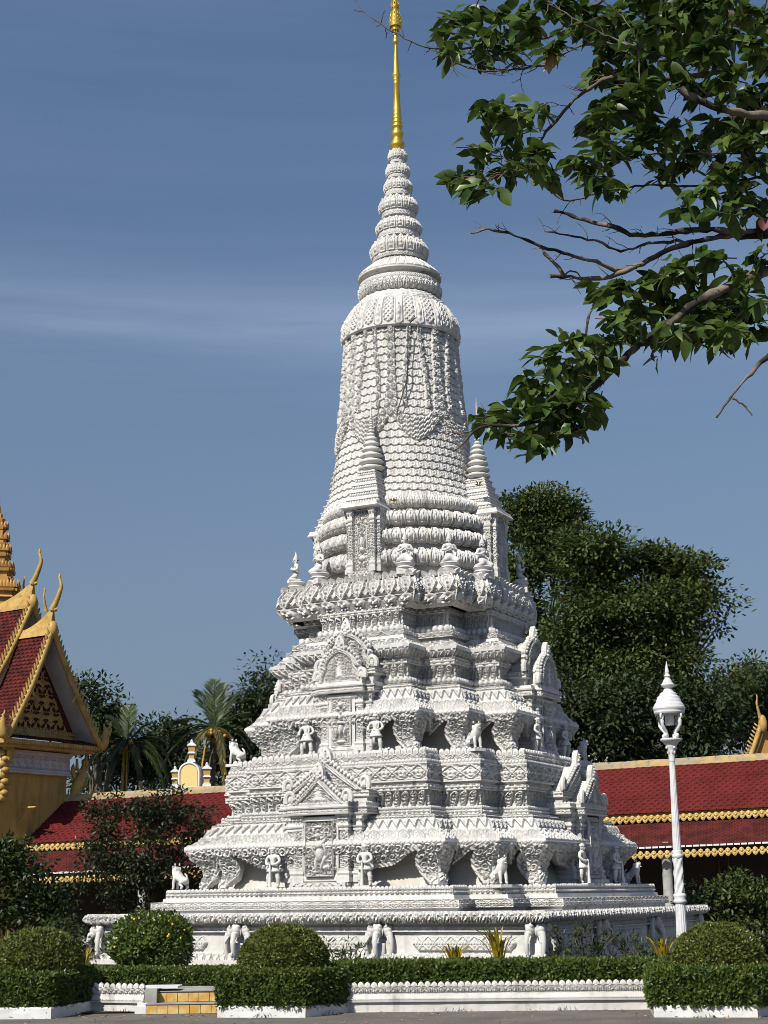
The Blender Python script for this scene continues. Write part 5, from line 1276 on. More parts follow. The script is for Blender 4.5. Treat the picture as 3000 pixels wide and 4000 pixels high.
mb.lathe([(.08, 3.87), (.10, 3.89), (.13, 3.93), (.165, 3.955), (.17, 3.975), (.165, 3.985), (.02, 3.99)], n=30); mb.build('capital', 'lampwhite', lamp, smooth=True)
for a_ in np.arange(4) * math.pi / 2 + .75:
    mb = MB(); d = np.array([math.cos(a_), math.sin(a_), 0])
    prof = [(.10, 3.99), (.09, 4.04), (.115, 4.10), (.165, 4.15), (.20, 4.20), (.205, 4.27), (.18, 4.32), (.19, 4.36), (.225, 4.37), (.235, 4.33), (.22, 4.30)]
    mb.tube([d * r_ + EZZ * z_ for r_, z_ in prof], [.03, .026, .026, .028, .028, .024, .022, .024, .022, .018, .012], 8)
    mb.ball(d * .13 + EZZ * 4.03, (.035, .035, .04), 8, 6); mb.ball(d * .195 + EZZ * 4.24, (.032, .032, .045), 8, 6)
    mb.build('scroll_arm', 'lampwhite', lamp, smooth=True)
mb = MB(); mb.lathe([(.07, 4.40), (.075, 4.28), (.07, 4.20), (.001, 4.195)], n=20); mb.build('bulb_cover', 'glass', lamp, smooth=True)
mb = MB(); mb.lathe([(.01, 4.375), (.235, 4.38), (.245, 4.40), (.245, 4.425), (.25, 4.44), (.258, 4.455), (.258, 4.485), (.245, 4.50), (.235, 4.53), (.205, 4.565), (.20, 4.59), (.185, 4.625), (.18, 4.65), (.14, 4.68), (.135, 4.71), (.085, 4.74), (.075, 4.76), (.055, 4.79), (.10, 4.825), (.112, 4.845), (.085, 4.88), (.06, 4.93), (.04, 4.96), (.045, 4.98), (.055, 4.99), (.042, 5.01), (.03, 5.03), (.036, 5.05), (.022, 5.13), (.004, 5.235), (0.001, 5.24)], n=56)
mb.build('pagoda_cap', 'lampwhite', lamp)
lamp.rotation_euler = (0, 0, 0)

# ------------------------------------------------------------------ red-roofed gallery behind
def gY(px): return 62 - (px - 169) * 7 / 2831.0
def gline(px, y0, sl, dY): return at(px, y0 + sl * (px - 169), gY(px) + dY)
gal = thing('gallery', 'long gallery with red tiled roofs and gold eave trim behind the stupa', 'gallery', (0, 0, 0))
def strip(A, B, H, name, m, res=.04, par=gal):
    mb = MB(); carve(mb, [[A[0], A[1]], [B[0], B[1]]], H, res, closed=False, side=.01, keep_all=True); return mb.build(name, m, par)
def h_tiles(tw, th, amp):
    def H(s, t, L, W):
        q = s / tw; v = t / th
        r = np.floor(v); f = v - r; x = ((q + .5 * (r % 2)) % 1) * 2 - 1
        sc = .42 * (np.abs(x) ** 2.2)
        f2 = f - sc
        h = np.where(f2 < 0, 0.12, 1.0 - f2 * .8) * (1 - .15 * sm(.86, 1, np.abs(x)))
        wob = .35 * vnoise(q * .35 + 3, v * .35) + .3 * (vnoise(np.floor(q + .5 * (r % 2)) * 3.3, r * 2.7) - .5)
        return amp * (h + wob)
    return H
XL, XR = 40, 3250
eA, eB = gline(45, 3291, -.049, -2.3), gline(XR, 3291, -.049, -2.3)
strip((eA, eB), (gline(168, 3136, -.0595, -.12), gline(XR, 3136, -.0595, -.12)), h_tiles(.26, .155, .035), 'upper_roof', 'roof', .034)
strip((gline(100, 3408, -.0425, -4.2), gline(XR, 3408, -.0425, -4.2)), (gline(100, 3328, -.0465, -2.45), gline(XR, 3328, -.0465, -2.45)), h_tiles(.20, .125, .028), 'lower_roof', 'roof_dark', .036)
mb = MB()
A, B = gline(163, 3111, -.060, 0), gline(XR, 3111, -.060, 0); A2, B2 = gline(168, 3141, -.0595, -.14), gline(XR, 3141, -.0595, -.14)
carve(mb, [[A2, B2], [A2 * .3 + A * .7 + [0, -.03, 0], B2 * .3 + B * .7 + [0, -.03, 0]], [A + [0, 0, .0], B], [A + [0, .35, 0], B + [0, .35, 0]]], lambda s, t, L, W: .02 * vnoise(s * 2, t * 5) + .012 * vnoise(s * 9, t * 9), .06, closed=False, keep_all=True)
for i in range(64):
    f = (i + .5) / 64; q = A + (B - A) * f; mb.ball(q + np.array([0, -.03, -.05]), (.045, .05, .045), 6, 4)
mb.build('ridge_cap', 'ridge', gal)
# back slope, soffits, walls
mb = MB(); mb.grid(np.stack([np.stack([A + [0, .35, -.02], B + [0, .35, -.02]]), np.stack([A + [0, 4, -2.6], B + [0, 4, -2.6]])], 1)); mb.build('back_roof', 'roof', gal)
mb = MB()
e1 = (gline(45, 3293, -.049, -2.2), gline(XR, 3293, -.049, -2.2)); w1 = (gline(45, 3318, -.0475, -2.2), gline(XR, 3318, -.0475, -2.2))
mb.grid(np.stack([np.stack(w1), np.stack(e1)], 1)); mb.build('eave_board', 'yellow', gal)
def trim(y0, sl, dY, name, x0, h):
    A = gline(x0, y0, sl, dY); B = gline(XR, y0, sl, dY); d = B - A; L = np.linalg.norm(d); d /= L; nrm = np.array([d[1], -d[0], 0]); mb = MB(); p = .215; n = int(L / p)
    mb.prism([(0, -.05), (L, -.05), (L, .02), (0, .02)], A, d, EZZ, nrm, .05)
    for k in range(n):
        o = A + d * (k + .5) * p + nrm * .02
        for z0, hh, sg, w in ((-.03, h * .62, -1, .15), (.0, h * .48, 1, .15)):
            v, q, tr = leafcap(w, hh, .05); mb.add(o + v[:, :1] * nrm + v[:, 1:2] * d * sg + EZZ * (z0 + sg * v[:, 2:]), q, tr)
        mb.ball(o + nrm * .025 + EZZ * -.005, (.05, .05, .05), 8, 5)
        o2 = o + d * p * .5
        v, q, tr = leafcap(.10, h * .40, .04); mb.add(o2 + v[:, :1] * nrm + v[:, 1:2] * d * -1 - EZZ * v[:, 2:], q, tr)
        mb.ball(o2 + nrm * .02 - EZZ * .035, (.035, .035, .035), 6, 4)
    return mb.build(name, 'trim', gal)
trim(3308, -.0475, -2.33, 'upper_eave_trim', 95, .22)
trim(3437, -.0425, -4.22, 'lower_eave_trim', 127, .22)
mb = MB(); a_, b_ = (gline(100, 3408, -.0425, -4.24), gline(XR, 3408, -.0425, -4.24)); c_, d_ = (gline(100, 3415, -.0425, -4.24), gline(XR, 3415, -.0425, -4.24))
n = 130
for i in range(n):
    f0, f1 = (i + .08) / n, (i + .92) / n; P0 = a_ + (b_ - a_) * f0; P1 = a_ + (b_ - a_) * f1; Q0 = c_ + (d_ - c_) * f0; Q1 = c_ + (d_ - c_) * f1
    mb.add([Q0, Q1, P1, P0, Q0 + [0, .1, 0], Q1 + [0, .1, 0], P1 + [0, .1, 0], P0 + [0, .1, 0]], [[0, 1, 2, 3], [5, 4, 7, 6], [3, 2, 6, 7], [4, 5, 1, 0]])
mb.build('eave_tiles', 'white', gal)
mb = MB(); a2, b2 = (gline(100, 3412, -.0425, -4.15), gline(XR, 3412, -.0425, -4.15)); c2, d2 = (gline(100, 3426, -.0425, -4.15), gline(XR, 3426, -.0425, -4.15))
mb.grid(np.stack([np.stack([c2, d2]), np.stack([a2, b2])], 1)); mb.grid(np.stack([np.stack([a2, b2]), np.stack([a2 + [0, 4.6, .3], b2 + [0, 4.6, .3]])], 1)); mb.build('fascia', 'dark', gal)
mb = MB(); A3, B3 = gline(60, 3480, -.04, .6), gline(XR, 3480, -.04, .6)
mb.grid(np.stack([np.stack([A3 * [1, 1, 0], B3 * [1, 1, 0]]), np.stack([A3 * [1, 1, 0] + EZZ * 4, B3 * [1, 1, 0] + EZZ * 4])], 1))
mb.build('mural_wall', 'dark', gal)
mb = MB(); F0, F1 = gline(60, 3480, -.04, -4.6), gline(XR, 3480, -.04, -4.6)
mb.grid(np.stack([np.stack([F0 * [1, 1, 0] + EZZ * .35, F1 * [1, 1, 0] + EZZ * .35]), np.stack([A3 * [1, 1, 0] + EZZ * .35, B3 * [1, 1, 0] + EZZ * .35])], 1)); mb.grid(np.stack([np.stack([F0 * [1, 1, 0], F1 * [1, 1, 0]]), np.stack([F0 * [1, 1, 0] + EZZ * .35, F1 * [1, 1, 0] + EZZ * .35])], 1)); mb.build('floor', 'grey', gal)
for px in (-470, 556, 1580, 2612, 3640 - 520):
    q = at(px, 3500, gY(px) - 3.9); mb = MB(); mb.lathe([(.21, .35), (.21, .5), (.17, .55), (.165, 2.9), (.22, 3.05), (.22, 3.2)], (q[0], q[1], 0), 16); mb.build('column', 'grey', gal, smooth=True)
# faint gilded mural motifs on the wall
mb = MB()
q = at(2850, 3395, gY(2850) + .45)
for dx, hh in ((0, .8), (-.35, .55), (.35, .55)):
    o = q + np.array([dx, .06, -.35])
    for k in range(5): mb.box(o + np.array([0, 0, hh * .16 * k]), (.26 * (1 - k * .18) * (.6 + hh * .5), .03, hh * .15))
    mb.box(o + np.array([0, 0, hh * .95]), (.02, .03, hh * .4))
mb.build('mural_towers', mat('faded_mural_gold', (.16, .085, .03), .8), gal)
# left verge against the temple
mb = MB(); v0, v1 = gline(163, 3111, -.06, -.1), at(28, 3258, gY(28) - 2.4); d = v1 - v0
for wz, off in ((.0, 0), (.17, -.06)):
    P = np.stack([v0 + d * t_ for t_ in np.linspace(0, 1, 10)]); mb.tube(P + np.array([-.05 - wz, 0, .06 + off]), .085, 8)
mb.build('verge', 'ridge', gal, smooth=True)

# crest ornament standing on the ridge
k = pxm(61.2); oc = at(738, 3076, 61.0)
orn = thing('roof_ornament', 'white and yellow arched crest with three lantern posts on the gallery ridge', 'roof ornament', tuple(oc))
def archpoly(hw, h, n=20):
    a = np.linspace(0, np.pi, n); return [(hw, 0)] + [(hw * math.cos(x), h - hw + hw * math.sin(x)) for x in a] + [(-hw, 0)]
OX = np.array([0.97, -.243, 0]); ON = np.array([-.243, -.97, 0])
ON = np.array([-.12, -.99, 0]); OX = np.array([.99, -.12, 0])
mb = MB(); mb.prism(archpoly(43 * k, 97 * k), (0, 0, 0), OX, EZZ, ON, .55); mb.prism([(44 * k, -6 * k), (44 * k, 3 * k), (-44 * k, 3 * k), (-44 * k, -6 * k)], ON * .04, OX, EZZ, ON, .6)
o = archpoly(43 * k, 97 * k); 
mb.tube([OX * x + EZZ * z + ON * .02 for x, z in archpoly(39 * k, 93 * k)], .045, 8)
mb.build('arch_frame', 'white', orn)
mb = MB(); mb.prism(archpoly(33 * k, 84 * k), ON * .03 + EZZ * 3 * k, OX, EZZ, ON, .06); mb.build('arch_panel', mat('pale_yellow_paint', (.68, .53, .22), .7), orn)
M['ambers'] = mat('amber_lantern_side', (.55, .33, .10), .6)
def lantern(cx, z0, s, name):
    o = OX * cx * k + EZZ * z0 * k - ON * .15; t = []
    mb = MB()
    for (w0, w1, za, zb) in ((44, 40, 0, 12), (34, 34, 12, 17), (26, 26, 17, 20), (40, 38, 46, 52), (30, 30, 52, 56)): mb.box(o + EZZ * (za + zb) / 2 * k * s, (w0 * k * s, w0 * k * s, (zb - za) * k * s), 0.12, w1 / w0)
    mb.box(o + EZZ * 88 * k * s, (48 * k * s, 48 * k * s, 6 * k * s), .12); mb.box(o + EZZ * 97 * k * s, (46 * k * s, 46 * k * s, 14 * k * s), .12, .3); mb.box(o + EZZ * 107 * k * s, (12 * k * s, 12 * k * s, 10 * k * s), .12, 1.3); mb.ball(o + EZZ * 114 * k * s, 6 * k * s, 8, 6); mb.box(o + EZZ * 56 * k * s, (9 * k * s, 9 * k * s, 112 * k * s), .12)
    p = mb.build(name, 'white', orn)
    mb = MB(); mb.box(o + EZZ * 33 * k * s, (25 * k * s, 25 * k * s, 26 * k * s), .12); mb.box(o + EZZ * 71 * k * s, (30 * k * s, 30 * k * s, 30 * k * s), .12, 1.28); mb.build('amber_sides', 'ambers', p)
lantern(-60, 0, .70, 'lantern_post'); lantern(66, 2, .78, 'lantern_post'); lantern(4, 96, .74, 'lantern_post')
# ------------------------------------------------------------------ gilded pavilion at the left
TL, TR = at(31, 2865, 58.0), at(387, 2906, 62.0)
tz = 7.64
e1 = TR - TL; e1[2] = 0; TW = np.linalg.norm(e1); e1 /= TW; en = np.array([e1[1], -e1[0], 0])
TO = (TL + TR) / 2 - en * .55; TO[2] = 0
def tp(a, b, z): return TO + e1 * a + en * b + EZZ * z
def tplane(px, py, b):
    """point where photo pixel meets the plane at offset b in front of the gable; returns a, z"""
    d = _f + _r * (px - W_PX / 2) / F_PX - _u * (py - H_PX / 2) / F_PX
    k = ((TO + en * b - CAM_O) @ en) / (d @ en); P = CAM_O + d * k
    return (P - TO) @ e1, P[2]
tem = thing('temple_pavilion', 'ochre pavilion with steep red tiled gables, gold bargeboards and horned finials', 'temple', (0, 0, 0))
HW = TW / 2
def tprism(mb, poly, b, th):
    mb.prism([(a, z) for a, z in poly], TO + en * b, e1, EZZ, en, th)
aA, zA_ = tplane(200, 2455, 0.5)             # gable apex
print('temple', TW, aA, zA_)
def rake(t, sg, apex, base, sag=.16):
    """point along the raking edge, t=0 apex ... 1 eave; slight concave curve"""
    a = apex[0] + (base[0] - apex[0]) * t; z = apex[1] + (base[1] - apex[1]) * t
    return a - sg * sag * math.sin(math.pi * t) * .6, z - sag * math.sin(math.pi * t) * .5
def flame(mb, o, h, w, d, up, th):
    """upright curved flame leaf"""
    t = np.linspace(0, 1, 7)[:, None]
    c = o + up * (h * t) + d * (w * .35 * np.sin(t * 2.4)); wd = (w * .5 * np.sin(np.pi * (t * .82 + .16)) ** .8)
    mb.tube(c, np.maximum(wd[:, 0] * .75, .004), 6)
def chofa(mb, o, d, h, s=1.0):
    t = np.linspace(0, 1, 22)
    x = (.10 + .62 * t * (1 - t) * 1.9 + .10 * np.sin(t * 5.5) * t ** 1.5 * 1.2) * h; x = h * (.40 * np.sin(t * 1.75) + .0 * t - .22 * np.clip(t - .62, 0, 1) / .38 * 1 + .10 * np.clip(t - .86, 0, 1) / .14)
    z = h * t
    P = o + d[None] * x[:, None] + EZZ[None] * z[:, None]
    mb.tube(P, np.interp(t, [0, .15, .5, .85, .93, 1], np.array([.13, .10, .075, .045, .055, .006]) * s), 9)
    mb.tube([o + d * .12 * h, o + d * .2 * h + EZZ * .03 * h, o + d * .24 * h - EZZ * .03 * h], [.07 * s, .045 * s, .01], 7)
def roof_gable(b0, length, apex, bl, br, tympanum=True, over=.85):
    """steep tiled roof: gable edge at b0, running back by length"""
    n = 14; ts = np.linspace(0, 1, n)
    for sg, base in ((-1, bl), (1, br)):
        R = np.array([rake(t, sg, apex, base) for t in ts])
        mb = MB()
        lev = [[tp(R[i, 0], b0, R[i, 1]), tp(R[i, 0], b0 - length, R[i, 1])] if sg > 0 else [tp(R[i, 0], b0 - length, R[i, 1]), tp(R[i, 0], b0, R[i, 1])] for i in range(n - 1, -1, -1)]
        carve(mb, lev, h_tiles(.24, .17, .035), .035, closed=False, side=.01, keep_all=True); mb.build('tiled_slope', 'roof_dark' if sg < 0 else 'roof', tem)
        mb = MB(); ins = np.stack([np.stack([tp(R[i, 0] - sg * .05, b0 - .02, R[i, 1] - .12), tp(R[i, 0] - sg * .05, b0 - length, R[i, 1] - .12)]) for i in range(n)], 0)
        mb.grid(ins); mb.build('soffit', 'palegable', tem)
        # bargeboard with flame crockets, hooked end and naga head
        mb = MB(); P = np.stack([tp(R[i, 0] + sg * .0, b0 + .02, R[i, 1] - .02) for i in range(n)])
        mb.tube(P, np.interp(ts, [0, .5, 1], [.13, .11, .12]), 8); mb.tube(P - EZZ * .13 + en * .02, .075, 8)
        L = np.linalg.norm(np.diff(P, axis=0), axis=1).sum(); q = int(L / .21)
        for i in range(1, q):
            t = i / q; j = t * (n - 1); i0 = min(int(j), n - 2); o = P[i0] + (P[i0 + 1] - P[i0]) * (j - i0); tg = P[min(i0 + 1, n - 1)] - P[i0]; tg /= np.linalg.norm(tg)
            up = np.cross(tg, en) * (1 if np.cross(tg, en)[2] > 0 else -1); up = up * .45 + EZZ * .75; flame(mb, o + EZZ * .05, .40, .17, e1 * sg * -.6, up / np.linalg.norm(up), .05)
        # hook half way down
        i0 = int(.52 * n); o = P[i0]; a_ = np.linspace(0, 3.6, 12)
        mb.tube([o - EZZ * (.10 + .16 * math.sin(x * .5) * 2) - e1 * sg * (.16 * (1 - math.cos(x)) * .5 + .02 * x) for x in a_], np.linspace(.09, .03, 12), 7)
        # naga head
        o = P[-1]; up = EZZ; out = e1 * sg
        t = np.linspace(0, 1, 14); c = o[None] + out[None] * (.40 * np.sin(t * 2.2))[:, None] * 1.0 - EZZ[None] * (.18 * np.sin(np.pi * np.clip(t * 1.8, 0, 1)))[:, None] + EZZ[None] * (.95 * np.clip(t - .25, 0, 1) ** 1.2)[:, None]
        mb.tube(c, np.interp(t, [0, .4, .7, .85, 1], [.13, .18, .15, .10, .01]), 9)
        for j, (u, w) in enumerate(((.45, .3), (.6, .36), (.75, .36), (.88, .4), (.3, .22))):
            i = int(u * 13); flame(mb, c[i] + out * .08, w, .16, out, (EZZ * .8 + out * .5), .05); flame(mb, c[i] - out * .05, w * .8, .13, -out * .5, (EZZ * .9 - out * .15), .05)
        mb.build('bargeboard', 'goldpaint', tem, smooth=True)
    # ridge saddle and horn
    mb = MB(); o = tp(apex[0], b0, apex[1])
    rl = min(length, 2.4); t = np.linspace(0, 1, 9)
    top = [tp(apex[0], b0 + .05 - rl * x, apex[1] + .80 * (1 - x) ** 1.7 + .08) for x in t]
    for i in range(8):
        for sg in (-1, 1):
            A_, B_ = top[i], top[i + 1]; zA, zB = apex[1] - .28, apex[1] - .28
            w = .20
            la = tp(apex[0] + sg * w, b0 + .05 - rl * t[i], zA); lb = tp(apex[0] + sg * w, b0 + .05 - rl * t[i + 1], zB)
            mb.add([A_, B_, lb, la] if sg > 0 else [B_, A_, la, lb], [[3, 2, 1, 0]])
    mb.add([tp(apex[0] - .2, b0 + .05, apex[1] - .28), tp(apex[0] + .2, b0 + .05, apex[1] - .28), top[0]], None, [[0, 1, 2]])
    mb.ball(o + EZZ * -.05 + en * .02, (.22, .22, .36), 12, 8)
    chofa(mb, tp(apex[0], b0 - .02, apex[1] + .72), en * .75 + e1 * .1, 1.45, 1.15)
    mb.build('ridge_horn', 'goldpaint', tem, smooth=True)
    if tympanum:
        bt = b0 - over
        A_ = (apex[0], apex[1] - .55); Bl = (bl[0] + .5, bl[1] + .28); Br = (br[0] - .5, br[1] + .28)
        mb = MB(); tprism(mb, [Bl, Br, A_], bt, .1); mb.build('gable_board', 'maroon', tem)
        mb = MB(); w = Br[0] - Bl[0]; h = A_[1] - Bl[1]; res = .028; ny = int(w / res); nz = int(h / res)
        X = np.linspace(0, w, ny + 1)[:, None] + np.zeros((1, nz + 1)); Z = np.linspace(0, h, nz + 1)[None] + 0 * X
        xc = X - (A_[0] - Bl[0]); ins = np.abs(xc) < (1 - Z / h) * w * .5 - .06
        i_ = np.floor(X * 1.9 + .5 * (np.floor(Z * 1.5) % 2)); xx = (X * 1.9 + .5 * (np.floor(Z * 1.5) % 2) - i_) * 2 - 1; zz = (Z * 1.5 - np.floor(Z * 1.5)) * 2 - 1
        s_, r_, th_ = spiral(np.abs(xx) - .42, zz, 1, 1, 1.25)
        stem = np.exp(-((np.abs(xx) - .18 - .25 * np.sin(zz * 3)) / .13) ** 2); fl = sm(.15, .6, np.cos(th_ * 4 + r_ * 5)) * (r_ < 1.1)
        v = np.maximum(np.maximum(s_ * .9, stem), fl * .75)
        cmk = (v > .52) & ins; cmk = cmk[:-1, :-1] & ins[1:, 1:]
        P = TO + e1 * (Bl[0] + X)[..., None] + EZZ * (Bl[1] + Z)[..., None] + en * (bt + .02 + .05 * v)[..., None]
        mb.grid(P, mask=cmk); mb.build('gable_scrollwork', 'goldpaint', tem)
        mb = MB()
        for z0, hh in ((-.10, .055), (-.26, .055)):
            mb.box(tp((Bl[0] + Br[0]) / 2, bt + .05, Bl[1] + z0), (w + .1, .16, .06), math.atan2(e1[1], e1[0]))
            m = int(w / .11)
            for i in range(m):
                v_, q_, t_ = leafcap(.09, .10, .03); o = tp(Bl[0] + (i + .5) * w / m, bt + .09, Bl[1] + z0 + .03); mb.add(o + v_[:, :1] * en + v_[:, 1:2] * e1 + v_[:, 2:] * EZZ, q_, t_)
        mb.build('gable_sill', 'goldpaint', tem)
        mb = MB(); tprism(mb, [(bl[0] + .12, bl[1] - .02), (br[0] - .12, br[1] - .02), (br[0] - .35, Br[1] - .28), (bl[0] + .35, Bl[1] - .28)], bt + .02, .3); mb.build('gable_base', 'palegable', tem)
bl0, br0 = (-HW + .05, tz + .12), (HW - .05, tz + .05)
roof_gable(.55, 1.75, (aA, zA_), bl0, br0)
a2, z2 = tplane(126, 2350, -1.2)
roof_gable(-1.2, 4.0, (a2, z2), (a2 - HW - .1, z2 - (zA_ - tz) - .15), (a2 + HW + .1, z2 - (zA_ - tz) - .15), tympanum=False)
rz_t = math.atan2(e1[1], e1[0])
# far horns of the crossing roof
mb = MB()
for px, py, b in ((180, 2390, -2.2), (100, 2342, -4.5)):
    a_, z_ = tplane(px, py, b); chofa(mb, tp(a_, b, z_), -e1 * .35 - en * .1, 1.0, .7)
mb.build('far_horns', 'goldpaint', tem, smooth=True)
# eave with fringe, walls, frieze
def tbox(mb, a0, a1, b0, b1, z0, z1): mb.box(tp((a0 + a1) / 2, (b0 + b1) / 2, (z0 + z1) / 2), (a1 - a0, b1 - b0, z1 - z0), rz_t)
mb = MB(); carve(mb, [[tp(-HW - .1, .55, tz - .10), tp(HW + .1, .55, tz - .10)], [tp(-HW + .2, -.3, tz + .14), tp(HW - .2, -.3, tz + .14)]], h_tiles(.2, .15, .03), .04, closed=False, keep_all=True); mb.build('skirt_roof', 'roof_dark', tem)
mb = MB(); tbox(mb, -HW - .08, HW + .08, -5, .52, tz - .30, tz - .125); tbox(mb, -HW + .05, HW - .05, -5, .40, tz - .42, tz - .30)
m = int(TW / .13)
for i in range(m + 1):
    v_, q_, t_ = leafcap(.12, .16, .04); o = tp(-HW + i * TW / m, .535, tz - .16); mb.add(o + v_[:, :1] * en - v_[:, 1:2] * e1 - v_[:, 2:] * EZZ, q_, t_)
mb.build('cornice', 'goldpaint', tem)
WL, WR = -HW + .42, HW - .92
mb = MB(); tbox(mb, WL, WR, -6, -.25, 0, tz - .42); mb.build('wall', 'yellow', tem)
mb = MB(); tbox(mb, WL - .02, WR + .02, -6, -.22, tz - .80, tz - .42); mb.build('dark_beam', mat('brown_beam', (.20, .11, .05), .8), tem)  # dark brown band round the wall top, below the cornice
zf1 = tplane(200, 2942, -.2)[1]; zf0 = tplane(200, 3030, -.2)[1]
mb = MB(); hh = zf1 - zf0
carve(mb, [[tp(WL - .05, -.18 + d, zf0 + f * hh), tp(WR + .10, -.18 + d, zf0 + f * hh)] for f, d in ((0, -.05), (.02, .10), (.08, .11), (.10, .04), (.22, .03), (.24, .07), (.28, .02), (.30, 0))], None, closed=False, keep_all=True)
def h_dancers(s, t, L, W):
    x, i, c = cell(s, L, .36); y = t / W; g = lambda cx, cy, rx, ry: np.exp(-(((x - cx) / rx) ** 2 + ((y - cy) / ry) ** 2))
    return .05 * np.minimum(1, g(0, .82, .22, .10) + g(.1, .58, .3, .14) + g(-.2, .3, .2, .2) + g(.35, .28, .18, .2) + g(-.55, .72, .25, .06) + g(.6, .72, .25, .06) + .6 * g(0, .98, .7, .06) + g(.5, .08, .2, .06))
carve(mb, [[tp(WL - .05, -.18, zf0 + .30 * hh), tp(WR + .08, -.18, zf0 + .30 * hh)], [tp(WL - .05, -.18, zf0 + .80 * hh), tp(WR + .08, -.18, zf0 + .80 * hh)]], h_dancers, .025, closed=False, keep_all=True)
carve(mb, [[tp(WL - .05, -.18 + d, zf0 + f * hh), tp(WR + .10, -.18 + d, zf0 + f * hh)] for f, d in ((.80, 0), (.82, .06), (.90, .10), (.92, .15), (1.0, .16), (1.001, -.05))], None, closed=False, keep_all=True)
tbox(mb, WL - .03, WR + .085, -3, -.182, zf0, zf1); mb.build('dancer_frieze', 'palegable', tem)
# gilded corner pilasters and the bracket figure under the right eave
mb = MB()
for z0 in np.arange(tz - 2.4, tz - .5, .42):
    tbox(mb, WL - .12, WL + .22, -.35, -.02, z0, z0 + .22); mb.ball(tp(WL + .05, -.02, z0 + .30), (.17, .17, .12), 10, 6)
flame(mb, tp(WL + .1, .1, tz - .9), .8, .4, en * .6 + e1 * .1, EZZ, .1)
mb.build('gilded_pilaster', 'goldpaint', tem, smooth=True)
mb = MB(); o = tp(WR + .28, -.1, tz - 2.35)
mb.box(o + EZZ * .02, (.5, .4, .16), rz_t, .8); mb.tube([o + EZZ * .1, o + EZZ * .5 + e1 * .05, o + EZZ * .85 + e1 * .22, o + EZZ * 1.15 + e1 * .42, o + EZZ * 1.5 + e1 * .5], [.20, .20, .24, .18, .10], 9)
mb.ball(o + EZZ * 1.62 + e1 * .55, (.15, .15, .17), 9, 6); flame(mb, o + EZZ * 1.7 + e1 * .55, .38, .16, e1, EZZ, .05)
for sg in (1, -1): mb.tube([o + EZZ * 1.2 + e1 * .4, o + EZZ * 1.35 + e1 * (.4 + sg * .28), o + EZZ * 1.75 + e1 * (.4 + sg * .3)], [.09, .075, .05], 7)
flame(mb, o + EZZ * .6 + e1 * .3, .5, .3, e1, EZZ * .7 + e1 * .7, .05); flame(mb, o + EZZ * .95 - e1 * .0, .6, .3, -e1, EZZ, .05)
mb.build('bracket_figure', 'goldpaint', tem, smooth=True)
mb = MB(); mb.tube([at(40, 3158, 60.2), at(140, 3152, 59.2), at(60, 3225, 59.9)], .05, 6); mb.build('yellow_strut', 'trim', tem)
# stepped golden tower over the crossing
mb = MB(); YT = 65.0; kk = pxm(YT); cxp = -8
tiers = [(2460, 2345, 74, 74), (2345, 2338, 88, 84), (2338, 2322, 80, 86), (2322, 2312, 92, 94), (2312, 2290, 78, 78), (2270, 2262, 60, 62), (2262, 2240, 54, 56), (2240, 2228, 64, 66), (2228, 2208, 52, 52), (2200, 2180, 38, 42), (2180, 2168, 48, 50), (2168, 2142, 40, 40), (2142, 2128, 40, 44), (2128, 2108, 32, 32), (2108, 2095, 34, 38), (2095, 2072, 28, 28), (2072, 2060, 31, 34), (2060, 2040, 24, 24), (2040, 2028, 26, 28), (2028, 2010, 18, 18), (2010, 1980, 14, 10), (1980, 1900, 9, 3)]
prevz = None
for y0, y1, w0, w1 in tiers:
    za, zb = at(cxp, y0, YT)[2], at(cxp, y1, YT)[2]
    if prevz is not None and za > prevz + .01: za = prevz
    prevz = zb
    for (sx, sy) in ((1, .72), (.86, .86), (.72, 1)):
        mb.box((at(cxp, y0, YT)[0], YT, (za + zb) / 2), (2 * w0 * kk * sx, 2 * w0 * kk * sy, zb - za + .004 * sx), .16, w1 / max(w0, 1))
o0 = at(cxp, 2300, YT)[0]
for y0, w in ((2290, 86), (2208, 58), (2142, 44), (2095, 34), (2050, 28)):
    z0 = at(cxp, y0 + 16, YT)[2]
    for sd_ in range(4):
        m = max(4, int(w / 7))
        for i in range(m):
            v_, q_, t_ = leafcap(2 * w * kk / m * .8, .34 if y0 > 2250 else .28, .06); c_, s_ = [(0, -1), (1, 0), (0, 1), (-1, 0)][sd_]; nn = np.array([c_, s_, 0.]); dd = np.array([-s_, c_, 0.])
            rr = w * kk * .95; cs, sn = math.cos(.16), math.sin(.16); rotm = np.array([[cs, sn, 0], [-sn, cs, 0], [0, 0, 1]])
            p = (nn * rr + dd * ((i + .5) / m * 2 - 1) * rr * .92) + v_[:, :1] * nn + v_[:, 1:2] * dd + v_[:, 2:] * EZZ
            mb.add(p @ rotm + np.array([o0, YT, z0]), q_, t_)
mb.build('stepped_tower', 'towergold' if 'towergold' in M else mat('weathered_tower_gold', (.50, .27, .07), .55, (.30, .14, .04), 2.2, 6, .4, .65), tem)
mb = MB(); z0_, z1_ = at(cxp, 2480, YT)[2] - 5, at(cxp, 2345, YT)[2]; mb.box((o0, YT, (z0_ + z1_) / 2), (148 * kk, 148 * kk, z1_ - z0_), .16); mb.build('tower_base', 'yellow', tem)
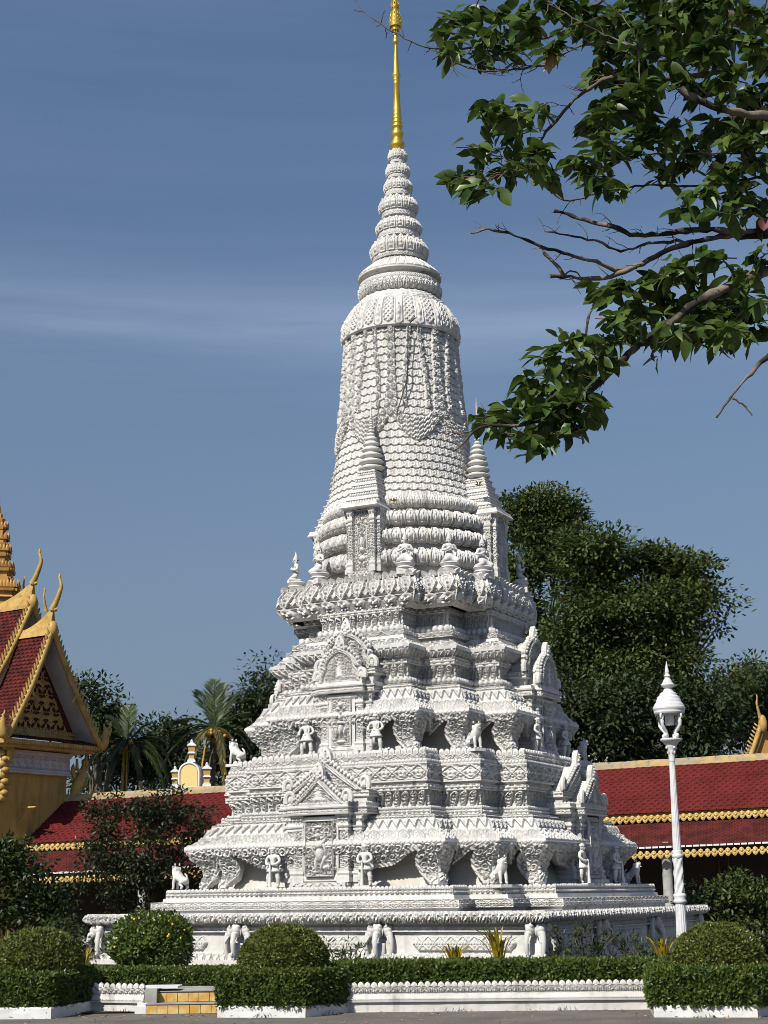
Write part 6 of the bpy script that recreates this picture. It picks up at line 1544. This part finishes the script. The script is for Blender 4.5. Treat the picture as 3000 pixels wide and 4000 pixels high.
# end of the neighbouring roof horn at the far right edge
HPS = .78; hp = thing('gable_horn', 'gold gable end with curved horn and crockets at the right photo edge', 'gable', tuple(at(2985, 2950, 66)))
mb = MB(); o = np.array([0, 0, 0.]); kk = pxm(66)
P = np.array([[-78 * kk, 0, -25 * kk], [-40 * kk, 0, 60 * kk], [-5 * kk, 0, 150 * kk]])
mb.tube(P, .14, 8); mb.tube(P + [.18, .1, -.1], .09, 8)
for i in range(10):
    f = (i + .3) / 10; q = P[0] + (P[2] - P[0]) * f; flame(mb, q + [-.08, 0, .02], .30, .16, np.array([-1., 0, 0]), np.array([-.62, 0, .8]), .05)
mb.ball(P[2] + [.1, 0, .05], (.24, .24, .5), 10, 8); chofa(mb, P[2] + [0, 0, .35], np.array([-.4, -.3, 0]), 1.3, .9); mb.build('bargeboard', 'goldpaint', hp, smooth=True)
mb = MB(); mb.prism([(-70 * kk, -25 * kk), (160 * kk, -25 * kk), (40 * kk, 120 * kk), (0, 130 * kk)], (0, .25, 0), EXX, EZZ, (0, -1, 0), .1); mb.build('gable_board', mat('orange_wood', (.40, .20, .05), .6), hp); hp.scale = (HPS,) * 3
# ------------------------------------------------------------------ trees
def crown_tree(name, label, blobs, Y, m, leaf, n, trunk_px, cat='tree', group='trees behind the gallery', clump=16, gaps=.0, core=.25, spread=.55, base_z=0.0, thick=.35):
    """blobs: pixel ellipses (x, y, rx, ry[, dY]); clumps of leaves spread through the crown, thicker outside"""
    bt = at(trunk_px[0], trunk_px[1], Y); bt[2] = base_z
    t = thing(name, label, cat, tuple(bt), 0, group); k = pxm(Y)
    area = np.array([b[2] * b[3] for b in blobs], float); area /= area.sum(); mb, sb = MB(), MB()
    per = 210 if clump >= 16 else 46; sr = leaf * (4.6 if clump >= 16 else 3.0)
    for b, f in zip(blobs, area):
        c = at(b[0], b[1], Y + (b[4] if len(b) > 4 else 0)); r = np.array([b[2] * k, (b[2] + b[3]) * .5 * k, b[3] * k]); q = max(2, int(n * f / per))
        d = rdir(q, .25); rad = core + (1.0 - core) * rng.random(q) ** .5 + .16 * rng.random(q) ** 3
        cc = c + d * rad[:, None] * r
        if gaps: keep = vnoise(cc[:, 0] * .45 / sr, cc[:, 2] * .45 / sr + cc[:, 1] * .2) > gaps; cc, d = cc[keep], d[keep]
        for c0, d0 in zip(cc, d):          # one leafy spray: a flattened tuft, denser on top
            m_ = int(per * rng.uniform(.5, 1.4)); s_ = sr * rng.uniform(.6, 1.35)
            e = rdir(m_, .35) * (rng.random(m_) ** .45)[:, None] * np.array([1.0, 1.0, .52]) * s_
            dd = e / s_ + d0 * .3
            leaves(mb, c0 + e - bt, rdir(m_) * .75 + dd * .8 + [0, 0, -.25], np.array([0, 0, 1.0]) + dd * .45 + rng.normal(size=(m_, 3)) * .45, leaf * rng.uniform(.6, 1.2, m_), leaf * .46 * rng.uniform(.8, 1.2, m_), .1)
        for _ in range(2):
            e = c + rdir(1, .3)[0] * r * .7; s0 = np.array([bt[0], Y, bt[2] + (c[2] - bt[2]) * rng.uniform(.35, .65)]); mid = (s0 + e) / 2 + rng.normal(size=3) * r.mean() * .2
            tt = np.linspace(0, 1, 8)[:, None]; P = s0 * (1 - tt) ** 2 + 2 * mid * tt * (1 - tt) + e * tt ** 2; sb.tube(P - bt, np.linspace(thick * .22, thick * .05, 8), 6)
    mb.build('crown', m, t)
    zt = max(at(b[0], b[1], Y)[2] for b in blobs); h = (zt - bt[2]) * .72
    tt = np.linspace(0, 1, 8); P = np.stack([.25 * np.sin(tt * 3) * thick * 2, 0 * tt, h * tt], -1); sb.tube(P, thick * (1.15 - .75 * tt), 9); sb.build('trunk', 'bark', t)
    return t
crown_tree('broadleaf_tree', 'tall broad green tree behind the right shoulder of the stupa', [(2030, 2060, 130, 110), (2120, 2010, 110, 70), (2180, 2090, 80, 80), (2060, 2200, 160, 110), (2010, 2350, 110, 130), (2080, 2470, 90, 90)], 78, 'tree', .30, 26000, (2080, 3300), gaps=.18, core=.3, thick=.5)
crown_tree('broadleaf_tree', 'widest dark green tree, rising over the red roof behind the lamp', [(2330, 2190, 130, 100), (2430, 2280, 160, 120), (2560, 2240, 150, 100), (2650, 2300, 140, 110), (2320, 2400, 180, 150), (2500, 2430, 220, 160), (2680, 2450, 170, 125), (2800, 2540, 110, 110), (2860, 2630, 80, 70), (2400, 2600, 230, 150), (2640, 2620, 200, 140), (2790, 2660, 120, 100), (2280, 2560, 120, 140)], 74, 'tree', .30, 90000, (2480, 3300), gaps=.17, core=.3, thick=.65)
crown_tree('lower_tree', 'low shaded tree just above the red roof ridge right of the stupa', [(2330, 2800, 160, 130), (2500, 2820, 200, 150), (2680, 2800, 180, 120), (2250, 2900, 120, 120), (2420, 2930, 200, 90), (2650, 2900, 200, 110)], 70, 'treedark', .30, 36000, (2450, 3300), gaps=.12)
crown_tree('far_tree', 'dark tree at the far right edge behind the gold horn', [(2940, 2760, 150, 110), (2850, 2800, 150, 110), (2990, 2690, 90, 60), (3080, 2800, 120, 160), (2800, 2880, 180, 90)], 82, 'treedark', .34, 20000, (2950, 3300), gaps=.08)
crown_tree('thin_tree', 'thin leafy tree between the pavilion gable and the left palm', [(350, 2720, 50, 40), (390, 2790, 60, 60), (350, 2860, 60, 80), (320, 2690, 20, 25), (410, 2860, 50, 60)], 80, 'treedark', .34, 5000, (370, 3300), gaps=.30)
crown_tree('background_tree', 'dark leafy tree low between the two coconut palms', [(650, 2870, 90, 60), (620, 2960, 110, 90), (700, 2950, 80, 80), (560, 3010, 120, 70), (420, 3010, 120, 90), (340, 3000, 60, 100)], 84, 'treedark', .30, 15000, (620, 3300), gaps=.34)
crown_tree('background_tree', 'dark tree against the left edge of the stupa, right of the palm', [(1000, 2770, 70, 60), (960, 2850, 80, 80), (1040, 2700, 45, 40), (930, 2960, 70, 110), (900, 3020, 80, 80), (1060, 2640, 30, 40)], 80, 'treedark', .30, 14000, (960, 3300), gaps=.16)
# pale wall glimpsed through the right trees
fb = thing('far_building', 'pale far building glimpsed through trees right of the stupa', 'building', tuple(at(2340, 3000, 110) * [1, 1, 0]))
k_ = pxm(110); mb = MB(); mb.box((0, 0, at(2340, 2820, 110)[2] * .5), (330 * k_, 4, at(2340, 2740, 110)[2])); mb.build('wall', 'white', fb)
mb = MB()
for i in range(5): mb.box((-2.4 + i * 1.2, -2.02, at(2340, 2800, 110)[2] * .95), (.6, .1, .9))
mb.build('window', 'dark', fb)

def palm(label, px, py, Y, Rpx, fronds, n=26):
    c = at(px, py, Y); b = np.array([c[0] + .3, Y, 0.]); t = thing('coconut_palm', label, 'palm tree', tuple(b), 0, 'coconut palms behind the gallery'); k = pxm(Y)
    mb = MB(); tt = np.linspace(0, 1, 14)[:, None]; P = np.array([0, 0, 0]) * (1 - tt) + (c - b) * tt + np.stack([-.25 * np.sin(np.pi * tt[:, 0]), 0 * tt[:, 0], 0 * tt[:, 0]], -1)
    mb.tube(P, np.linspace(.22, .15, 14), 9); mb.build('trunk', 'bark', t)
    fb, ob = MB(), MB(); o = c - b
    def frond(a, el, L, droop, old=False):
        d = np.array([math.cos(a) * math.cos(el), math.sin(a) * math.cos(el), math.sin(el)]); q = 26; tt = np.linspace(0, 1, q)
        hz = np.array([d[0], d[1], 0]); hz /= np.linalg.norm(hz) + 1e-6
        C = o + d[None] * (L * tt)[:, None] * (1 - .12 * tt)[:, None] - EZZ[None] * (droop * L * tt ** 2.2)[:, None]
        tg = np.gradient(C, axis=0); tg /= np.linalg.norm(tg, axis=1, keepdims=True); tgt = (ob if old else fb); tgt.tube(C, np.linspace(.045, .012, q), 4)
        s = np.cross(tg, EZZ); s /= np.linalg.norm(s, axis=1, keepdims=True) + 1e-6; up = np.cross(s, tg)
        for sg in (1, -1):
            rep = 2; CC = np.repeat(C[3:], rep, 0) + np.repeat(tg[3:], rep, 0) * rng.uniform(-.08, .08, ((q - 3) * rep, 1)); T = np.repeat(tg[3:], rep, 0); S = np.repeat(s[3:], rep, 0) * sg; U = np.repeat(up[3:], rep, 0); f = np.repeat(tt[3:], rep)
            ll = L * .27 * np.sin(np.pi * np.clip(f * .86 + .12, 0, 1)) ** .7 * rng.uniform(.8, 1.15, len(f))
            D = S * .48 + T * .85 + U * .10 - EZZ * (.25 + .5 * rng.random((len(f), 1))) * (.6 if not old else 1.3); leaves(tgt, CC, D, U + rng.normal(size=CC.shape) * .25, ll, .075, .0)
    for a, el, L, dr, old in fronds: frond(R_(a), R_(el), L * k, dr, old)
    for i in range(n): frond(rng.uniform(0, 6.28), R_(rng.uniform(-5, 75)), Rpx * k * rng.uniform(.8, 1.1), rng.uniform(.35, .7), False)
    fb.build('fronds', 'palm', t); ob.build('old_fronds', 'palmold', t)
    nb_ = MB()
    nb_.ball((0, 0, 0), .095, 8, 6); me_ = nb_.mesh('coconut', 'coconut', True)
    for i in range(14): place('coconut', me_, t, tuple(o + rng.normal(size=3) * [.24, .2, .16] + [0, -.28, -.25]))
    sb = MB()
    for a in rng.uniform(-2.6, -.5, 3): 
        d = np.array([math.cos(a), math.sin(a), 0]); sb.tube([o, o + d * .35 - EZZ * .25, o + d * .6 - EZZ * 1.6, o + d * .62 - EZZ * 2.4], [.05, .045, .04, .02], 5); sb.build('dry_stalk', 'stalk', t); sb = MB()
    return t
rng = np.random.default_rng(21)
palm('left coconut palm, beside the pavilion gable', 497, 2905, 72, 165, [(175, 40, 190, .35, False), (150, 60, 200, .2, False), (95, 72, 215, .15, False), (20, 55, 200, .3, False), (5, 30, 200, .45, False), (-20, 12, 210, .9, False), (200, 5, 160, 1.0, False), (-60, 10, 190, 1.2, True), (-110, 0, 190, 1.2, True), (-30, 0, 220, .9, False), (-140, -5, 170, 1.1, True), (165, 30, 240, .95, False), (190, 15, 220, 1.1, False), (10, 30, 250, .95, False), (-15, 25, 220, 1.0, False)], 4)
palm('right coconut palm with orange nuts and yellow stalks, left of the stupa', 838, 2845, 70, 180, [(165, 35, 240, .42, False), (178, 22, 215, .55, False), (140, 62, 235, .12, False), (100, 75, 250, .08, False), (75, 70, 245, .1, False), (40, 60, 240, .15, False), (10, 40, 215, .3, False), (-10, 22, 190, .7, False), (185, 8, 230, .75, False), (-120, 5, 210, 1.1, True), (-70, 0, 200, 1.25, True), (-20, 5, 150, 1.2, True), (200, 0, 150, 1.2, True), (172, 20, 250, .9, False), (-5, 15, 200, 1.0, False)], 3)
# garden trees and shrubs at the left and right
crown_tree('small_garden_tree', 'dark dense little tree hiding the gallery left of the stupa', [(560, 3330, 210, 190, 0), (420, 3180, 100, 70), (640, 3150, 100, 80), (760, 3250, 90, 110), (450, 3450, 160, 120), (660, 3440, 150, 120), (560, 3220, 140, 90), (380, 3330, 80, 130)], 40, 'shrubdark', .125, 17000, (580, 3700), group=None, gaps=.14, core=.1, thick=.12, clump=10)
crown_tree('edge_tree', 'leafy green tree at the left edge beside the gallery', [(60, 3450, 150, 130), (150, 3540, 110, 90), (20, 3350, 90, 60), (70, 3560, 150, 90), (-60, 3480, 120, 160), (210, 3590, 60, 60)], 42, 'shrub', .17, 9000, (60, 3800), group=None, gaps=.08, core=.1, thick=.12, clump=10)
crown_tree('edge_tree', 'sunlit leafy shrub tree behind the right dome', [(2800, 3570, 110, 120), (2930, 3540, 110, 100), (2860, 3480, 90, 60), (2990, 3600, 120, 140), (2740, 3520, 50, 60), (2880, 3660, 160, 90)], 40, 'tree', .15, 9000, (2880, 3800), group=None, gaps=.10, core=.1, thick=.10, clump=10)
crown_tree('low_bush', 'low yellowish bush behind the left dome', [(240, 3680, 80, 70), (290, 3730, 60, 70), (180, 3700, 60, 50)], 31, 'shrub', .12, 2600, (250, 3800), cat='bush', group=None, core=.2, thick=.06, clump=8)

# ------------------------------------------------------------------ overhanging branch close to the camera
rng = np.random.default_rng(5)
YB = 8.0; ft = thing('overhanging_tree', 'near tree branch with large glossy leaves and bare pale twigs, upper right', 'tree', tuple(at(3600, 3600, YB) * [1, 1, 0])); FO = np.array(ft.location)
wood = MB(); dark = MB(); lv = MB()
def limb(pts, r0, r1, dy0=0.0, dy1=0.0, pale=True, knob=True):
    p = np.array(pts, float); n = len(p); s = np.concatenate([[0], np.cumsum(np.linalg.norm(np.diff(p, axis=0), axis=1))]); q = max(8, int(s[-1] / 26)); u = np.linspace(0, s[-1], q)
    X = np.interp(u, s, p[:, 0]); Yp = np.interp(u, s, p[:, 1]); ker = np.array([1, 2, 1]) / 4
    X[1:-1] = np.convolve(X, ker, 'valid'); Yp[1:-1] = np.convolve(Yp, ker, 'valid')
    dY = np.interp(u / s[-1], [0, 1], [dy0, dy1]) + .10 * np.sin(u / 170 + p[0, 0])
    P = np.stack([at(x + rng.normal() * 2.2, y + rng.normal() * 2.2, YB + d) for x, y, d in zip(X, Yp, dY)]) - FO
    R = np.interp(u / s[-1], [0, 1], [r0 * .95, r1 * 1.25]) * pxm(YB) * (1 + (.16 * rng.normal(size=q) if knob else 0))
    (wood if pale else dark).tube(P, np.clip(R, .0012, None), 8); return P
def twigs(P, n, L, r=2.6, dirx=-1):
    out = []
    for _ in range(n):
        i = rng.integers(1, len(P)); o = P[i]; d = rng.normal(size=3) * [1, .5, .8]; d[0] = dirx * abs(d[0]); d /= np.linalg.norm(d); l = L * pxm(YB) * rng.uniform(.4, 1.1)
        pts = [o]; 
        for k in range(5): d = d + rng.normal(size=3) * .22; d /= np.linalg.norm(d); pts.append(pts[-1] + d * l / 5)
        dark.tube(np.array(pts), np.linspace(r, .9, 6) * pxm(YB), 5); out.append(np.array(pts))
        if rng.random() < .6:
            d2 = d + rng.normal(size=3) * .7; d2 /= np.linalg.norm(d2); dark.tube(np.array([pts[2], pts[2] + d2 * l * .25, pts[2] + d2 * l * .4 + [0, 0, .01]]), np.array([r * .7, 1, .8]) * pxm(YB), 5)
    return out
B1 = limb([(3350, 940), (3000, 1058), (2860, 1113), (2703, 1192), (2562, 1301), (2468, 1372), (2390, 1450), (2327, 1505), (2264, 1584), (2139, 1630), (2053, 1658), (1966, 1666), (1896, 1660), (1849, 1681), (1794, 1745)], 30, 3, 0, -.3)
limb([(1849, 1681), (1790, 1690), (1740, 1700)], 4, 1.5, -.3, -.3, False)
B2 = limb([(3350, 890), (3000, 917), (2797, 925), (2703, 949), (2625, 968), (2546, 1011), (2484, 1043), (2382, 1082), (2272, 1094), (2201, 1078), (2147, 1074)], 19, 7, .5, .1)
limb([(2201, 1078), (2178, 1040), (2130, 992), (2118, 985)], 8, 5, .1, .1); limb([(2205, 1078), (2230, 1050), (2260, 1070), (2275, 1090)], 4, 2, .1, .1, False)
B3 = limb([(2484, 1043), (2405, 1059), (2366, 1035), (2248, 1000), (2186, 984), (2100, 961), (2053, 937), (1974, 906), (1880, 886), (1868, 912), (1838, 914)], 10, 3, .2, 0)
B4 = limb([(3350, 910), (3000, 903), (2750, 898), (2672, 898), (2562, 921), (2460, 917), (2405, 886), (2295, 863), (2162, 820)], 17, 6, .2, .4)
B5 = limb([(2703, 940), (2562, 945), (2484, 965), (2405, 988), (2382, 961), (2327, 941), (2248, 925), (2131, 902)], 9, 3, .6, .5)
B6 = limb([(3350, 1180), (3000, 1388), (2922, 1466), (2860, 1544), (2797, 1631)], 20, 3, -.4, -.6); limb([(2860, 1556), (2905, 1580), (2938, 1625)], 4, 2, -.6, -.6, False)
B7 = limb([(2480, -60), (2543, 90), (2623, 180), (2672, 280), (2730, 380)], 13, 14, .3, .3, False)
B8 = limb([(3350, 520), (3000, 458), (2900, 443), (2822, 428), (2742, 398), (2660, 350)], 25, 10, .1, -.1)
B9 = limb([(2880, 260), (2700, 300), (2480, 320), (2374, 300), (2300, 345), (2245, 388), (2165, 477), (2106, 557), (2010, 640), (1940, 700)], 15, 3, .4, .2, False)
B10 = limb([(3350, 600), (2950, 600), (2700, 598), (2523, 600), (2340, 610), (2270, 600)], 6, 2, .2, .1, False)
B11 = limb([(3300, 60), (3000, 130), (2850, 60), (2700, -60)], 34, 28, .6, .8, False)
B12 = limb([(2400, -40), (2280, 60), (2150, 140), (2000, 180), (1900, 185), (1750, 190), (1650, 182), (1560, 140), (1480, 90), (1400, 30), (1385, -20)], 9, 1.6, .4, .2, False)
B13 = limb([(2700, 230), (2500, 190), (2350, 165), (2250, 180), (2150, 250), (2030, 270), (1890, 280), (1800, 255), (1735, 210)], 8, 2, .2, 0, False)
B14 = limb([(3350, 760), (3000, 690), (2850, 710), (2720, 730), (2500, 720), (2420, 740), (2200, 790), (2120, 720), (2030, 640), (1990, 530)], 7, 2, .5, .4, True)
B15 = limb([(2100, -30), (2250, 80), (2480, 190), (2620, 230)], 3, 3, -.4, -.3, True); limb([(2340, -10), (2430, 60), (2490, 150), (2500, 330)], 3, 2, -.4, -.3, True)
B16 = limb([(2340, 1150), (2300, 1230), (2290, 1330)], 6, 4, 0, -.1)
limb([(3350, 400), (3250, 430), (3180, 500), (3120, 700), (3350, 900)], 40, 50, .3, 0); limb([(3500, 2600), (3480, 1800), (3400, 1100), (3350, 700), (3330, 300), (3300, -100)], 150, 60, .2, .3); limb([(3600, 5200), (3560, 4000), (3500, 2600)], 210, 150, .2, .2)
for P, n, L, dx in ((B2, 9, 140, -1), (B3, 9, 100, -1), (B4, 14, 160, -1), (B5, 10, 150, -1), (B9, 20, 150, -1), (B8, 14, 220, -1), (B12, 26, 70, -1), (B13, 20, 110, -1), (B14, 22, 180, -1), (B10, 10, 160, -1), (B7, 12, 200, -1), (B1, 16, 120, -1), (B11, 12, 260, -1), (B15, 10, 150, -1), (B9, 30, 110, -1), (B13, 20, 140, 1), (B8, 16, 160, -1), (B7, 14, 130, 1)): twigs(P, n, L, 2.4, dx)
CL = [(1745, 190, 7), (1790, 75, 7), (1850, 45, 8), (1770, 130, 6), (1905, 150, 8), (1880, 230, 5), (1960, 70, 8), (2060, 100, 9), (2100, 30, 8), (2010, 200, 7), (2200, 30, 9), (2150, 190, 8), (2300, 50, 8), (2420, 50, 8), (2520, 110, 8), (2610, 60, 8), (2700, 60, 8), (2800, 110, 9), (2900, 50, 9), (2960, 170, 10), (2750, 200, 9), (2600, 240, 8), (2850, 300, 10), (2950, 370, 10), (2700, 340, 8), (2470, 380, 9), (2380, 420, 9), (2310, 480, 9), (2420, 300, 7), (2360, 560, 6), (2550, 540, 8), (2640, 500, 9), (2800, 480, 9), (2910, 540, 10), (2700, 620, 9), (2850, 660, 10), (2960, 640, 9), (2750, 760, 8), (2600, 680, 6), (2900, 750, 9), (2690, 820, 6), (2980, 800, 8), (2850, 830, 6), (2980, 60, 8),
      (1930, 420, 8), (1990, 450, 9), (2070, 430, 8), (1900, 470, 5), (2000, 530, 7), (1905, 600, 6), (1830, 690, 8), (1890, 730, 8), (2100, 590, 7), (2050, 640, 7), (2130, 690, 6), (1960, 660, 7), (1790, 690, 5), (1860, 570, 4),
      (2280, 640, 8), (2400, 600, 7), (2330, 690, 7), (2390, 740, 5), (2500, 610, 6), (2350, 1130, 6), (2430, 1120, 8), (2480, 1210, 9), (2400, 1240, 7), (2550, 1100, 9), (2620, 1050, 8), (2700, 1080, 9), (2800, 1000, 7), (2800, 1150, 10), (2880, 1230, 9), (2750, 1250, 9), (2640, 1300, 8), (2560, 1330, 7), (2920, 1290, 6), (2700, 1330, 6), (2600, 1200, 9), (2690, 1190, 9), (2900, 1080, 8), (2980, 1000, 6), (2250, 1320, 7), (2150, 1390, 8), (2300, 1390, 8), (2250, 1450, 9), (2100, 1480, 7), (2180, 1520, 9), (2280, 1550, 7), (2060, 1560, 8), (2000, 1610, 7), (2150, 1610, 9), (2250, 1670, 7), (2050, 1690, 8), (2090, 1740, 5), (1930, 1640, 6), (1980, 1690, 5), (2330, 1600, 6), (2350, 1400, 6), (1890, 1630, 4), (2150, 1700, 7), (2380, 1330, 6), (2200, 1440, 8), (2230, 1590, 8)]
for _ in range(58):
    x = rng.uniform(2250, 3040); CL.append((x, rng.uniform(-20, 760 - (3040 - x) * .35), 7))
for _ in range(14): CL.append((rng.uniform(2450, 2950), rng.uniform(1080, 1320), 6))
kk = pxm(YB)
def bigleaves(C, D, N, L, Wd):
    n = len(C); D = D / np.linalg.norm(D, axis=1, keepdims=True); S = np.cross(D, N); S /= np.linalg.norm(S, axis=1, keepdims=True) + 1e-9; Nn = np.cross(S, D)
    f = np.array([0, .12, .3, .55, .8, 1.0]); w = np.array([.03, .26, .48, .50, .30, .01]); m = len(f)
    curl = rng.uniform(-.05, .38, (n, 1)); wav = rng.uniform(-.06, .06, (n, m, 1))
    mid = C[:, None] + D[:, None] * (L[:, None] * f)[..., None] - Nn[:, None] * (curl * L[:, None] * f ** 2)[..., None]
    sd = S[:, None] * (Wd[:, None] * w)[..., None]; up = Nn[:, None] * (Wd[:, None] * w)[..., None]
    Lf = mid - sd + up * (.35 + wav * 4); Rt = mid + sd + up * (.35 - wav * 4)
    V = np.stack([Lf, mid, Rt], 2); base = (np.arange(n) * m * 3)[:, None, None]
    i = np.arange(m - 1)[:, None] * 3; j = np.arange(2)[None]
    q = np.stack([i + j, i + j + 1, i + j + 4, i + j + 3], -1).reshape(1, -1, 4) + base.reshape(n, 1, 1)
    lv.add(V.reshape(-1, 3), q.reshape(-1, 4))
for (x, y, n) in CL:
    n = int(n * 2.7) + 1
    c = at(x, y, YB + rng.uniform(-.5, .6)) - FO
    tdir = rng.normal(size=3) * [1, .6, .3] + [-.5, -.1, .1]; tdir /= np.linalg.norm(tdir)
    st = c - tdir * 45 * kk; dark.tube(np.array([st - tdir * 40 * kk + [0, 0, .01], st, c, c + tdir * 40 * kk]), np.array([3, 2.8, 2.2, 1.4]) * kk, 5)
    C = c + tdir[None] * rng.uniform(-52, 52, (n, 1)) * kk + rng.normal(size=(n, 3)) * 18 * kk
    D = rng.normal(size=(n, 3)) * [1, .9, .45] + tdir * .35 + [0, 0, -.45]; N = rng.normal(size=(n, 3)) * .55 + [0, 0, 1.0]
    bigleaves(C, D, N, kk * rng.uniform(55, 118, n), kk * rng.uniform(30, 56, n) )
wood.build('pale_branches', 'palebark', ft, smooth=True); dark.build('dark_twigs', 'bark', ft, smooth=True); lv.build('leaves', 'bigleaf', ft, smooth=True)
lv = MB(); C = at(2150, 190, YB - .3) - FO + rng.normal(size=(7, 3)) * 14 * kk; bigleaves(C, rng.normal(size=(7, 3)) * .5 + [0, 0, -1.], rng.normal(size=(7, 3)) + [0, -1, 0], kk * rng.uniform(60, 100, 7), kk * rng.uniform(30, 45, 7)); lv.build('dry_leaves', 'deadleaf', ft, smooth=True)
lv = MB(); C = at(2990, 850, YB - .2)[None] - FO; bigleaves(C, np.array([[-.2, 0, -1.]]), np.array([[-.3, -1, .2]]), np.array([60 * kk]), np.array([50 * kk])); lv.build('red_leaf', 'redleaf', ft, smooth=True)
